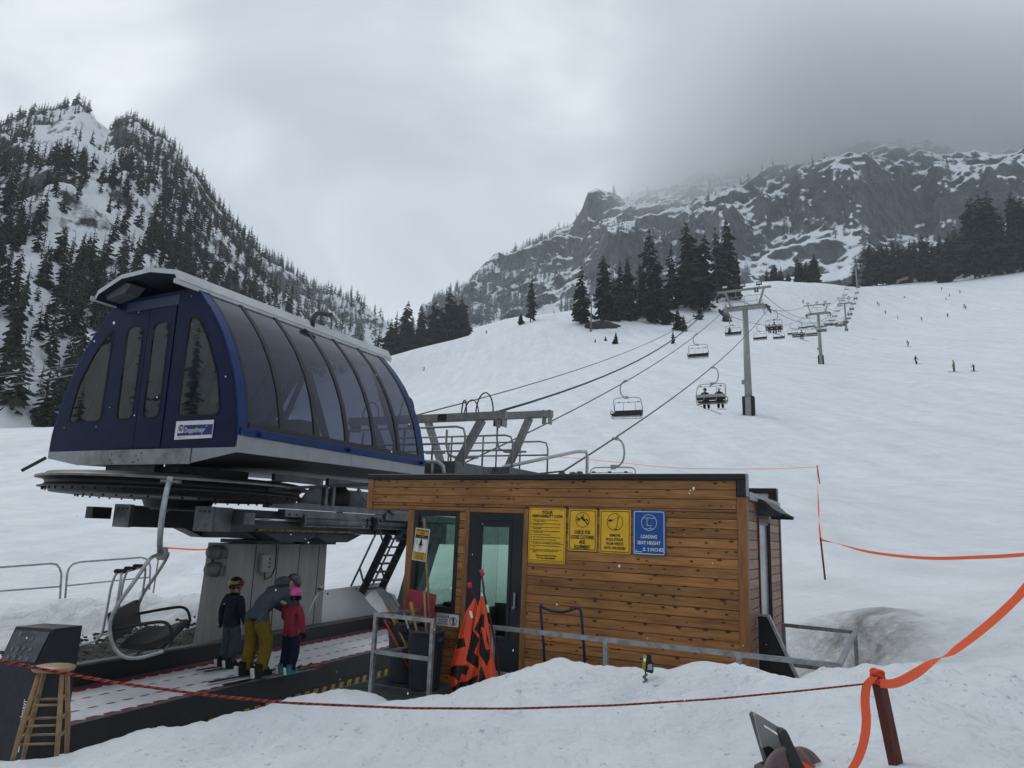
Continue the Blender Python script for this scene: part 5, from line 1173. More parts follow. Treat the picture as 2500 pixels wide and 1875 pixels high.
# ------------------------------------------------------------------ first support portal right behind the terminal
gan = thing('lift_tower', 'twin galvanised portal frame numbered 1 directly behind the blue terminal', 'lift tower', W(0, 0, 0), -A)
PORT = mat('portal_grey', (.27, .285, .285), .5, .35, var=.2, scale=6)
for yf, zt in ((7.35, 4.74), (10.0, 5.20)):
    q = MB(); q.bbox((XC - 2.5, yf - .09, zt - .13), (XC + 2.42, yf + .09, zt + .07)); q.build('cross_beam', PORT, gan)
    for s in (-1, 1):
        q = MB(); q.bar((XC + s * .86, yf, 3.15), (XC + s * 1.72, yf, zt - .12), .13, .20, up=(1, 0, 0)); q.build('leg', PORT, gan)
    for x in (-2.38, -2.2, 2.18, 2.36):
        q = MB(); q.add([(XC + x - .02, yf - .1, zt + .08), (XC + x + .02, yf - .1, zt + .08), (XC + x + .02, yf - .1, zt - .32), (XC + x - .02, yf - .1, zt - .32), (XC + x - .02, yf + .1, zt + .08), (XC + x + .02, yf + .1, zt + .08), (XC + x + .02, yf + .1, zt - .32), (XC + x - .02, yf + .1, zt - .32)], [(0, 3, 2, 1), (4, 5, 6, 7), (0, 1, 5, 4), (1, 2, 6, 5), (2, 3, 7, 6), (3, 0, 4, 7)]); q.build('hook_plate', PORT, gan)
    q = MB(); q.box((XC + (.45 if yf < 8 else .58), yf - .096, zt - .115), (XC + (.72 if yf < 8 else .88), yf - .092, zt + .05)); q.build('warning_plate', INK, gan)
q = MB(); q.box((XC + .62, 9.88, 4.86), (XC + .90, 9.89, 5.13)); nb = q.build('number_plate', INK, gan)
f = Flat(); f.text('1', XC + .76, 4.985, .25, -9.876, bold=.006); f.build('number', WHITE, nb)
q = MB()
for x0, x1, y in ((-1.6, 1.9, 6.3), (-1.9, 1.9, 8.7), (-1.5, 1.9, 10.9)):
    zb = 3.45 + (y - 6.3) * .05
    for z in (zb + .45, zb + .85): q.tube([(XC + x0, y, z), (XC + x1 - .25, y, z), (XC + x1 - .06, y, z - .05), (XC + x1, y, z - .22), (XC + x1, y, zb - .1)] if z > zb + .6 else [(XC + x0, y, z), (XC + x1, y, z)], .026, 8)
    for x in (x0, (x0 + x1) / 2, x1 - .9): q.tube([(XC + x, y, zb - .1), (XC + x, y, zb + .85)], .026, 8)
for y in (7.35, 10.0):
    z = 4.4 if y < 8 else 4.85
    for x, sg in ((-2.0, 1), (.7, 1)): q.tube([(XC + x, y, z), (XC + x, y, z - .35), (XC + x + .08, y, z - .62), (XC + x + .30, y, z - .72), (XC + x + .95, y, z - .72)], .03, 8)
q.build('railing', PORT, gan)
q = MB()
q.bbox((XC + 1.9, 9.0, 3.15), (XC + 2.35, 12.6, 3.42)); q.bbox((XC - 1.9, 6.1, 3.05), (XC + 1.75, 11.1, 3.18)); q.bbox((XC - .6, 6.4, 3.18), (XC + 1.6, 8.2, 3.5)); q.bbox((XC + 1.2, 8.4, 3.18), (XC + 2.0, 12.0, 3.55))
q.build('platform', mat('deck_steel', (.13, .145, .145), .55, .3, var=.2, scale=5), gan)
q = MB()
for i, y in enumerate((11.4, 12.2, 12.75)): q.lathe([(0, .06), (.06, .07), (.16, .05), (.21, .06), (.21, -.06), (.16, -.05), (.06, -.07), (0, -.06)], (XC + 2.15, y, 3.48 + .07 * i), 20, 'x')
sv = q.build('sheave_wheels', mat('worn_red_rubber', (.09, .05, .045), .6, var=.3), gan)
q = MB()
q.tube([(XC + 1.5, 8.6, 3.2), (XC + 1.55, 8.6, 3.45), (XC + 1.7, 8.6, 3.56), (XC + 2.35, 12.0, 4.35), (XC + 2.45, 12.5, 4.40), (XC + 2.45, 12.6, 4.25), (XC + 2.45, 12.6, 3.5)], .05, 8)
q.build('guard_rail', mat('pale_galvanised', (.46, .48, .48), .5, .4, var=.12), gan); q = MB()
q.tube([(XC + .35, 6.2, 3.1), (XC + .40, 6.2, 3.38), (XC + .6, 6.2, 3.48), (XC + 1.25, 6.2, 3.46), (XC + 1.4, 6.2, 3.36), (XC + 1.45, 6.2, 3.1)], .045, 8)
for x in (.75, 1.1): q.tube([(XC + x, 6.2, 3.1), (XC + x, 6.2, 3.46)], .03, 6)
q.build('guard_rail', mat('pale_galvanised', (.46, .48, .48), .5, .4, var=.12), gan)
q = MB()
for x, y, z, w_, h_ in ((-1.75, 7.3, 4.8, .55, .42), (-.55, 7.3, 4.8, .45, .5), (1.15, 7.4, 4.8, .14, .36), (1.75, 7.4, 4.8, .5, .52), (-.2, 10, 5.2, .5, .5)):
    q.tube([(XC + x + w_ * .5 * math.cos(t), y, z + h_ * math.sin(t)) for t in np.linspace(math.pi, 0, 12)], .018, 6)
q.tube([(XC - .78, 7.25, 4.85), (XC - .8, 7.2, 4.2), (XC - .85, 7.1, 3.3)], .03, 6)
q.build('cable_loop', INK, gan)
# ------------------------------------------------------------------ loading conveyor
def st(o, x=0, y=0, z=0, rz=0): o.location = tuple(map(float, W(x, y, z))); o.rotation_euler = (0, 0, -A + rz); return o
conv = thing('loading_conveyor', 'white loading conveyor belt with red dashes and black side walls under the terminal', 'conveyor', W(-7.75, -2.6, -.42), -A)
def bz(y): return .026 * y
X0, X1, Ye = -.76, .78, 11.5
BELT = mat('belt_white', (.80, .81, .82), .7, var=.08, scale=7, bump=.2, bscale=90)
BRED = mat('belt_red', (.40, .035, .07), .7, var=.2, scale=9)
q = MB(); ys = np.linspace(.03, Ye, 60); q.sheet([[(x, y, bz(y)) for x in np.linspace(X0, X1, 8)] for y in ys], False); q.add([(X0, .03, 0), (X1, .03, 0), (X1, -.02, -.06), (X0, -.02, -.06), (X1, -.02, -.14), (X0, -.02, -.14)], [(1, 0, 3, 2), (2, 3, 5, 4)]); 
q.m = 1
for nm, xs, sg in (('far', X0, 1), ('near', X1, -1)):
    y = .06
    while y < Ye - .3:
        e = .004; w0 = .07; a, b = xs + sg * .012, xs + sg * (.012 + w0)
        q.add([(a, y, bz(y) + e), (b, y, bz(y) + e), (b, y + .22, bz(y + .22) + e), (a, y + .22, bz(y + .22) + e), (b + sg * .075, y + .03, bz(y) + e), (b + sg * .075, y + .15, bz(y + .15) + e)], [(0, 1, 2, 3), (1, 4, 5, 2)] if sg > 0 else [(3, 2, 1, 0), (2, 5, 4, 1)])
        y += .22
for xc in (X0 + .53, X0 + 1.02):
    y = .1
    while y < Ye - .3:
        e = .004; h = .02; q.add([(xc - h, y, bz(y) + e), (xc + h, y + .03, bz(y) + e), (xc + h, y + .14, bz(y + .14) + e), (xc - h, y + .11, bz(y + .11) + e)], [(0, 1, 2, 3)]); y += .235
q.build('belt', [BELT, BRED], conv)
SIDE = mat('black_side_sheet', (.013, .014, .017), .42, var=.2, scale=20, bump=.5, bscale=70)
q = MB(); q.prism([(X1 + .01, -.05), (X1 + .06, .02), (X1 + .07, .02), (X1 + .17, -.46), (X1 + .12, -.50), (X1 + .01, -.5)], 'y', 0, Ye)
for i in range(len(q.v)): x, y, z = q.v[i]; q.v[i] = (x, y, z + (bz(y) if z > -.4 else 0))
q.build('side_wall', SIDE, conv)
q = MB(); q.bar((X1 + .035, .0, .012), (X1 + .035, Ye, bz(Ye) + .012), .07, .03); q.build('side_cap', GALVD, conv)
q = MB(); q.prism([(X0 - .01, -.05), (X0 - .03, .02), (X0 - .05, .29), (X0 - .20, .29), (X0 - .20, -.3), (X0 - .01, -.3)], 'y', 0, Ye)
for i in range(len(q.v)): x, y, z = q.v[i]; q.v[i] = (x, y, z + bz(y) * (.75 if z > 0 else 1))
q.build('side_wall', SIDE, conv)
q = MB(); q.bar((X0 - .125, -.01, .30), (X0 - .125, Ye, bz(Ye) * .75 + .30), .17, .03); q.bar((X0 - .02, .0, .008), (X0 - .02, Ye, bz(Ye) + .008), .03, .03); q.build('side_cap', mat('grey_channel', (.13, .13, .128), .6, .2, var=.2), conv)
q = MB(); y = .4; k = 0
while y < 6:
    q.m = k % 2; q.add([(X1 + .163, y, -.40 + bz(y)), (X1 + .163, y + .10, -.40 + bz(y)), (X1 + .143, y + .155, -.305 + bz(y)), (X1 + .143, y + .055, -.305 + bz(y))], [(0, 1, 2, 3)]); y += .10; k += 1
q.build('hazard_strip', [mat('hazard_yellow', (.42, .30, .03), .6, var=.3, scale=20), INK], conv)
q = MB(); q.bbox((X0 - .2, -.12, -.5), (X1 + .14, -.03, -.16)); q.build('end_plate', BLACK, conv)
q = MB(); q.bbox((.28, -.32, -.12), (.96, -.14, .04), .015); o = q.build('timber_block', mat('old_timber', (.12, .07, .035), .7, var=.3, scale=4, stretch=(1, 8, 8)), label='short brown timber block across the near end of the conveyor', cat='timber'); o.location = conv.location; o.rotation_euler = (0, 0, -A)
# gravel strip behind the conveyor
g0 = []
for i in range(44):
    y = -3.4 + i * .17; r_ = []
    for j in range(14):
        t = j / 13; wd = 1.35 + .5 * math.sin(y * 1.1 + 1) + .28 * math.sin(y * 3.7) - .12 * max(0, y - 1.5) ** 1.6
        x = -8.72 - max(.15, wd) * t + (.08 * math.sin(y * 9 + j) if j else 0)
        p = W(x, y, 0); z = gz(p[0], p[1]) + (.08 if 0 < j < 12 else -.04) + random.uniform(-.012, .012); r_.append((p[0], p[1], z))
    g0.append(r_[::-1])
gm, nt, b = nodes('gravel'); L = nt.links
tc = N(nt, 'ShaderNodeTexCoord'); vo = N(nt, 'ShaderNodeTexVoronoi', Scale=22.0); L.new(tc.outputs['Object'], vo.inputs['Vector'])
rp = N(nt, 'ShaderNodeValToRGB'); rp.color_ramp.elements[0].color = (.018, .017, .016, 1); rp.color_ramp.elements[1].color = (.11, .10, .09, 1); L.new(vo.outputs['Color'], rp.inputs['Fac']); L.new(rp.outputs['Color'], b.inputs['Base Color'])
bp = N(nt, 'ShaderNodeBump', Strength=1.0, Distance=.04); L.new(vo.outputs['Distance'], bp.inputs['Height']); L.new(bp.outputs['Normal'], b.inputs['Normal']); b.inputs['Roughness'].default_value = .9
MB().sheet(g0).build('gravel_ground', gm, kind='structure')
q = MB()
for i in range(700):
    y = random.uniform(-3.2, 3.2); x = -8.78 - random.random() ** 1.3 * (1.5 + .4 * math.sin(y * 1.1 + 1)); p = W(x, y, 0); r0 = random.uniform(.015, .045); q.ball((p[0], p[1], gz(p[0], p[1]) + .08), (r0 * random.uniform(.8, 1.5), r0, r0 * .6), 6, 4)
q.build('loose_gravel', gm, label='loose dark gravel between the conveyor and the snow heap', cat='gravel', kind='stuff')
# ------------------------------------------------------------------ padded post, stool
pp = W(-6.98, -3.02, -.72)
pad = thing('padded_control_post', 'black padded post with a sloping vinyl top panel behind the wooden stool', 'padded post', pp, -A + math.radians(8))
VIN = mat('black_vinyl', (.018, .020, .028), .5, var=.25, scale=5, bump=.25, bscale=20)
q = MB(); q.prism([(-.24, 0), (.24, 0), (.24, 1.02), (.16, 1.42), (-.24, 1.42)], 'x', -.28, .28); 
q = MB(); vs = [(-.28, -.24, 0), (.28, -.24, 0), (.28, .24, 0), (-.28, .24, 0), (-.28, -.24, 1.03), (.28, -.24, 1.06), (.28, .24, 1.06), (-.28, .24, 1.03), (-.30, -.10, 1.40), (.28, -.10, 1.42), (.28, .24, 1.42), (-.30, .24, 1.40)]
q.add(vs, [(3, 2, 1, 0), (0, 1, 5, 4), (1, 2, 6, 5), (2, 3, 7, 6), (3, 0, 4, 7), (4, 5, 9, 8), (5, 6, 10, 9), (6, 7, 11, 10), (7, 4, 8, 11), (8, 9, 10, 11)]); q.build('pad_body', VIN, pad)
q = MB(); q.add([(-.25, -.238, 1.07), (.25, -.238, 1.09), (.25, -.118, 1.385), (-.26, -.118, 1.37)], [(0, 1, 2, 3)]); q.xf(Matrix.Translation((0, -.006, .002))); q.build('clear_panel', mat('scratched_vinyl', (.10, .108, .118), .3, var=.3, scale=9), pad)
f = Flat()
for x, z in ((.05, .24), (.0, .14), (.10, .14), (-.16, .12), (-.08, .13), (-.16, .04), (-.07, .05), (.02, .05), (.12, .05), (-.15, .27)):
    f = Flat(); f.q.add([(x + .02 * math.cos(6.28 * i / 14), -.243 + (z + .02 * math.sin(6.28 * i / 14)) * .40 - .014, 1.07 + z + .02 * math.sin(6.28 * i / 14)) for i in range(14)], [tuple(range(14))]); f.build('push_button', mat('dim_button', (.15, .155, .155), .4), pad)
t_ = text('Doppelmayr', .085, bold=.001, align='LEFT'); f = Flat(); f.lay([(-v[1] + .20, v[0] * .95 + .32, 0) for v in t_[0]], t_[1], 0, 0, .244); f.ring([(.165, .22), (.235, .22), (.235, .30), (.165, .30)], [(.18, .235), (.22, .235), (.22, .285), (.18, .285)], .244); f.build('lettering', WHITE, pad)
sp_ = P(97, 1852, 7.8); sp_[2] = gz(sp_[0], sp_[1]) + .02
OAK = mat('oak_stool_wood', (.33, .20, .095), .42, var=.2, scale=4, stretch=(2, 2, 2), bump=.1)
stool = thing('bar_stool', 'round wooden bar stool standing at the near end of the conveyor', 'stool', sp_, .3)
q = MB(); H_ = .76; q.lathe([(0, H_), (.145, H_), (.165, H_ - .008), (.17, H_ - .02), (.16, H_ - .036), (.13, H_ - .04), (0, H_ - .04)], n=28); q.build('seat', OAK, stool)
lg = [Vector((math.cos(a), math.sin(a), 0)) for a in (.78, 2.36, 3.93, 5.5)]
for d in lg: q = MB(); q.tube([d * .24 + Vector((0, 0, -.05)), d * .195 + Vector((0, 0, .3)), d * .12 + Vector((0, 0, H_ - .03))], [.017, .022, .018], 10); q.build('leg', OAK, stool)
for k, z in enumerate((.16, .30, .46)):
    for i in range(4):
        zz_ = z + (.04 if i % 2 else 0); r0 = .24 - (.24 - .12) * (zz_ + .05) / (H_ + .02); a, b = lg[i] * r0, lg[(i + 1) % 4] * r0
        q = MB(); q.tube([a + Vector((0, 0, zz_)), b + Vector((0, 0, zz_))], .010, 8); q.build('rung', OAK, stool)
# ------------------------------------------------------------------ platform, rails
q = MB(); q.m = 0
for x in np.arange(-4.42, -2.52, .035): q.box((x, -1.1, .015), (x + .007, -.02, .05))
for y in (-1.12, -.55, -.02): q.box((-4.45, y - .012, -.02), (-2.5, y + .012, .054))
for x in (-4.45, -2.5): q.box((x - .012, -1.13, -.05), (x + .012, -.008, .056))
q.box((-4.46, -1.155, -.12), (-2.49, -1.135, .056))
st(q.build('grating_platform', GALVD, label='galvanised bar grating platform in front of the shack door', cat='platform'))
TUBE = mat('galvanised_tube', (.37, .39, .40), .48, .5, var=.25, scale=14, bump=.05)
g = thing('tool_rail', 'square galvanised guard frame round the bins on the platform', 'railing', W(-3.53, -1.1, .05), -A)
def post(par, x, y, z0, z1, w=.042): q = MB(); q.box((x - w / 2, y - w / 2, z0), (x + w / 2, y + w / 2, z1)); return q.build('post', TUBE, par)
def rail(par, a, b, w=.042, nm='rail'): q = MB(); q.bar(a, b, w); return q.build(nm, TUBE, par)
for x in (-.39, .39): post(g, x, 0, -.12, .86)
rail(g, (-.412, 0, .88), (.412, 0, .88), nm='top_rail'); rail(g, (-.369, 0, .48), (.369, 0, .48), nm='middle_rail'); rail(g, (-.39, .021, .45), (-.30, 1.0, .46), .03, 'side_rail'); rail(g, (-.39, .021, .88), (-.32, 1.0, .88), .03, 'side_rail')
g = thing('guard_rail', 'long galvanised handrail along the front of the shack, half buried in snow', 'railing', W(-1.14, -1.1, .05), -A)
for x in (-1.25, 0, 1.25): post(g, x, 0, -.3, .859)
rail(g, (-1.271, 0, .88), (1.271, 0, .88), nm='top_rail'); rail(g, (-1.229, 0, .43), (-.021, 0, .43), nm='middle_rail'); rail(g, (.021, 0, .43), (1.229, 0, .43), nm='middle_rail')
q = MB(); q.tube([(-1.30, -.01, .90), (-1.27, -.035, .91), (-1.24, -.03, .86), (-1.23, -.028, .5), (-1.235, -.026, .3)], .008, 6); q.build('tie_cord', mat('pale_cord', (.45, .45, .43), .8), g)
g = thing('guard_rail', 'short galvanised return rail beside the dirty snow hollow right of the shack', 'railing', W(.55, .2, .05), -A)
post(g, .37, -1.3, -.3, .859); post(g, .37, 1.42, -.3, .859); post(g, -.43, 1.52, -.3, .859); post(g, .40, .9, -.3, .859, .035)
rail(g, (-.419, -1.3, .88), (.391, -1.3, .88), nm='top_rail'); rail(g, (.37, -1.279, .88), (.37, 1.42, .88), nm='top_rail'); rail(g, (.349, 1.42, .88), (-.45, 1.52, .88), nm='top_rail'); rail(g, (.37, -1.279, .43), (.37, 1.40, .43), nm='middle_rail'); rail(g, (.35, 1.42, .43), (-.41, 1.52, .43), nm='middle_rail')
# tubular hoop rails on the snow left of the terminal
def hoop(pts_px, D, mid, label):
    ps = [P(x, y, D(x)) for x, y in pts_px]; base = (ps[0] + ps[-1]) / 2; base[2] = gz(base[0], base[1])
    t = thing('hoop_rail', label, 'railing', base, 0, 'tubular hoop rails on the snow')
    q = MB(); q.tube([p - base for p in ps], .03, 10); q.build('hoop', TUBE, t); a, b = (P(x, y, D(x)) for x, y in mid); q = MB(); q.tube([a - base, b - base], .024, 8); q.build('cross_tube', TUBE, t)
Dl = lambda x: 24.5 + .008 * x
hoop([(-160, 1462), (-160, 1420), (-150, 1402), (-120, 1394), (0, 1385), (125, 1376), (138, 1378), (146, 1388), (150, 1402), (146, 1470)], Dl, ((-158, 1455), (147, 1432)), 'hoop rail cut by the left border, next to the whole one')
hoop([(159, 1463), (164, 1402), (168, 1388), (178, 1377), (195, 1372), (345, 1361), (356, 1364), (364, 1373), (367, 1385), (365, 1440)], Dl, ((163, 1430), (366, 1409)), 'whole hoop rail between the border one and the hanging chair')
# ------------------------------------------------------------------ bins and tools
BIN = mat('grey_blue_plastic', (.045, .055, .068), .5, var=.15, scale=6, bump=.08)
def bin_(x, y, label, bag=False):
    t = thing('waste_bin', label, 'bin', W(x, y, .055), -A, 'plastic bins on the platform')
    q = MB(); q.lathe([(0, 0), (.17, 0), (.178, .02), (.205, .50), (.215, .51), (.215, .64), (.228, .645), (.228, .67), (.205, .67), (.20, .5), (.165, .03), (0, .03)], n=32); q.build('body', BIN, t)
    q = MB()
    for s in (-1, 1): q.bbox((s * .21 - .03, -.06, .55), (s * .21 + .03, .06, .60), .01)
    q.build('grip', BIN, t)
    if bag:
        q = MB(); r_ = []
        for k in range(5):
            row = []
            for j in range(26): an = 6.28318 * j / 26; rr = .236 + .012 * math.sin(j * 2.7 + k) - .01 * (k == 4); row.append((rr * math.cos(an), rr * math.sin(an), .60 + .028 * k + .012 * math.sin(j * 1.9)))
            r_.append(row + row[:1])
        q.sheet(r_); q.build('bin_liner', mat('black_film', (.01, .01, .011), .3, bump=.4, bscale=30), t)
    return t
b1 = onz(1010, 1688, .055); b1 = Lc(b1); b2 = Lc(onz(956, 1668, .055))
bin_(b1[0], b1[1] + .2, 'grey plastic bin full of shovels and wooden handles'); bin_(b2[0] + .02, b2[1] + .2, 'grey plastic bin with a black liner, behind the one holding shovels', True)
bx, by = b1[0], b1[1] + .2
def tool(name, label, cat, a, b, r, m, parts=(), group=None):
    """a: foot in the bin, b: top end (station frame)"""
    t = thing(name, label, cat, W(*a), -A, group); d = Vector(b) - Vector(a); q = MB(); q.tube([(0, 0, 0), d * .5, d], r, 8); q.build('handle', m, t); return t, d
def onYp(px, py, Y): return onY(px, py, Y)
LIGHTW = mat('pale_tool_wood', (.40, .24, .13), .6, var=.2, scale=5, stretch=(5, 5, 1)); GRIPY = mat('yellow_grip', (.42, .26, .03), .5, var=.2)
# red shovel
a = (bx + .03, by + .03, .25); b = tuple(onYp(1036, 1443, by + .10))
t, d = tool('snow_shovel', 'red bladed shovel standing blade up in the full bin', 'shovel', a, b, .016, mat('pink_wood', (.42, .18, .12), .6, var=.15))
C4 = [np.array(onYp(x, y, by + .13)) - np.array(a) for x, y in ((986, 1494), (1056, 1508), (1065, 1452), (999, 1437))]
q = MB(); q.add([c for c in C4] + [c + np.array([0, .012, 0]) for c in C4], [(3, 2, 1, 0), (4, 5, 6, 7), (0, 1, 5, 4), (1, 2, 6, 5), (2, 3, 7, 6), (3, 0, 4, 7)]); q.build('blade', mat('red_plastic', (.30, .03, .045), .5, var=.15, scale=4), t)
# two scoops
a = (bx - .10, by + .02, .25); b = tuple(onYp(938, 1468, by - .02))
t, d = tool('snow_shovel', 'grey aluminium bladed shovel leaning out over the guard frame', 'shovel', a, b, .015, LIGHTW)
pts = [(915, 1438), (928, 1436), (950, 1452), (972, 1488), (970, 1502), (958, 1494), (935, 1466)]
q = MB(); cs_ = [np.array(onYp(x, y, by - .04)) - np.array(a) for x, y in pts]; n = len(cs_); q.add([c for c in cs_] + [c + np.array([.01, .03, 0]) for c in cs_], [tuple(range(n - 1, -1, -1)), tuple(range(n, 2 * n))] + [(i, (i + 1) % n, n + (i + 1) % n, n + i) for i in range(n)]); q.build('blade', GALVD, t)
q = MB(); e0 = d * .55; q.tube([d * .62, d * .86], .021, 8); q.build('grip', GRIPY, t)
a = (bx - .13, by + .08, .25); b = tuple(onYp(948, 1478, by + .15))
t, d = tool('snow_shovel', 'translucent white plastic scoop shovel behind the grey bladed one', 'shovel', a, b, .015, WOODH)
g_ = []
for (x0, y0), (x1, y1), dp in (((891, 1459), (903, 1446), 0), ((905, 1476), (930, 1440), .05), ((925, 1496), (962, 1452), .07), ((945, 1502), (976, 1478), .05)):
    row = []
    for k in range(7): tt = k / 6; p_ = np.array(onYp(x0 + (x1 - x0) * tt, y0 + (y1 - y0) * tt, by + .12)) - np.array(a); row.append(tuple(p_ + np.array([0, dp * math.sin(math.pi * tt) + .006 * (k % 2), 0])))
    g_.append(row)
q = MB(); q.sheet(g_); q.sheet([[(x, y + .008, z) for x, y, z in r_][::-1] for r_ in g_]); q.build('scoop', mat('white_plastic', (.55, .56, .56), .45, var=.08), t)
for (px0, py0, dx, dy, m_, lb, gp) in ((1003, 1470, .06, -.05, LIGHTW, 'pale handle with a yellow grip in the middle of the full bin', 1), (985, 1492, -.02, .0, mat('grey_tube', (.28, .29, .30), .4, .5), 'grey metal tube handle in the full bin', 0), (966, 1510, -.06, .05, WOODH, 'short brown wooden handle behind the metal tube', 0), (996, 1505, .0, .09, WOODH, 'brown wooden handle close behind the yellow gripped one', 0), (938, 1512, -.13, -.05, RED, 'thin red handle lowest on the side of the grey bladed shovel', 0)):
    a = (bx + dx, by + dy, .2); b = tuple(onYp(px0, py0, by + dy)); d = Vector(b) - Vector(a)
    if gp: t, d = tool('wooden_tool', lb, 'tool', a, b, .014, m_); q = MB(); q.tube([d * .78, d * 1.0], .022, 8); q.build('grip', GRIPY, t)
    else: q = MB(); q.tube([(0, 0, 0), d * .5, d], .014, 8); st(q.build('wooden_tool' if m_ is WOODH else 'long_tool', m_, label=lb, cat='tool'), *a)
# tall pole with the tree well warning
a = (bx + .02, by + .14, .2); b = np.array(onYp(1036, 1266, by + .12))
t, d = tool('warning_pole', 'tall wooden pole carrying the SNOW SUFFOCATION HAZARD sign', 'sign', a, tuple(b), .017, mat('dull_pole_wood', (.30, .175, .09), .65, var=.2))
cc = np.array(onYp(1027.5, 1329.5, by + .09)); sg = bpy.data.objects.new('sign_plate', MB().prism(rrect(.215, .40, .012), 'y', 0, .004).mesh('sign_plate', WHITE)); COL.objects.link(sg); sg.parent = t
sg.location = tuple(cc - np.array(a)); sg.rotation_euler = (0, math.radians(4.5), 0)
f = Flat(); f.ring(rrect(.197, .382, .008), rrect(.187, .372, .006), .0015); f.poly([(-.094, .072), (.094, .072), (.094, .118), (-.094, .118)], .002); f.text('SNOW SUFFOCATION', 0, .168, .027, .004, bold=.001, fit=.175); f.text('HAZARD', 0, .139, .027, .004, bold=.001, fit=.075)
for i, s_ in enumerate(('Avoid Tree Wells', 'and Keep Your', 'Partner in Sight')): f.text(s_, 0, -.112 - .026 * i, .025, .004, bold=.0006, fit=(.14, .12, .13)[i])
f.poly([(0, .074), (.018, .045), (.008, .047), (.026, .02), (.012, .023), (.038, -.01), (-.038, -.01), (-.012, .023), (-.026, .02), (-.008, .047), (-.018, .045)], .004); f.line([(0, -.01), (0, -.04)], .008); f.line([(-.06, .05), (-.06, .015), (-.066, .0)], .006); f.line([(-.067, .04), (-.053, .036)], .004); f.build('lettering', INK, sg)
f = Flat(); f.poly([(-.0935, .119), (.0935, .119), (.0935, .186), (-.0935, .186)], .003); f.poly([(-.0935, -.186), (.0935, -.186), (.0935, -.092), (-.0935, -.092)], .003); f.build('yellow_bands', mat('sign_amber', (.55, .33, .012), .5), sg)
f = Flat(); f.text('Tree Wells &', 0, .104, .022, .0045, fit=.085); f.text('Deep Snow Immersion', 0, .083, .022, .0045, fit=.165); f.build('band_lettering', MATS['sign_amber'], sg)
f = Flat(); f.circle(-.005, -.04, .03, .004, .004); f.line([(-.012, -.02), (-.005, -.05), (.0, -.06)], .007); f.build('buried_figure', mat('sign_magenta', (.35, .03, .14), .5), sg)
# ------------------------------------------------------------------ folded banner on two poles
YB = -1.42; fo = 0.2049
def B(x, y, dy=0): return np.array(onY(1090 + fo * x, 1380 + fo * y, YB + dy))
base = B(480, 1600); base[2] = .2
ban = thing('folded_banner', 'orange fabric banner with dark letters, folded round two poles in the snow before the door', 'banner', W(*base), -A)
def BL(x, y, dy=0): return B(x, y, dy) - base
Lx = [(330, 395), (285, 470), (240, 540), (205, 640), (180, 745), (150, 820), (125, 920), (105, 1000), (85, 1090), (62, 1190), (45, 1270), (38, 1330), (55, 1440), (85, 1520), (110, 1580), (112, 1625)]
Rx = [(345, 390), (365, 450), (372, 500), (375, 600), (372, 720), (385, 880), (385, 1000), (382, 1100), (380, 1200), (378, 1300), (372, 1400), (360, 1500), (345, 1580), (330, 1640)]
L2 = [(420, 340), (400, 400), (375, 480), (350, 600), (330, 700), (318, 790), (300, 900), (270, 1000), (240, 1120), (205, 1230), (180, 1330), (150, 1420), (130, 1500), (110, 1540)]
R2 = [(432, 345), (445, 400), (465, 480), (485, 600), (505, 720), (520, 840), (535, 960), (555, 1080), (575, 1180), (590, 1270), (600, 1340), (545, 1345), (490, 1385), (490, 1540)]
dark = [[(130, 870), (210, 860), (230, 970), (115, 1000)], [(310, 770), (392, 880), (330, 1040), (388, 1095), (378, 1235), (230, 1130)], [(418, 578), (450, 588), (452, 740), (405, 742), (402, 835), (330, 765)], [(403, 850), (410, 745), (470, 1010), (520, 1000), (520, 1100), (480, 1205), (392, 1060)], [(60, 1203), (212, 1190), (185, 1290), (135, 1440), (150, 1500), (105, 1540), (60, 1455), (110, 1435), (138, 1380), (95, 1330), (40, 1320)], [(213, 1183), (272, 1215), (232, 1315), (183, 1292)], [(150, 1395), (240, 1385), (382, 1300), (362, 1470), (255, 1512), (115, 1508)], [(420, 1198), (470, 1350), (372, 1425), (395, 1240)], [(248, 1562), (362, 1520), (345, 1598), (272, 1618)], [(470, 760), (505, 900), (515, 990), (480, 900)]]
def ip(pts, n):
    pts = np.array(pts, float); t = np.linspace(0, 1, len(pts)); s_ = np.linspace(0, 1, n); return np.stack([np.interp(s_, t, pts[:, 0]), np.interp(s_, t, pts[:, 1])], 1)
for k, (Lp, Rp, off) in enumerate(((L2, R2, -.05), (Lx, Rx, .03))):
    nv, nu = 120, 46; a_, b_ = ip(Lp, nv), ip(Rp, nv); q = MB(); gr = []
    for i in range(nv):
        row = []
        for j in range(nu):
            u = j / (nu - 1); xx, yy = a_[i] * (1 - u) + b_[i] * u; v = i / nv
            dep = off - .05 * v * math.sin(u * 9.4 + v * 2 + k * 2) - .03 * v * math.sin(u * 21 + 3 * v) - .03 * math.sin(math.pi * u)
            row.append((xx, yy, dep))
        gr.append(row)
    vs = [tuple(BL(*p)) for r_ in gr for p in r_]; q.v = vs; cen = []
    for i in range(nv - 1):
        for j in range(nu - 1):
            c = ((gr[i][j][0] + gr[i + 1][j + 1][0]) / 2, (gr[i][j][1] + gr[i + 1][j + 1][1]) / 2)
            q.f.append((i * nu + j, (i + 1) * nu + j, (i + 1) * nu + j + 1, i * nu + j + 1)); q.sm.append(True)
            q.mi.append(0); cen.append(c)
    cen = np.array(cen); hitd = np.zeros(len(cen), bool)
    for d_ in dark: hitd |= inpoly(cen[:, 0], cen[:, 1], d_)
    q.mi = [int(v) for v in hitd]
    o = q.build('cloth', [ORANGE, mat('dark_letter_fabric', (.022, .010, .012), .85, var=.2, bump=.1, bscale=200)], ban)
POLE = mat('maroon_pole', (.055, .010, .014), .5, var=.2)
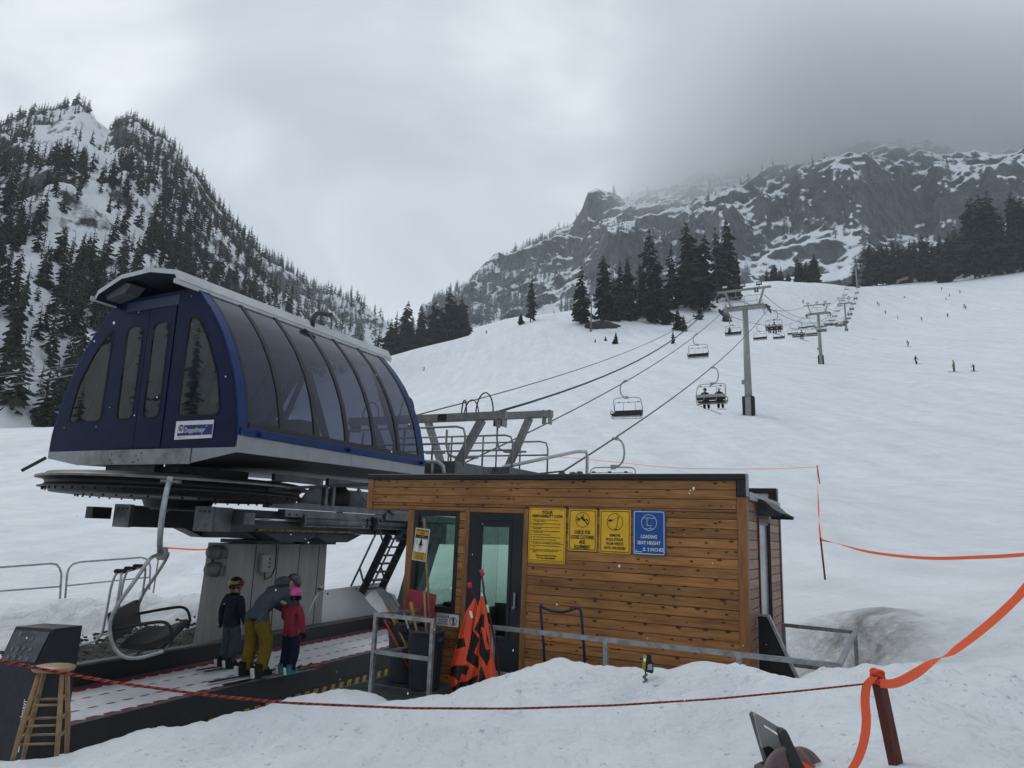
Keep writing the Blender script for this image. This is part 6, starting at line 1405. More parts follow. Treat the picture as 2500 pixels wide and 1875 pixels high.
for (tx, ty), (mx_, my_), (ex, ey), dy in (((420, 60), (445, 330), (658, 1435), .02), ((275, 215), (330, 400), (608, 1580), .05)):
    q = MB(); q.tube([BL(tx, ty + 60, dy), BL(mx_, my_ - 60, dy), BL(mx_, my_, dy), BL((mx_ + ex) / 2 + 20, (my_ + ey) / 2, dy), BL(ex, ey + 60, dy)], .011, 8); pl = q.build('pole', POLE, ban)
    q = MB(); q.tube([BL(tx - 6, ty - 8, dy), BL(tx + 14, ty + 62, dy)], .021, 12); q.build('red_cap', mat('red_cap', (.45, .03, .05), .45), pl)
    if dy > 0: q = MB(); q.tube([BL(483, 470, dy - .02), BL(498, 565, dy - .02)], .0135, 8); q.build('white_band', WHITE, pl)
q = MB(); q.add([BL(270, 545, -.08), BL(300, 545, -.08), BL(318, 628, -.08), BL(290, 630, -.08)], [(3, 2, 1, 0)]); q.add([BL(420, 320, -.09), BL(436, 345, -.09), BL(440, 372, -.09), BL(410, 362, -.09)], [(3, 2, 1, 0)]); q.add([BL(385, 1590, -.10), BL(470, 1540, -.10), BL(468, 1560, -.10), BL(390, 1615, -.10)], [(3, 2, 1, 0)]); q.build('white_hem', WHITE, ban)
# ------------------------------------------------------------------ hand cart, drill, hose reel
hc = Lc(W(0, 0, 0)); p0 = onY(1330, 1640, -.5)
cart = thing('platform_trolley', 'navy blue platform trolley stood against the cedar wall', 'trolley', W(p0[0] + .2, -.5, .05), -A)
CB = np.array([p0[0] + .2, -.5, .05]); NB = mat('trolley_navy', (.012, .014, .075), .4, var=.2)
def T_(x, y, dy=0): return np.array(onY(x, y, -.5 + dy)) - CB
q = MB(); q.tube([T_(1331, 1640), T_(1326, 1560), T_(1319, 1480), T_(1320, 1476), T_(1326, 1484), T_(1345, 1491), T_(1372, 1495), T_(1392, 1490), T_(1408, 1484), T_(1416, 1487), T_(1419, 1497), T_(1424, 1560), T_(1429, 1640)], .0145, 10); q.build('handle', NB, cart)
q = MB(); q.bbox((-.26, -.06, .22), (.26, .10, .36), .015); q.build('deck', NB, cart)
for s_ in (-1, 1): q = MB(); q.lathe([(0, .02), (.05, .02), (.06, 0), (.05, -.02), (0, -.02)], (s_ * .2, .14, .06), 16, 'x'); q.build('wheel', RUBBER, cart)
q = MB(); q.box((-.24, -.05, 0), (.24, .0, .22)); q.build('frame', NB, cart)
hd_ = hit(1574, 1664, 4.5, 8, 500); Dd = math.hypot(hd_[0], hd_[1]); dp = P(1574, 1664, Dd); drill = thing('cordless_drill', 'black and lime cordless drill with its auger stuck in the snow bank', 'drill', (dp[0], dp[1], gz(dp[0], dp[1])), 0)
def D_(x, y, d=0): return P(x, y, Dd - d) - np.array([dp[0], dp[1], drill.location[2]])
LIME = mat('lime_plastic', (.33, .36, .03), .45)
q = MB(); q.tube([D_(1583, 1598), D_(1582, 1606), D_(1579, 1622), D_(1577, 1636)], [.024, .03, .03, .022], 10); q.build('motor_housing', RUBBER, drill)
q = MB(); q.tube([D_(1576, 1600, .02), D_(1573, 1622, .02), D_(1572, 1634, .02)], .013, 8); q.build('lime_shell', LIME, drill)
c_ = [D_(1580, 1618, .03), D_(1594, 1616, .03), D_(1596, 1638, .03), D_(1593, 1645, .03), D_(1576, 1640, .03)]
q = MB(); n = 5; q.add([c for c in c_] + [c + np.array([0, .06, 0]) for c in c_], [tuple(range(n)), tuple(range(2 * n - 1, n - 1, -1))] + [(i, n + i, n + (i + 1) % n, (i + 1) % n) for i in range(n)]); q.build('battery', BLACK, drill)
c_ = [D_(1582, 1622, .036), D_(1592, 1621, .036), D_(1593, 1636, .036), D_(1580, 1636, .036)]; q = MB(); q.add(c_, [(0, 1, 2, 3), (3, 2, 1, 0)]); q.build('battery_label', mat('label_grey', (.35, .35, .36), .5), drill)
q = MB(); q.tube([D_(1576, 1636), D_(1574, 1690)], .006, 8)
hx = [D_(1575 + 4.5 * math.cos(t), 1646 + t * 2.2, .012 * math.sin(t)) for t in np.linspace(0, 14, 60)]; q.tube(hx, .007, 6); q.build('auger', GALVD, drill)
# hose reel standing on the snow at the lower edge
Dr = 4.15
rb = P(1930, 1905, Dr); rb[2] = gz(rb[0], rb[1])
reel = thing('cord_reel', 'grey carry handle cord reel with mauve drum on the snow by the stake', 'reel', rb, 0)
def R_(x, y, d=0): return P(x, y, Dr - d) - rb
def slab(pts, th, nm, m, par, d=0):
    c = [R_(x, y, d) for x, y in pts]; n = len(c); bk = [v + np.array([0.0, th, 0]) for v in c]
    return MB().add(c + bk, [tuple(range(n - 1, -1, -1)), tuple(range(n, 2 * n))] + [(i, (i + 1) % n, n + (i + 1) % n, n + i) for i in range(n)]).build(nm, m, par)
CHAR = mat('charcoal_plastic', (.035, .036, .04), .5, var=.12, scale=8, bump=.05); STONE = mat('warm_grey_plastic', (.26, .255, .24), .5, var=.12, scale=6); MAUVE = mat('mauve_plastic', (.20, .145, .145), .55, var=.15, scale=6)
slab([(1836, 1748), (1842, 1742), (1848, 1745), (1885, 1858), (1905, 1935), (1890, 1938), (1868, 1855)], .05, 'side_arm', CHAR, reel, -.06)
slab([(1904, 1790), (1910, 1781), (1920, 1783), (1925, 1792), (1948, 1842), (1972, 1890), (1985, 1935), (1955, 1938), (1930, 1865)], .05, 'side_arm', CHAR, reel, .05)
slab([(1842, 1746), (1848, 1743), (1855, 1747), (1912, 1782), (1905, 1794), (1864, 1769), (1868, 1778), (1878, 1782), (1905, 1800), (1908, 1812), (1922, 1846), (1900, 1838), (1878, 1820), (1862, 1826)][:14], .03, 'handle_bridge', STONE, reel, 0)
slab([(1862, 1828), (1878, 1821), (1895, 1832), (1903, 1845), (1885, 1860), (1877, 1866)], .02, 'arm_web', BLACK, reel, -.03)
for d, cx in ((.04, 1928), (-.10, 1955)):
    c = R_(cx, 1908, d); ax = Vector((.35, -1, .1)).normalized(); rot = Vector((0, 0, 1)).rotation_difference(ax).to_matrix()
    q = MB(); q.lathe([(.05, .012), (.11, .006), (.135, .012), (.155, .016), (.162, .0), (.155, -.012), (.11, -.006), (.05, -.012), (.05, .012)], n=40)
    q.xf(Matrix.Translation(Vector(c)) @ rot.to_4x4()); q.build('reel_flange', MAUVE, reel)
q = MB(); q.cyl(R_(1928, 1908, .04), R_(1955, 1908, -.10), .11, n=24); q.build('wound_cord', ORANGE, reel)
q = MB(); c = R_(1940, 1908, 0); q.bbox((c[0] - .16, c[1] - .12, -.05), (c[0] + .16, c[1] + .14, .02), .02); q.build('base', CHAR, reel)
# ------------------------------------------------------------------ stakes, tapes, ropes
TAPE, nt, b = nodes('orange_tape'); L = nt.links; b.inputs['Base Color'].default_value = (.88, .135, .06, 1); b.inputs['Roughness'].default_value = .55; b.inputs['Specular IOR Level'].default_value = .25
trl = N(nt, 'ShaderNodeBsdfTranslucent'); trl.inputs['Color'].default_value = (.9, .16, .07, 1); mxs = N(nt, 'ShaderNodeMixShader'); mxs.inputs[0].default_value = .45; L.new(b.outputs[0], mxs.inputs[1]); L.new(trl.outputs[0], mxs.inputs[2]); L.new(mxs.outputs[0], nt.nodes['Material Output'].inputs['Surface'])
STAKE = mat('red_brown_stake', (.11, .020, .014), .6, var=.25, scale=7, stretch=(6, 6, 1))
def ribbon(name, pts, w, label, twist=(), flat=None, cat='tape'):
    """flat tape through (px, py, D) points; twist: per-point roll in radians"""
    c = [Vector(P(*p)) for p in pts]; n = 12; cr = []; tw = list(twist) or [0] * len(c); ro = []
    for i in range(len(c) - 1):
        p0, p1, p2, p3 = c[max(i - 1, 0)], c[i], c[i + 1], c[min(i + 2, len(c) - 1)]
        for k in range(n):
            t = k / n; cr.append(.5 * ((2 * p1) + (p2 - p0) * t + (2 * p0 - 5 * p1 + 4 * p2 - p3) * t * t + (3 * p1 - p0 - 3 * p2 + p3) * t ** 3)); ro.append(tw[i] * (1 - t) + tw[i + 1] * t)
    cr.append(c[-1]); ro.append(tw[-1]); b0 = cr[0].copy(); q = MB(); g_ = []
    for i, p_ in enumerate(cr):
        d = (cr[min(i + 1, len(cr) - 1)] - cr[max(i - 1, 0)]).normalized(); up = Vector((0, 0, 1)) if abs(d.z) < .85 else Vector((.9, -.3, 0)); sd_ = d.cross(up).normalized(); up = sd_.cross(d).normalized()
        v = up * math.cos(ro[i]) + sd_ * math.sin(ro[i]) if flat is None else Vector(flat); g_.append([tuple(p_ - b0 - v * w / 2), tuple(p_ - b0), tuple(p_ - b0 + v * w / 2)])
    q.sheet(g_); o = q.build(name, TAPE, label=label, cat=cat); o.location = b0; return o
Ds = 4.1
stp = P(2188, 1880, Ds); s0 = Vector((stp[0], stp[1], gz(stp[0], stp[1]))); top = Vector(P(2142, 1648, Ds)); d0 = (top - s0)
stake = thing('marker_stake', 'thick red brown stake with an orange tape knot, closest to the viewer', 'stake', s0, 0)
q = MB(); q.bar(-d0.normalized() * .2, d0, .046, .046, up=(.5, -1, 0)); q.build('shaft', STAKE, stake)
q = MB()
for i in range(5): q.tube([d0 + Vector((.029 * math.cos(t + i), .029 * math.sin(t + i), -.04 + .014 * i + .008 * math.sin(2 * t))) for t in np.linspace(0, 5.9, 14)], [.006] * 14, 6)
q.ball(d0 + Vector((0, 0, .008)), (.027, .027, .02), 12, 8); q.build('tape_knot', TAPE, stake)
ribbon('marker_tape', [(2148, 1668, 4.06), (2185, 1668, 4.02), (2232, 1646, 3.95), (2283, 1611, 3.88), (2330, 1588, 3.8), (2400, 1535, 3.7), (2460, 1482, 3.6), (2510, 1430, 3.5), (2640, 1290, 3.35)], .040, 'bright orange tape rising from the thick stake to the right border', (-.2, .1, .3, 1.45, 2.7, 2.9, 3.0, 3.1, 3.1))
ribbon('marker_tape', [(2134, 1652, 4.06), (2117, 1672, 4.03), (2112, 1710, 4.0), (2115, 1760, 3.98), (2110, 1805, 3.95), (2096, 1850, 3.92), (2076, 1885, 3.9), (2050, 1930, 3.88)], .040, 'loose end of orange tape hanging down from the thick stake', flat=(.93, -.36, .05))
def thin_stake(px, pb, pt, label, D=None):
    b_ = hit(px[1], pb) if D is None else P(px[1], pb, D); D_s = math.hypot(b_[0], b_[1]); t_ = P(px[0], pt, D_s); q = MB(); q.tube([(0, 0, -.2), tuple(t_ - b_)], .022 if D_s < 30 else .03, 8); o = q.build('marker_stake', STAKE, label=label, cat='stake'); o.location = tuple(b_); return t_, D_s
t1, d1 = thin_stake((2003, 2016), 1416, 1312, 'dark red stake on the lower slope where two orange tapes meet')
t2, d2 = thin_stake((1995, 2002), 1182, 1136, 'thin stake higher on the slope behind the shack')
ribbon('marker_tape', [(2004, 1318, d1), (2040, 1326, d1 - .5), (2120, 1347, d1 - 2), (2250, 1362, d1 - 4), (2400, 1360, d1 - 5.5), (2560, 1350, d1 - 7)], .05, 'sagging orange tape from the slope stake to the right border', (0, 1.3, .1, 0, 0, 0))
ribbon('marker_tape', [(2004, 1316, d1), (2001, 1290, d1 + 3), (1998, 1230, d1 + 12), (1995, 1140, d2)], .05, 'twisted orange tape running up the slope between the two stakes', (0, 2, 5, 8))
ribbon('marker_tape', [(1995, 1140, d2), (1850, 1145, d2 - 1), (1650, 1142, d2 - 1), (1480, 1126, d2), (1330, 1112, d2 + 2)], .028, 'thin faded tape crossing the slope above the shack roof')
ribbon('marker_tape', [(392, 1337, 25), (430, 1339, 27), (480, 1342, 30), (530, 1340, 33), (640, 1335, 36), (790, 1323, 38), (850, 1308, 40), (930, 1290, 43)], .06, 'faded orange tape on the snow behind the concrete pier', (0, .6, 0, .5, 0, 0, .4, 0))
q = MB(); a, b_ = P(374, 1448, 25), P(391, 1336, 25); q.tube([(0, 0, 0), tuple(b_ - a)], .022, 6); o = q.build('marker_stake', mat('bamboo', (.28, .20, .12), .6), label='pale bamboo stake on the snow behind the hanging chair', cat='stake'); o.location = tuple(a)
# twisted rope in front
rp_ = [(-140, 1578, 2.45), (0, 1613, 2.55), (104, 1634, 2.62), (285, 1667, 2.72), (506, 1697, 2.82), (700, 1716, 2.9), (1000, 1729, 3.05), (1250, 1730, 3.2), (1500, 1722, 3.4), (1750, 1706, 3.62), (1950, 1687, 3.85), (2128, 1668, 4.06)]
c = np.array([P(*p) for p in rp_]); tt = np.linspace(0, len(c) - 1, 900)
px_ = np.stack([np.interp(tt, np.arange(len(c)), c[:, k]) for k in range(3)], 1)
for _ in range(60): px_[1:-1] = (px_[:-2] + px_[1:-1] * 2 + px_[2:]) / 4
seg = np.concatenate([[0], np.cumsum(np.linalg.norm(np.diff(px_, axis=0), axis=1))]); Ltot = seg[-1]; ns_ = int(Ltot / .006); s_ = np.linspace(0, Ltot, ns_)
cl = np.stack([np.interp(s_, seg, px_[:, k]) for k in range(3)], 1); tn = np.gradient(cl, axis=0); tn /= np.linalg.norm(tn, axis=1)[:, None]; sdv = np.cross(tn, np.array([0, 0, 1.0])); sdv /= np.linalg.norm(sdv, axis=1)[:, None]; upv = np.cross(sdv, tn)
q = MB(); b0 = cl[0]
for k in range(3):
    ph = s_ * 2 * math.pi / .030 + k * 2.0944; st_ = cl + sdv * (np.cos(ph) * .0027)[:, None] + upv * (np.sin(ph) * .0027)[:, None] - b0; q.m = k; q.tube([tuple(v) for v in st_], .0027, 4)
o = q.build('barrier_rope', [mat('rope_orange', (.46, .075, .045), .8, var=.15), mat('rope_red', (.28, .03, .03), .8, var=.15), mat('rope_maroon', (.06, .012, .016), .8)], label='twisted orange and maroon rope strung across the snow before the shack', cat='rope'); o.location = tuple(b0)
# ------------------------------------------------------------------ chairs (local: rope grip at the origin, riders face +y)
CHROME = mat('galvanised_chair_tube', (.42, .44, .45), .38, .65, var=.15, scale=12)
SEATM = mat('black_seat_foam', (.012, .012, .013), .55, var=.2, bump=.1, bscale=40)
BACKM = mat('grey_chair_back', (.40, .41, .42), .5, .2, var=.15, scale=5)
def seg_tube(pts, r, n=8):
    """rounded path: corners smoothed by subdivision"""
    p = [np.array(q, float) for q in pts]
    for _ in range(2):
        o = [p[0]]
        for a, b in zip(p[:-1], p[1:]): o += [a * .75 + b * .25, a * .25 + b * .75]
        p = o + [p[-1]]
    return MB().tube([tuple(q) for q in p], r, n)
CSC = .87
def make_chair(label, loc, rz, group=None, n=8):
    t = thing('chairlift_chair', label, 'lift chair', loc, rz, group)
    q = MB(); q.bar((-.06, 0, .0), (.22, 0, .02), .09, .10); q.cyl((.05, -.16, .01), (.05, .16, .01), .045, n=n); q.build('rope_grip', CHROME, t)
    seg_tube([(.05, 0, -.02), (.30, 0, -.04), (.46, 0, -.35), (.46, 0, -.80), (.30, 0, -1.08), (.02, 0, -1.14)], .045, n).build('hanger_arm', CHROME, t)
    q = MB(); q.bbox((-.11, -.07, -1.25), (.11, .07, -1.06), .02); q.build('hanger_block', CHROME, t)
    for s in (-1, 1):
        seg_tube([(0, 0, -1.17), (s * .55, -.01, -1.16), (s * .92, -.03, -1.20), (s * .98, -.14, -1.46), (s * 1.0, -.40, -1.93), (s * 1.0, -.42, -2.2), (s * 1.0, -.30, -2.5), (s * .99, -.06, -2.62), (s * .98, .34, -2.50)], .028, n).build('side_tube', CHROME, t)
        seg_tube([(s * .97, -.38, -2.20), (s * .99, .10, -2.10), (s * .99, .34, -2.08), (s * .98, .44, -2.26), (s * .97, .42, -2.42)], .024, n).build('armrest', SEATM, t)
    q = MB(); q.prism([(-.47, -1.98), (-.42, -1.97), (-.32, -2.36), (-.37, -2.38)], 'x', -.96, .96); b = q.build('backrest', SEATM, t)
    q = MB(); q.prism([(-.485, -1.98), (-.472, -1.98), (-.425, -2.18), (-.438, -2.18)], 'x', -.96, .96); q.build('back_panel', BACKM, b)
    q = MB()
    for x0, x1 in ((-.95, -.485), (-.475, -.01), (.01, .475), (.485, .95)): q.prism([(-.27, -2.46), (-.24, -2.39), (.10, -2.40), (.36, -2.29), (.43, -2.31), (.42, -2.37), (.1, -2.50)], 'x', x0, x1)
    q.build('seat', SEATM, t)
    q = MB(); q.bar((-.97, .30, -2.50), (.97, .30, -2.50), .05, .05); q.bar((-.98, -.05, -2.60), (.98, -.05, -2.60), .04, .04); q.build('seat_frame', CHROME, t)
    q = seg_tube([(-.97, -.37, -1.98), (-.96, -.36, -1.45), (-.85, -.40, -1.42), (0, -.40, -1.42), (.85, -.40, -1.42), (.96, -.36, -1.45), (.97, -.37, -1.98)], .018, max(6, n - 2)); rb = q.build('restraint_bar', CHROME, t)
    for x in (-.42, .42): seg_tube([(x, -.42, -1.42), (x, -.58, -1.44), (x, -.60, -2.1), (x, -.62, -2.42), (x, -.90, -2.50)], .018, max(6, n - 2)).build('footrest', CHROME, rb)
    q = MB()
    for x in (-.68, 0, .68): q.bbox((x - .06, -.52, -1.43), (x + .06, -.36, -1.37), .015)
    q.build('grip_pads', RUBBER, rb)
    for ch in [t] + list(t.children_recursive):
        if ch.type == 'MESH': ch.data.transform(Matrix.Scale(CSC, 4))
    return t
phi = math.radians(-45.7)
chair0 = make_chair('empty lift chair seen side on, hanging at the bullwheel above the conveyor', W(-7.75, -1.08, BZ + .01), -A + phi, 'lift chairs on the main line', 12)
# ------------------------------------------------------------------ towers
TW = mat('tower_grey', (.30, .315, .30), .5, .3, var=.12, scale=2)
yaw = -math.radians(27.3)
def tower(base, H, label, num=None, g=4.3, r0=.42, lean=0):
    t = thing('lift_tower', label, 'lift tower', base, yaw, 'lift towers on the run'); t.rotation_euler[1] = lean
    q = MB(); q.cyl((0, 0, -1), (0, 0, H + .1), r0, r0 * .68, 20); q.build('pole', TW, t)
    for s in (-1, 1): q = MB(); q.prism([(s * .30, -.5), (s * .58, -.5), (s * .58, .42), (s * .30, .42)], 'z', -.5, 1.9); q.build('base_pad', RUBBER, t)
    q = MB(); q.bbox((-.3, -.5, -.4), (.3, -.42, 1.85), .02); q.build('pad_strip', GALV, t)
    q = MB(); q.bbox((-g / 2 - .1, -.2, H + .02), (g / 2 + .1, .2, H + .42), .02); q.box((-g / 2 + .2, -.28, H + .42), (g / 2 - .2, .28, H + .47)); q.build('cross_arm', TW, t)
    for s in (-1, 1):
        q = MB()
        for k in range(6): q.lathe([(0, .06), (.19, .06), (.21, .0), (.19, -.06), (0, -.06)], (s * g / 2 + s * .28, -1.5 + .6 * k, H - .12 + .05 * (k - 2.5)), 14, 'x')
        sw = q.build('sheave_wheels', GRAPH, t)
        q = MB(); q.bar((s * g / 2 + s * .18, -1.7, H - .2), (s * g / 2 + s * .18, 1.7, H + .06), .06, .16); q.bar((s * g / 2, 0, H + .2), (s * g / 2 + s * .4, 0, H), .12, .3); q.build('sheave_beam', GRAPH, sw)
        q = MB()
        for y in (-1.1, -.4, .3, 1.0): q.tube([(s * g / 2 + s * .05, y, H + .55), (s * g / 2 - s * .25, y, H + .5), (s * g / 2 - s * .3, y, H - .4), (s * g / 2, y, H - .5)], .022, 5)
        q.tube([(s * g / 2 - s * .28, -1.1, H + .5), (s * g / 2 - s * .28, 1.0, H + .5)], .022, 5); q.build('cage', CHROME, t)
        q = MB(); q.bar((s * 1.45, 0, H + .42), (s * 2.0, 0, H + 2.2), .16, .2, up=(1, 0, 0)); q.build('frame_post', TW, t)
    q = MB(); q.bbox((-2.85, -.1, H + 2.2), (2.75, .1, H + 2.42), .01); q.build('lifting_beam', TW, t)
    q = MB()
    for z in (.9, 1.5): q.tube([(-1.7, -.24, H + z), (1.7, -.24, H + z)], .025, 6)
    for x in (-1.3, 0, 1.3): q.tube([(x, -.24, H + .45), (x, -.24, H + 1.5)], .025, 6)
    q.tube([(-.9, 0, H + 2.2), (-.9, 0, H + 1.6), (-.6, 0, H + 1.3), (0, 0, H + 1.2)], .03, 6); q.build('railing', CHROME, t)
    for x in (-2.0, -.15, 1.55):
        q = MB(); q.bbox((x - .30, -.18, H + 2.62), (x + .30, .02, H + 2.98), .02); q.bar((x, -.08, H + 2.42), (x, -.08, H + 2.62), .06); fl = q.build('floodlight', BLACK, t)
        q = MB(); q.box((x - .23, -.186, H + 2.71), (x + .23, -.181, H + 2.90)); q.build('lens', mat('lamp_lens', (.75, .77, .78), .15), fl)
    if num:
        q = MB(); q.box((1.05, -.14, H + 1.82), (1.48, -.12, H + 2.30)); p_ = q.build('number_plate', INK, t); f = Flat(); f.text(num, 1.265, H + 2.06, .44, .146, bold=.008); f.build('number', WHITE, p_)
    q = MB(); q.bbox((-.62, -.12, 3.3), (-.36, .1, 3.75)); q.build('junction_box', TW, t)
    return t
def at_tower(px, py, D):
    b = P(px, py, D); return np.array([b[0], b[1], gz(b[0], b[1])])
tw_def = [((1829, 1010), 78, 757, 'tall lift tower with a number 2 plate, closest on the slope', '2'), ((2005, 889), 166, 768, 'second lift tower up the run, with black pads at its foot hidden in snow', '3'), ((2067, 813), 292, 742, 'third lift tower up the run, beside the loaded chairs', '4'), ((2094, 722), 408, 655, 'fourth lift tower at the brow of the run', None), ((2108, 690), 455, 632, 'fifth lift tower, half hidden by trees behind the brow', None)]
towers = []
for (bx_, by_), D, sy, lb, num in tw_def:
    b = at_tower(bx_, by_, D); H = P(bx_ - (by_ - sy) * .035, sy, D)[2] - b[2]; tower(b, H, lb, num, lean=-.012); towers.append((b, H))
cyw, syw = math.cos(yaw), math.sin(yaw); ux = np.array([cyw, syw, 0])
G2 = 4.3 / 2 + .28
def sheave(k, s): b, H = towers[k]; return b + ux * (s * G2 - .012 * H) + np.array([0, 0, H - .02])
def rope_pts(s):
    x = BC[0] + s * 2.0
    p = [W(x, BC[1], BZ), W(x, 7.3, 3.15), W(x + s * .05, 11.5, 3.72)] + [sheave(k, s) for k in range(len(towers))]
    return p
SAG = [0, 0, .9, 1.9, 3.0, 2.0, .6]
paths = {}
q = MB()
for s in (-1, 1):
    pts = rope_pts(s); out = []
    for i, (a, b) in enumerate(zip(pts[:-1], pts[1:])):
        for t in np.linspace(0, 1, 25)[:-1] if i < len(pts) - 2 else np.linspace(0, 1, 25): out.append(a * (1 - t) + b * t - np.array([0, 0, SAG[i] * 4 * t * (1 - t)]))
    paths[s] = np.array(out); q.tube([tuple(v) for v in out], .028, 6)
q.build('haul_rope', mat('steel_rope', (.045, .048, .055), .5, .4), label='steel haul rope running both ways along the chairlift line', cat='rope')
def cable(name, pts, sag, r, label):
    out = []
    for a, b in zip(pts[:-1], pts[1:]):
        for t in np.linspace(0, 1, 20): out.append(np.array(a) * (1 - t) + np.array(b) * t - np.array([0, 0, sag * 4 * t * (1 - t)]))
    q = MB(); q.tube([tuple(v) for v in out], r, 5); return q.build(name, MATS['steel_rope'], label=label, cat='cable')
def upper(k, x): b, H = towers[k]; return b + ux * (x - .012 * H) + np.array([0, 0, H + 2.3])
cable('signal_cable', [W(XC + .45, 10, 5.25), upper(0, -2.6), upper(1, -2.4), upper(2, -2.4)], 1.6, .04, 'thick black signal cable between the portal frame and the towers')
cable('signal_cable', [W(XC - .35, 7.4, 4.82), upper(0, -2.1) - np.array([0, 0, .3])], 1.2, .018, 'thin cable above the thick signal cable, from the front portal beam')
cable('signal_cable', [upper(0, 2.0) - np.array([0, 0, .8]), upper(1, 1.8) - np.array([0, 0, .8]), upper(2, 1.8)], 2.6, .03, 'sagging cable between the upper frames of the towers')
# ------------------------------------------------------------------ chairs along the rope
def at_px(s, px, lo=40):
    """point of rope s that shows at picture column px"""
    pt = paths[s]; xs = np.array([proj(v)[0] for v in pt]); k = lo
    while k < len(pt) - 1 and xs[k] < px: k += 1
    t = (px - xs[k - 1]) / (xs[k] - xs[k - 1] + 1e-9); return pt[k - 1] * (1 - t) + pt[k] * t
def arc(s):
    pt = paths[s]; d = np.concatenate([[0], np.cumsum(np.linalg.norm(np.diff(pt, axis=0), axis=1))]); return d
def at_len(s, l): d = arc(s); return np.array([np.interp(l, d, paths[s][:, k]) for k in range(3)])
def len_of(s, p): return float(np.interp(0, [0], [0])) if False else float(arc(s)[np.argmin(np.linalg.norm(paths[s] - p, axis=1))])
def add_chair(s, p, label, group='lift chairs on the main line'): return dup(chair0, p, yaw + (0 if s > 0 else math.pi), label, group)
ups = {}
c_near = at_px(1, 1498, 24); add_chair(1, c_near, 'lift chair mostly hidden behind the shack roof, only its hanger showing')
c_two = at_px(1, 1737); add_chair(1, c_two, 'uphill lift chair carrying two riders, below the first slope tower')
c_three = at_px(1, 1853); 
l2 = len_of(1, c_two); l3 = l2 + (l2 - len_of(1, c_near)); lt1 = arc(1)[24 * 3]
p3 = at_len(1, lt1 + 3.5); add_chair(1, p3, 'uphill lift chair carrying three riders, right beside the first slope tower')
d_a = at_px(-1, 1530); add_chair(-1, d_a, 'empty downhill chair closest to the viewer on the open rope')
d_b = at_px(-1, 1703); add_chair(-1, d_b, 'empty downhill chair left of the first slope tower')
step = 19.5; lab_u, lab_d = [], []
ld1 = arc(-1)[24 * 3]; top_len = arc(1)[-1]
riders_at = []
l = lt1 + 3.5 + 24; k = 0
while l < top_len - 3:
    p = at_len(1, l); c = add_chair(1, p, ['uphill chair with one snowboarder, second past the first slope tower', 'empty uphill chair just before the second tower', 'empty uphill chair past the second tower'][k] if k < 3 else 'small uphill chair on the upper half of the line'); riders_at.append((k, p, l)); l += step; k += 1
    if k >= 3: c['group'] = 'far uphill chairs'
l = ld1 + 6; k = 0
while l < top_len - 3:
    p = at_len(-1, l); c = add_chair(-1, p, ['empty downhill chair half hidden behind the pole of the first slope tower', 'empty downhill chair just right of the first slope tower', 'empty downhill chair in the middle between the first two slope towers', 'empty downhill chair close before the second tower'][k] if k < 4 else 'small empty downhill chair on the upper half of the line'); l += step; k += 1
    if k >= 5: c['group'] = 'far downhill chairs'
# ------------------------------------------------------------------ another lift far left, in front of the forest
f0, f1 = P(-160, 935, 92), P(200, 893, 118); f2, f3 = P(-160, 961, 92), P(200, 913, 118)
q = MB()
for a, b in ((f0, f1), (f2, f3), (f0 + np.array([0, 0, .35]), f1 + np.array([0, 0, .35])), (f2 + np.array([.1, .6, .3]), f3 + np.array([.1, .6, .3]))): q.tube([tuple(a), tuple((a + b) / 2 - np.array([0, 0, .2])), tuple(b)], .03, 5)
q.build('haul_rope', mat('pale_rope', (.22, .23, .24), .5), label='pale double ropes of another lift crossing the dark forest on the left', cat='rope')
t_ = .655; pc_ = f2 * (1 - t_) + f3 * t_ + np.array([0, 0, -.18])
dup(chair0, pc_, math.radians(-215), 'empty chair of another lift in front of the dark forest', 'chairs of the other lift')
pc2 = P(-2, 1012, 96); dup(chair0, pc2 + np.array([-.6, 0, 0]), math.radians(-215), 'chair of another lift cut by the border below the pale ropes', 'chairs of the other lift')
# small tower of a third lift in the valley
vt = P(1046, 782, 560); q = MB(); Hv = P(1046, 748, 560)[2] - vt[2]; q.cyl((0, 0, -2), (0, 0, Hv), .4, .3, 8); q.box((-2.8, -.2, Hv), (2.8, .2, Hv + .5))
for s in (-1, 1): q.box((s * 2.6 - .3, -1.2, Hv - .5), (s * 2.6 + .3, 1.2, Hv + .9))
o = q.build('lift_tower', GRAPH, label='tiny dark lift tower in the valley between the firs', cat='lift tower'); o.location = tuple(vt)
# timber ramp on the crest
rp0 = P(2203, 685, 440); q = MB(); a_, b_ = P(2190, 687, 440), P(2217, 678, 440); q.bar((0, 0, 0), tuple(b_ - a_), 2.0, 1.0); o = q.build('timber_jump', mat('bare_timber', (.30, .15, .06), .7), label='low bare timber kicker on the crest by the forest', cat='ramp'); o.location = tuple(a_)
# dark boulder under the knoll firs
hb = hit(*S7(860, 1195), 150, 420); q = MB(); q.ball((0, 0, 0), (6.2, 3, 2.6), 24, 14)
for i, v in enumerate(q.v): n_ = 1 + .35 * float(fbm(np.array([v[0] * .5 + 9]), np.array([v[1] * .5 + v[2] * .7]), 3, 61)[0]); q.v[i] = (v[0] * n_, v[1] * n_, v[2] * n_)
o = q.build('boulder', mat('dark_rock', (.05, .047, .045), .9, var=.3, scale=1.2), label='dark boulder showing under the knoll firs', cat='rock'); o.location = (hb[0], hb[1], hb[2] - .6)
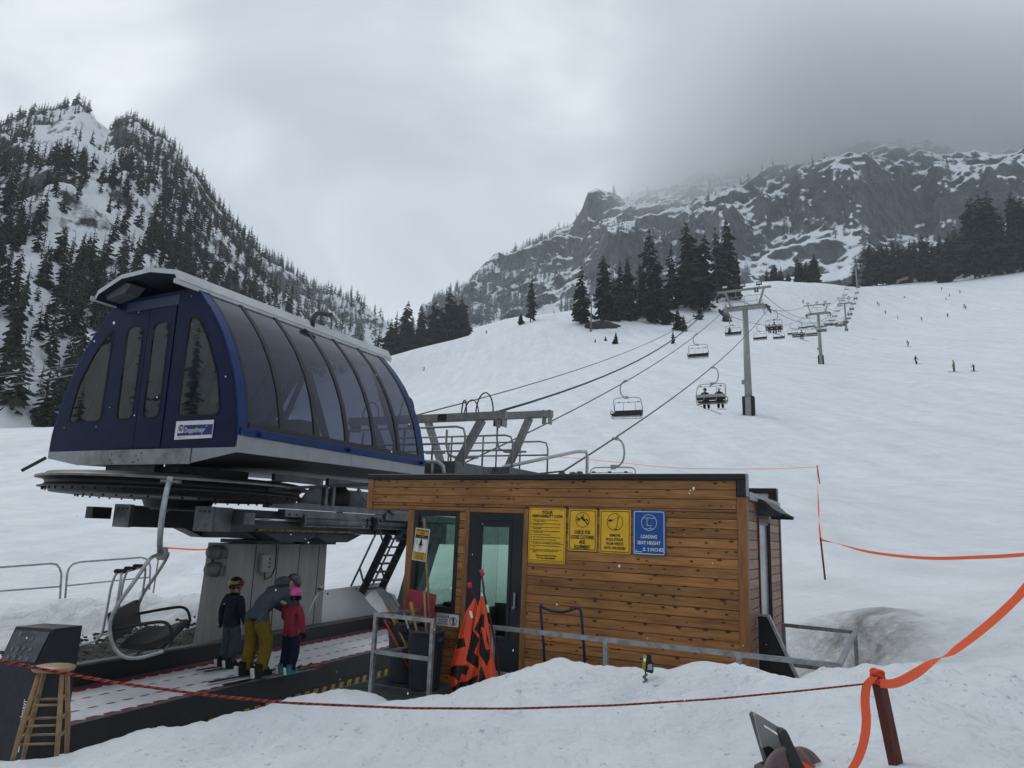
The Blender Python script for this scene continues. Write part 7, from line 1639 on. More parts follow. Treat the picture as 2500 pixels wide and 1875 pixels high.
# ------------------------------------------------------------------ people: one skinned, subdivided surface per body
def cloth(name, c, **k): return mat(name, c, .8, var=.16, scale=9, bump=.25, bscale=45, spec=.2, **k)
SKIN = mat('skin', (.42, .25, .18), .5, var=.06)
BOOT = cloth('dark_boot', (.02, .02, .022))
GLOVE = cloth('black_glove', (.012, .012, .014))
EDGES = [('pel', 'spi'), ('spi', 'che'), ('che', 'nec'), ('nec', 'hea'), ('hea', 'top'), ('che', 'shL'), ('shL', 'elL'), ('elL', 'wrL'), ('wrL', 'haL'), ('che', 'shR'), ('shR', 'elR'), ('elR', 'wrR'), ('wrR', 'haR'), ('pel', 'hiL'), ('hiL', 'knL'), ('knL', 'anL'), ('anL', 'toL'), ('pel', 'hiR'), ('hiR', 'knR'), ('knR', 'anR'), ('anR', 'toR')]
RAD = dict(pel=(.155, .13), spi=(.16, .13), che=(.18, .135), nec=(.065, .065), hea=(.095, .105), top=(.07, .08), sh=.088, el=.062, wr=.048, ha=.048, hi=.105, kn=.098, an=.088, to=.055)
REG = {'pel': 1, 'spi': 0, 'che': 0, 'nec': 2, 'hea': 2, 'top': 2}
def region(a, b):
    if b in ('hea', 'top'): return 2
    if b == 'nec': return 0
    if b[:2] in ('sh', 'el', 'wr'): return 0
    if b[:2] == 'ha': return 3
    if b[:2] in ('hi', 'kn', 'an'): return 1
    if b[:2] == 'to': return 4
    return 0
def body(J, mats, S=1.0, fat=1.0, sub=2, hem=.06):
    names = list(J); idx = {n: i for i, n in enumerate(names)}
    vs = [tuple(np.array(J[n], float) * S) for n in names]
    me = bpy.data.meshes.new('body'); me.from_pydata(vs, [(idx[a], idx[b]) for a, b in EDGES if a in idx and b in idx], []); o = bpy.data.objects.new('body', me); COL.objects.link(o)
    md = o.modifiers.new('skin', 'SKIN'); md.use_smooth_shade = True; md.branch_smoothing = .6
    if not me.skin_vertices: me.skin_vertices.new()
    for n, i in idx.items():
        r = RAD.get(n, RAD.get(n[:2], .06)); r = r if isinstance(r, tuple) else (r, r); k = S * (fat if n[:2] not in ('he', 'to', 'ne') or n[:2] == 'to' and n != 'top' else 1)
        sv = me.skin_vertices[0].data[i]; sv.radius = (r[0] * k, r[1] * k); sv.use_root = (n == 'pel')
    sb = o.modifiers.new('sub', 'SUBSURF'); sb.levels = sub; sb.render_levels = sub
    dg = bpy.context.evaluated_depsgraph_get(); m2 = bpy.data.meshes.new_from_object(o.evaluated_get(dg)); bpy.data.objects.remove(o); bpy.data.meshes.remove(me)
    m2.materials.clear()
    for q in mats: m2.materials.append(q)
    segs = [(np.array(J[a], float) * S, np.array(J[b], float) * S, region(a, b), a, b) for a, b in EDGES if a in idx and b in idx]
    mi = []
    for p in m2.polygons:
        c = np.array(p.center); best = None
        for a, b, rg, na, nb_ in segs:
            d = b - a; t = np.clip(((c - a) @ d) / (d @ d + 1e-9), 0, 1); e = np.linalg.norm(c - a - d * t)
            if best is None or e < best[0]: best = (e, rg, t, nb_)
        rg = best[1]
        if best[3][:2] in ('kn',) and best[2] < hem * 3: rg = 0
        if best[3][:2] == 'hi': rg = 0
        mi.append(rg)
    m2.polygons.foreach_set('material_index', mi); m2.polygons.foreach_set('use_smooth', [True] * len(mi))
    m2.name = 'person'; return m2
def person(J, mats, label, loc, rz, S=1.0, group=None, **k):
    o = bpy.data.objects.new('person', body(J, mats, S, **k)); COL.objects.link(o); o.location = tuple(map(float, loc)); o.rotation_euler = (0, 0, rz); return tag(o, label, 'person', group)
def rotm(v, about=(0, 0, 1)): return Vector(about).rotation_difference(Vector(v).normalized()).to_matrix()
def helmet(par, J, S, m, fwd=(0, 1, 0), goggles=None, brim=True):
    hd, tp = np.array(J['hea']) * S, np.array(J['top']) * S; up = Vector(tp - hd).normalized(); f = Vector(fwd); f = (f - up * f.dot(up)).normalized(); sd_ = f.cross(up)
    M = Matrix((sd_, f, up)).transposed(); c = Vector(hd) + up * .045 * S
    q = MB(); q.ball((0, 0, 0), (.118 * S, .138 * S, .125 * S), 20, 12)
    for i, v in enumerate(q.v):
        x, y, z = v
        if z < -.02 * S and y > .0: z = -.02 * S + (z + .02 * S) * .12
        elif z < -.07 * S: z = -.07 * S
        q.v[i] = tuple(c + M @ Vector((x, y, z)))
    h = q.build('helmet', m, par)
    if goggles:
        q = MB(); g_ = []
        for k in range(9):
            a = (k / 8 - .5) * 2.0; g_.append([tuple(c + M @ Vector((.112 * S * math.sin(a), .128 * S * math.cos(a) + .008 * S, zz_ * S))) for zz_ in (-.075, -.05, -.018, .002)])
        q.sheet(g_); q.sheet([r_[::-1] for r_ in g_]); q.build('goggles', goggles, h)
    return h
def hand(par, J, S, side, m):
    w_, h_ = np.array(J['wr' + side]) * S, np.array(J['ha' + side]) * S; d = Vector(h_ - w_).normalized(); a = Vector((0, 0, 1)) if abs(d.z) < .9 else Vector((0, 1, 0)); u = d.cross(a).normalized(); n = u.cross(d)
    p = Vector(h_) + d * .01 * S; q = MB(); rt = Matrix((u, n, d)).transposed(); q.ball(p, (.048 * S, .026 * S, .052 * S), 12, 8, rt)
    for i, l in enumerate((.060, .072, .068, .052)):
        b = p + u * (-.033 + .022 * i) * S + d * .04 * S; q.tube([b, b + d * l * .5 * S - n * .008 * S, b + d * l * .8 * S - n * .03 * S], [.0125 * S, .0115 * S, .009 * S], 7)
    b = p + u * .045 * S - d * .01 * S; q.tube([b, b + (u * .03 + d * .03) * S, b + (u * .03 + d * .06 - n * .015) * S], [.014 * S, .0125 * S, .010 * S], 7)
    q.build('glove', m, par)
def ski(par, c, d, L_, m, w=.075, tip=None):
    """c: boot centre on the snow, d: direction (unit, local)"""
    d = Vector(d).normalized(); s = Vector((-d.y, d.x, 0)); q = MB(); prof = [(-.46, .9, .0), (-.2, .85, 0), (.1, .85, 0), (.38, 1.05, 0), (.46, 1.0, .02), (.52, .55, .055)]
    g_ = [[tuple(Vector(c) + d * t * L_ + s * k * w * ww / 2 + Vector((0, 0, z + .012))) for k in (-1, 1)] for t, ww, z in prof]; q.sheet(g_); q.sheet([[(x, y, z - .012) for x, y, z in r_][::-1] for r_ in g_])
    n = len(q.f)
    if tip:
        for i in (3, 4): q.mi[i] = 1
    return q.build('ski', [m, tip or m], par)
def boot(par, J, S, side, m, buckle=None, sole=.0):
    a, t = Vector(np.array(J['an' + side]) * S), Vector(np.array(J['to' + side]) * S); f = Vector((t.x - a.x, t.y - a.y, 0)).normalized(); s = Vector((-f.y, f.x, 0)); z0 = sole
    q = MB(); ring = []
    def sec(z, back, front, w): return [tuple(Vector((a.x, a.y, z)) + f * y + s * x) for x, y in ((-w, back + .02 * S), (-w, front - .03 * S), (-w * .5, front), (w * .5, front), (w, front - .03 * S), (w, back + .02 * S), (w * .5, back), (-w * .5, back))]
    ss = [sec(z0, -.10 * S, .19 * S, .05 * S), sec(z0 + .05 * S, -.10 * S, .19 * S, .052 * S), sec(z0 + .09 * S, -.09 * S, .13 * S, .055 * S), sec(z0 + .13 * S, -.09 * S, .09 * S, .06 * S), sec(z0 + .18 * S, -.08 * S, .07 * S, .058 * S)]
    vs = [p for r_ in ss for p in r_]; fs = [tuple(range(7, -1, -1)), tuple(range(32, 40))]
    for k in range(4):
        for i in range(8): j = (i + 1) % 8; fs.append((k * 8 + i, k * 8 + 8 + i, k * 8 + 8 + j, k * 8 + j))
    q.add(vs, [tuple(f_[::-1]) for f_ in fs], True); b = q.build('ski_boot', m, par)
    if buckle:
        q = MB()
        for zz_, y in ((.07, .1), (.13, .07), (.21, .06)): q.bar(Vector((a.x, a.y, z0 + zz_ * S)) + f * (y - .04) * S + s * .06 * S, Vector((a.x, a.y, z0 + zz_ * S)) + f * (y + .03) * S + s * .045 * S, .02 * S, .014 * S)
        q.bar(Vector((a.x, a.y, z0 + .0)) - f * .14 * S, Vector((a.x, a.y, z0 + .13 * S)) - f * .17 * S, .05 * S, .03 * S); q.build('binding', buckle, b)
    return b
def face(par, J, S, fwd):
    """small nose, mouth, eyes and ears on the head"""
    hd, tp = Vector(np.array(J['hea']) * S), Vector(np.array(J['top']) * S); up = (tp - hd).normalized(); f = Vector(fwd); f = (f - up * f.dot(up)).normalized(); sd_ = f.cross(up); M = Matrix((sd_, f, up)).transposed()
    q = MB(); q.ball(hd + M @ Vector((0, .102 * S, -.015 * S)), (.012 * S, .018 * S, .02 * S), 8, 6)
    for k in (-1, 1): q.ball(hd + M @ Vector((k * .088 * S, 0, -.005 * S)), (.012 * S, .02 * S, .028 * S), 8, 6)
    q.ball(hd + M @ Vector((0, .07 * S, -.075 * S)), (.04 * S, .035 * S, .03 * S), 10, 6); q.build('face', SKIN, par)
    q = MB(); q.ball(hd + M @ Vector((0, .093 * S, -.055 * S)), (.022 * S, .008 * S, .006 * S), 8, 5); q.build('mouth', mat('lips', (.28, .10, .085), .5), par)
    q = MB()
    for k in (-1, 1): q.ball(hd + M @ Vector((k * .035 * S, .09 * S, .012 * S)), (.011 * S, .007 * S, .007 * S), 8, 5)
    q.build('eyes', INK, par)
def zb(y): return -.42 + .026 * (y + 2.6) + .005
def J0(**over):
    J = dict(pel=(0, 0, .95), spi=(0, .01, 1.12), che=(0, .01, 1.34), nec=(0, .02, 1.50), hea=(0, .04, 1.62), top=(0, .045, 1.72), shL=(-.19, 0, 1.42), elL=(-.25, .02, 1.14), wrL=(-.24, .14, .92), haL=(-.24, .18, .86), shR=(.19, 0, 1.42), elR=(.25, .02, 1.14), wrR=(.24, .14, .92), haR=(.24, .18, .86), hiL=(-.10, 0, .90), knL=(-.11, .04, .50), anL=(-.11, -.02, .12), toL=(-.11, .13, .06), hiR=(.10, 0, .90), knR=(.11, .04, .50), anR=(.11, -.02, .12), toR=(.11, .13, .06))
    J.update(over); return J
# --- adult bending over the child
JA = J0(pel=(0, -.14, .91), spi=(.0, .06, 1.04), che=(.0, .32, 1.19), nec=(.0, .48, 1.275), hea=(.0, .60, 1.30), top=(.0, .69, 1.355), shL=(-.19, .32, 1.20), elL=(-.23, .52, .97), wrL=(-.10, .70, .86), haL=(-.06, .75, .83), shR=(.19, .30, 1.19), elR=(.27, .50, .94), wrR=(.14, .68, .82), haR=(.10, .73, .79), hiL=(-.10, -.09, .88), knL=(-.15, .05, .50), anL=(-.15, -.03, .12), toL=(-.15, .12, .06), hiR=(.10, -.09, .88), knR=(.13, .07, .50), anR=(.13, .0, .12), toR=(.13, .15, .06))
MUST = cloth('mustard_trousers', (.175, .115, .012)); SLATE = cloth('slate_jacket', (.062, .075, .095))
def on_belt(px, py):
    z = -.35
    for _ in range(6): v = Lc(onz(px, py, z)); z = zb(v[1]) + .02
    return W(*v[:2], z)
pa = on_belt(619, 1652)
ad = person(JA, [SLATE, MUST, SKIN, GLOVE, BOOT], 'adult in slate blue jacket and mustard trousers bending over the child in red', pa, -A, 1.0, fat=1.12)
helmet(ad, JA, 1.0, mat('grey_helmet', (.075, .08, .09), .3, var=.35, scale=9), (0, .75, -.65), mat('dark_goggles', (.05, .012, .014), .2)); face(ad, JA, 1.0, (0, .8, -.6))
for s in 'LR': hand(ad, JA, 1.0, s, GLOVE); boot(ad, JA, 1.05, s, BOOT, WHITE, .015)
q = MB(); q.ball((0, .39, 1.335), (.135, .12, .075), 14, 8, Matrix.Rotation(.5, 3, 'X')); q.build('hood', SLATE, ad)
SKID = mat('dark_ski', (.03, .033, .04), .35, var=.4, scale=6)
for x in (-.15, .13): ski(ad, (x, .04, 0), (0, 1, 0), 1.55, SKID)
SNOWY = mat('snow_dusted_ski', (.65, .68, .7), .8, var=.1)
# --- child in red
S2 = .68
JC = J0(pel=(0, 0, .93), knL=(-.12, .06, .50), knR=(.12, .06, .50), hea=(-.015, .03, 1.62), top=(-.02, .03, 1.725), elL=(-.32, .06, 1.18), wrL=(-.30, .22, 1.08), haL=(-.28, .28, 1.06), elR=(.30, .0, 1.14), wrR=(.33, .02, .90), haR=(.33, .03, .82))
pc3 = on_belt(700, 1645)
PAT = mat('red_patterned_jacket', (.25, .012, .025), .7, var=.1, scale=24, c2=(.03, .03, .06), thr=(.38, .42))
ch = person(JC, [PAT, cloth('navy_trousers', (.010, .012, .035)), SKIN, GLOVE, BOOT], 'small child in a pink helmet, red jacket and navy trousers on the conveyor', pc3, -A, S2, fat=1.22)
look = (.80, -.75, .05)
lk = Matrix.Rotation(0, 3, 'Z') @ Vector((.95, -.55, -.05))
helmet(ch, JC, S2 * 1.18, mat('pink_helmet', (.62, .085, .30), .28, var=.08), (.7, -.72, 0), mat('black_goggles', (.012, .012, .015), .15)) if False else None
def helm_at(par, J, S, hs, m, fwd, gog): J2 = {'hea': np.array(J['hea']) * S / hs, 'top': np.array(J['top']) * S / hs}; return helmet(par, J2, hs, m, fwd, gog)
helm_at(ch, JC, S2, .98, mat('pink_helmet', (.62, .085, .30), .28, var=.08), (.85, -.55, -.05), mat('black_goggles', (.012, .012, .015), .15))
face(ch, JC, S2 * 1.0, (.85, -.55, -.05))
TEAL = mat('teal_boot', (.03, .20, .22), .4, var=.2, scale=8)
for s in 'LR': hand(ch, JC, S2 * 1.05, s, GLOVE); boot(ch, JC, S2 * 1.12, s, TEAL, WHITE, .012)
REDT = mat('red_ski_tip', (.42, .015, .03), .35)
for x in (-.075, .075): ski(ch, (x, .06, 0), (.05 * (1 if x > 0 else -1), 1, 0), 1.12, mat('pale_ski', (.40, .42, .44), .4, var=.3, scale=7), .07, REDT)
q = MB(); q.box((.02, .085, .90), (.14, .105, .98)); q.xf(Matrix.Translation((0, -.02, 0))); 
f = MB(); tv_ = text('TEAM', .05, fit=.09); f.add([(.10 + .0, -.0, 0)], []) if False else None
# --- boy behind in dark clothes
S3 = .74
JB = J0(pel=(0, -.03, .93), knL=(-.11, .07, .50), knR=(.12, .07, .50), hea=(-.01, .03, 1.62), top=(-.02, .02, 1.725), elL=(-.30, -.02, 1.14), wrL=(-.34, .02, .90), haL=(-.34, .03, .82))
pb_ = on_belt(553, 1628)
bo = person(JB, [cloth('dark_navy_jacket', (.014, .018, .034)), cloth('teal_grey_trousers', (.05, .075, .085)), SKIN, GLOVE, BOOT], 'child in dark jacket and black helmet with red and gold goggles, behind the adult', pb_, -A, S3, fat=1.25)
hb_ = helm_at(bo, JB, S3, .96, mat('black_helmet', (.014, .013, .013), .25), (.75, -.65, -.05), None); face(bo, JB, S3, (.75, -.65, -.05))
hd = Vector(np.array(JB['hea']) * S3); q = MB(); f_ = Vector((.75, -.65, 0)).normalized(); s_v = Vector((-f_.y, f_.x, 0))
for k in range(10):
    a0_, a1_ = -1.5 + k * .3, -1.5 + k * .3 + .3; q.m = 0 if k < 6 else 1
    c_ = [hd + f_ * .143 * math.cos(a) + s_v * .124 * math.sin(a) + Vector((0, 0, z)) for a in (a0_, a1_) for z in (.055, .10)]; q.add(c_, [(0, 2, 3, 1), (1, 3, 2, 0)])
q.build('goggles', [mat('gold_lens', (.50, .30, .05), .15, .6), RED], hb_)
for s in 'LR': hand(bo, JB, S3 * 1.05, s, GLOVE); boot(bo, JB, S3 * 1.1, s, BOOT, WHITE, .012)
for x in (-.085, .09): ski(bo, (x, .06, 0), (0, 1, 0), 1.2, SKID, .07)
# ski poles held out behind the child
a = pc3 + ur * .16 + np.array([0, 0, .60]); b_ = W(*onX(783, 1430, Lc(a)[0] + .12))
for dz in (0, .035):
    q = MB(); d_ = Vector(b_ - a); q.tube([(0, 0, dz), tuple(d_ + Vector((dz, 0, dz * .3)))], .007, 6); o = q.build('ski_pole', mat('pole_alloy', (.55, .55, .55), .3, .7), label='upper of two silver ski poles pointing at the white panel' if dz else 'lower of two silver ski poles pointing at the white panel', cat='ski pole'); o.location = tuple(a)
    q = MB(); e = d_ + Vector((dz, 0, dz * .3)) - d_.normalized() * .06; ax = rotm(d_); q.lathe([(0, .008), (.045, .004), (.048, 0), (.045, -.004), (0, -.008)], n=12); q.xf(Matrix.Translation(e) @ ax.to_4x4()); q.build('basket', INK, o)
# ------------------------------------------------------------------ riders on the chairs
def seatJ(lean=0): return J0(pel=(0, -.12, .05), spi=(0, -.14, .22), che=(0, -.10 + lean, .46), nec=(0, -.06 + lean, .62), hea=(0, -.03 + lean, .74), top=(0, -.02 + lean, .84), shL=(-.20, -.10 + lean, .52), elL=(-.27, -.02, .26), wrL=(-.18, .20, .16), haL=(-.15, .26, .15), shR=(.20, -.10 + lean, .52), elR=(.27, -.02, .26), wrR=(.18, .20, .16), haR=(.15, .26, .15), hiL=(-.10, -.08, .04), knL=(-.13, .38, .06), anL=(-.14, .42, -.36), toL=(-.14, .56, -.42), hiR=(.10, -.08, .04), knR=(.13, .38, .06), anR=(.14, .42, -.36), toR=(.14, .56, -.42))
DK = cloth('black_trousers', (.012, .012, .015))
def rider(p, x, label, jacket, helm, S=.95, board=None, lean=0, group=None, rz=yaw, trousers=None, gear='ski'):
    J = seatJ(lean); cyr, syr = math.cos(rz), math.sin(rz); z = -2.36 * CSC; y = .05
    loc = (p[0] + cyr * x - syr * y, p[1] + syr * x + cyr * y, p[2] + z)
    o = person(J, [jacket, trousers or DK, SKIN, GLOVE, BOOT], label, loc, rz, S, group, sub=1, fat=1.1)
    helmet(o, J, S, helm, (0, 1, 0))
    if gear == 'board':
        q = MB(); q.prism([(-.78, -.09), (-.70, -.14), (.70, -.14), (.78, -.09), (.78, .09), (.70, .14), (-.70, .14), (-.78, .09)], 'z', 0, .015); q.xf(Matrix.Translation((.12, .50 * S, -.50 * S)) @ Matrix.Rotation(math.radians(22), 4, 'Y') @ Matrix.Rotation(.25, 4, 'Z')); q.build('snowboard', mat('dark_snowboard', (.02, .022, .026), .3, var=.5, scale=5, c2=(.3, .3, .28), thr=(.28, .34)), o)
    else:
        for s in 'LR': t_ = np.array(J['to' + s]) * S; ski(o, (t_[0], t_[1] - .05, t_[2] - .07), (0, 1, .12), 1.5 * S, SKID, .08)
    return o
rider(c_two, -.42, 'snowboarder in a dark teal hooded jacket on the two rider chair', cloth('teal_jacket', (.018, .05, .055)), cloth('dark_hood', (.015, .018, .02)), .9, gear='board')
rider(c_two, .42, 'skier in a charcoal jacket and white helmet on the two rider chair', cloth('charcoal_jacket', (.03, .033, .035)), WHITE, .9)
rider(p3, -.52, 'small rider in a black helmet at the end of the three rider chair', cloth('dark_child_jacket', (.02, .02, .025)), MATS['black_helmet'], .66)
rider(p3, .0, 'rider in a bright green jacket in the middle of the three rider chair', cloth('green_jacket', (.14, .20, .012)), MATS['black_helmet'], .9, gear='board')
rider(p3, .52, 'small rider in a white helmet on the three rider chair', cloth('dark_child_jacket', (.02, .02, .025)), WHITE, .66)
for k, p, l in riders_at:
    if k == 0: rider(p, .35, 'snowboarder in black, alone on a chair past the first slope tower', cloth('black_jacket', (.012, .012, .014)), MATS['black_helmet'], .9, gear='board')
    elif k >= 6 and k < 13 and k % 3 != 2:
        for x in (-.4, .4): rider(p, x, 'dark rider on a distant chair high on the line', cloth('black_jacket', (.012, .012, .014)), MATS['black_helmet'], .9, group='riders high on the line')
# ------------------------------------------------------------------ skiers on the run
POSES = {
 'glide': J0(pel=(0, -.12, .84), spi=(0, -.02, 1.02), che=(0, .10, 1.22), nec=(0, .17, 1.36), hea=(0, .22, 1.47), top=(0, .24, 1.57), shL=(-.19, .10, 1.28), elL=(-.33, .18, 1.06), wrL=(-.36, .38, .98), haL=(-.36, .43, .98), shR=(.19, .10, 1.28), elR=(.33, .18, 1.06), wrR=(.36, .38, .98), haR=(.36, .43, .98), hiL=(-.10, -.10, .80), knL=(-.12, .14, .48), hiR=(.10, -.10, .80), knR=(.12, .14, .48)),
 'wide': J0(pel=(.0, -.08, .86), che=(.02, .04, 1.26), nec=(.02, .08, 1.41), hea=(.03, .11, 1.53), top=(.03, .12, 1.63), shL=(-.17, .04, 1.33), elL=(-.42, .06, 1.17), wrL=(-.60, .16, 1.02), haL=(-.64, .18, .99), shR=(.21, .04, 1.33), elR=(.46, .06, 1.17), wrR=(.64, .16, 1.02), haR=(.68, .18, .99), hiL=(-.10, -.06, .82), knL=(-.16, .12, .47), anL=(-.26, 0, .12), toL=(-.26, .13, .06), hiR=(.10, -.06, .82), knR=(.06, .12, .47), anR=(0, 0, .12), toR=(0, .13, .06)),
 'stand': J0(),
 'ride': J0(pel=(0, -.06, .86), spi=(0, 0, 1.04), che=(0, .06, 1.26), nec=(0, .09, 1.41), hea=(-.02, .1, 1.53), top=(-.02, .1, 1.63), elL=(-.40, .06, 1.20), wrL=(-.55, .12, 1.10), haL=(-.59, .12, 1.08), elR=(.36, -.06, 1.12), wrR=(.44, -.02, .95), haR=(.45, 0, .92), hiL=(-.10, -.05, .82), knL=(-.22, .12, .46), anL=(-.28, .02, .10), toL=(-.28, .15, .05), hiR=(.10, -.05, .82), knR=(.22, .12, .46), anR=(.28, .02, .10), toR=(.28, .15, .05)),
 'sit': J0(pel=(0, -.3, .12), spi=(0, -.32, .30), che=(0, -.26, .52), nec=(0, -.2, .67), hea=(0, -.16, .78), top=(0, -.15, .88), shL=(-.19, -.26, .58), elL=(-.28, -.36, .34), wrL=(-.26, -.44, .12), haL=(-.26, -.46, .06), shR=(.19, -.26, .58), elR=(.28, -.1, .38), wrR=(.2, .1, .32), haR=(.18, .15, .3), hiL=(-.1, -.26, .12), knL=(-.14, .1, .34), anL=(-.15, .38, .10), toL=(-.15, .5, .14), hiR=(.1, -.26, .12), knR=(.14, .1, .34), anR=(.15, .38, .1), toR=(.15, .5, .14))}
PM = {}
def skier(px, py, pose, heading, jacket, label, S=1.0, gear='ski', trousers=None, poles=True, group=None, D=None, detail=1):
    h = hit(px, py, 30, 690) if D is None else P(px, py, D)
    if h is None: return
    key = (pose, jacket, trousers, round(S, 2))
    mats_ = [cloth('jacket_%d' % (hash(jacket) % 9999), jacket), cloth('trousers_%d' % (hash(trousers) % 9999), trousers) if trousers else DK, SKIN, GLOVE, BOOT]
    J = POSES[pose]
    if key not in PM: PM[key] = body(J, mats_, S, 1.1, detail)
    o = bpy.data.objects.new('person', PM[key]); COL.objects.link(o); o.location = (h[0], h[1], h[2] + .02); o.rotation_euler = (0, 0, math.radians(heading)); tag(o, label, 'person', group)
    helmet(o, J, S, MATS['black_helmet'], (0, 1, 0))
    if gear == 'ski':
        for s in 'LR': a_ = np.array(J['an' + s]) * S; ski(o, (a_[0], a_[1] + .05, 0), (0, 1, 0), 1.6 * S, SKID, .09)
        if poles:
            for s, k in (('L', -1), ('R', 1)): w_ = Vector(np.array(J['ha' + s]) * S); q = MB(); q.tube([tuple(w_ + Vector((0, 0, .06))), tuple(w_ + Vector((k * .1, -.3, -w_.z * .96)))], .012, 5); q.build('ski_pole', MATS['pole_alloy'], o)
    elif gear == 'board':
        q = MB(); q.prism([(-.74, -.08), (-.66, -.13), (.66, -.13), (.74, -.08), (.74, .08), (.66, .13), (-.66, .13), (-.74, .08)], 'z', 0, .02); q.build('snowboard', MATS['dark_snowboard'], o)
    return o
def c4(x, y): return 2080 + .3013 * x, 460 + .3013 * y
skier(*c4(458, 1283), 'glide', 70, (.012, .014, .018), 'skier in black with one pole out, highest of the four large skiers on the run')
skier(*c4(518, 1426), 'wide', -150, (.035, .028, .032), 'skier in a dark plum jacket with both arms spread')
skier(*c4(830, 1491), 'stand', 80, (.15, .21, .02), 'tall skier in lime green jacket and olive trousers', 1.04, trousers=(.05, .055, .012), poles=False)
skier(*c4(989, 1487), 'wide', 95, (.03, .035, .045), 'child skier holding both arms out, right of the lime green skier', .72, poles=False)
far = [((272, 1018), 'glide', 130, (.015, .02, .02), 'dark skier below the pair in red, left part of the run', 1, 'ski'), ((373, 1062), 'ride', 70, (.03, .03, .035), 'snowboarder in grey, lowest left of the small figures on the run', .95, 'board'), ((563, 1073), 'wide', 175, (.03, .033, .04), 'small skier in dark grey in the middle of the run', .9, 'ski'), ((777, 1042), 'glide', 120, (.03, .012, .012), 'skier in dark maroon leaning forward, right of the middle of the run', 1.05, 'ski'), ((911, 965), 'ride', 160, (.025, .025, .03), 'upper figure of the close pair of snowboarders near the right side of the run', 1, 'board'), ((922, 979), 'ride', 200, (.02, .022, .03), 'lower figure of the close pair of snowboarders near the right side of the run', .95, 'board'), ((765, 908), 'glide', 60, (.03, .03, .035), 'bent skier below the one with outstretched arm in the upper run', .9, 'ski'), ((792, 879), 'wide', 90, (.02, .03, .035), 'skier with an outstretched arm in the upper run', .85, 'ski'), ((877, 853), 'stand', 90, (.03, .035, .035), 'standing skier right of the outstretched arm skier in the upper run', 1, 'ski'), ((728, 828), 'stand', 30, (.02, .02, .022), 'standing figure in black highest in the middle of the run', 1, 'board'), ((424, 891), 'sit', 80, (.015, .02, .025), 'snowboarder sitting on the snow in the upper run', 1, 'board'), ((207, 945), 'stand', 170, (.08, .02, .03), 'left figure of the pair in red on the upper run', .8, 'ski'), ((219, 956), 'glide', 170, (.20, .015, .03), 'right figure of the pair in red on the upper run', .9, 'ski')]
for (x, y), po, hd_, jk, lb, S, ge in far: skier(*c4(x, y), po, hd_, jk, lb, S, ge, poles=False)
for i, (x, y) in enumerate([(645, 689), (655, 691), (668, 693), (847, 706), (868, 704), (879, 704), (968, 691), (977, 689), (1022, 682), (1053, 681)]):
    X_, Y_ = c4(x, y); skier(X_, Y_ + 1.5, 'stand' if i % 3 else 'sit', 40 * i, (.02 + .01 * (i % 3), .02, .025), 'tiny figure resting on the crest under the tall firs', 1, 'board' if i % 2 else 'none', poles=False, group='people resting on the crest')
skier(1035, 906, 'wide', 60, (.015, .015, .018), 'lone skier on the open snow left of the lift ropes', 1, 'ski')
skier(1187, 817, 'stand', 20, (.02, .02, .022), 'skier on the skyline left of the knoll firs', 1.2, 'ski', D=322, poles=False)
skier(1961, 741, 'ride', 20, (.02, .022, .03), 'snowboarder on the snow between the first and second slope towers', 1, 'board')
# ------------------------------------------------------------------ air: thin haze, and the cloud sitting on the summit
hz = MB(); hz.box((-1500, -1000, -80), (2100, 2000, 1020))
m = bpy.data.materials.new('haze'); m.use_nodes = True; nt = m.node_tree; nt.nodes.clear()
pv = N(nt, 'ShaderNodeVolumePrincipled'); pv.inputs['Density'].default_value = .00015; pv.inputs['Color'].default_value = (.86, .93, 1, 1); pv.inputs['Anisotropy'].default_value = .1
out = N(nt, 'ShaderNodeOutputMaterial'); nt.links.new(pv.outputs[0], out.inputs['Volume'])
hz.build('haze', m, label='thin grey mountain haze', cat='haze', kind='stuff')
cl = MB()
m = bpy.data.materials.new('cloud'); m.use_nodes = True; nt = m.node_tree; nt.nodes.clear(); L = nt.links
tc = N(nt, 'ShaderNodeTexCoord'); sp = N(nt, 'ShaderNodeSeparateXYZ'); L.new(tc.outputs['Object'], sp.inputs[0])
no = N(nt, 'ShaderNodeTexNoise', Scale=.0042, Detail=4.0, Roughness=.55); L.new(tc.outputs['Object'], no.inputs['Vector'])
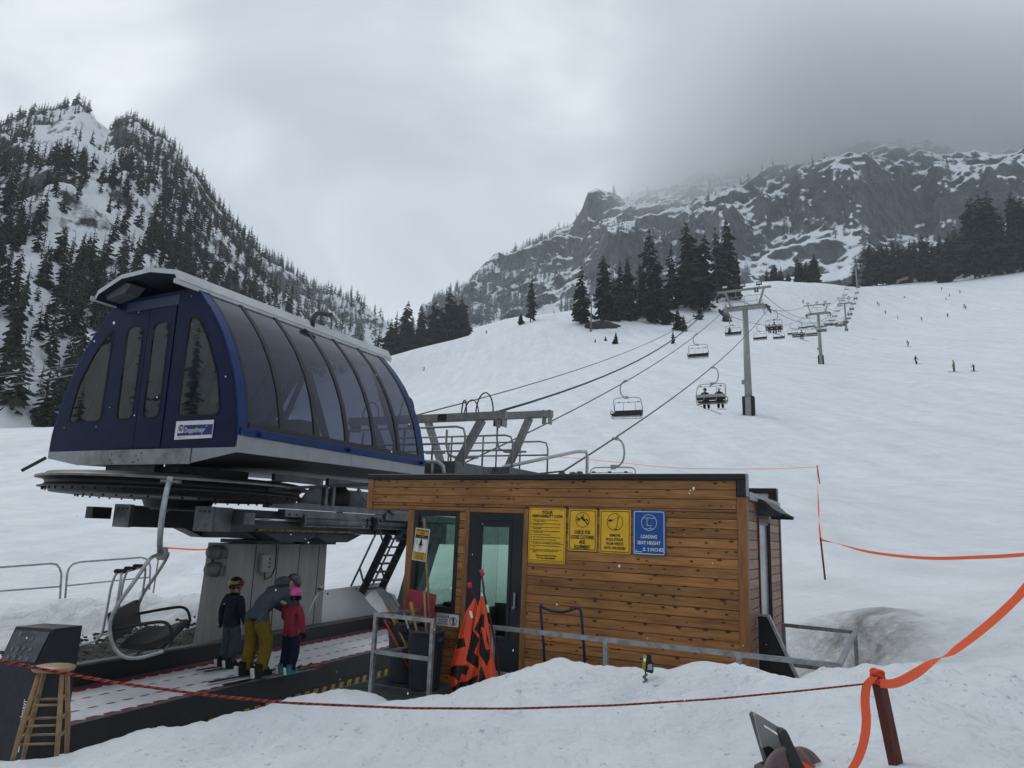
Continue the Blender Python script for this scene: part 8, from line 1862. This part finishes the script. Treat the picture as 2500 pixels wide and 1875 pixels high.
# height above the cloud base, the base wanders with the noise and is lower over the right-hand cliffs
a1 = N(nt, 'ShaderNodeMath', operation='MULTIPLY_ADD'); L.new(no.outputs['Fac'], a1.inputs[0]); a1.inputs[1].default_value = 300; L.new(sp.outputs['Z'], a1.inputs[2])
mr = N(nt, 'ShaderNodeMapRange', interpolation_type='SMOOTHSTEP'); mr.inputs['From Min'].default_value = 590; mr.inputs['From Max'].default_value = 780; mr.inputs['To Max'].default_value = .011; L.new(a1.outputs[0], mr.inputs['Value'])
ex = N(nt, 'ShaderNodeMapRange', interpolation_type='SMOOTHSTEP'); ex.inputs['From Min'].default_value = 120; ex.inputs['From Max'].default_value = 420; L.new(sp.outputs['X'], ex.inputs['Value'])
mu = N(nt, 'ShaderNodeMath', operation='MULTIPLY'); L.new(mr.outputs[0], mu.inputs[0]); L.new(ex.outputs[0], mu.inputs[1])
pv = N(nt, 'ShaderNodeVolumePrincipled'); pv.inputs['Color'].default_value = (.97, .98, 1, 1); L.new(mu.outputs[0], pv.inputs['Density'])
out = N(nt, 'ShaderNodeOutputMaterial'); L.new(pv.outputs[0], out.inputs['Volume'])
cl.box((60, 850, 400), (1700, 1800, 815))
cl.build('low_clouds', m, label='low grey cloud hiding the summit of the rocky mountain', cat='cloud', kind='stuff')

# light snowfall in the air, and crumbs of crusty snow on the bank
RF = random.Random(3); q = MB()
for i in range(120):
    D = RF.uniform(1.8, 9); p = P(RF.uniform(40, 1950), RF.uniform(720, 1720), D); r_ = RF.uniform(.0016, .0034)
    if p[2] > gz(p[0], p[1]) + .1: q.ball(p, (r_, r_, r_ * RF.uniform(1, 1.8)), 5, 4)
q.build('snowflakes', mat('flake_white', (.85, .87, .9), .8, var=.02), label='sparse falling snowflakes in the air', cat='snow', kind='stuff')
q = MB()
for i in range(420):
    D = 6.9 - abs(RF.gauss(0, 1.0)) if i % 3 else RF.uniform(4.4, 8); x = RF.uniform(250, 2500); v = ray(x, 1600); h = math.hypot(v[0], v[1]); X_, Y_ = v[0] / h * D, v[1] / h * D
    lp = Lc((X_, Y_, 0))
    if -4.6 < lp[0] < 1.2 and lp[1] > -1.25: continue
    r_ = min(.022, .004 + RF.expovariate(190)); q.ball((X_, Y_, gz(X_, Y_) - r_ * .1), (r_ * RF.uniform(.8, 1.6), r_ * RF.uniform(.8, 1.4), r_ * .8), 6, 4, Matrix.Rotation(RF.uniform(0, 3), 3, 'Z'))
q.build('loose_snow', SNOW, label='crumbs of crusty snow lying on the bank', cat='snow', kind='stuff')
# ------------------------------------------------------------------ render settings
cy = SC.cycles
cy.max_bounces = 8; cy.diffuse_bounces = 3; cy.glossy_bounces = 3; cy.transmission_bounces = 4; cy.transparent_max_bounces = 16; cy.volume_bounces = 3
cy.use_denoising = True
cy.caustics_reflective = False; cy.caustics_refractive = False
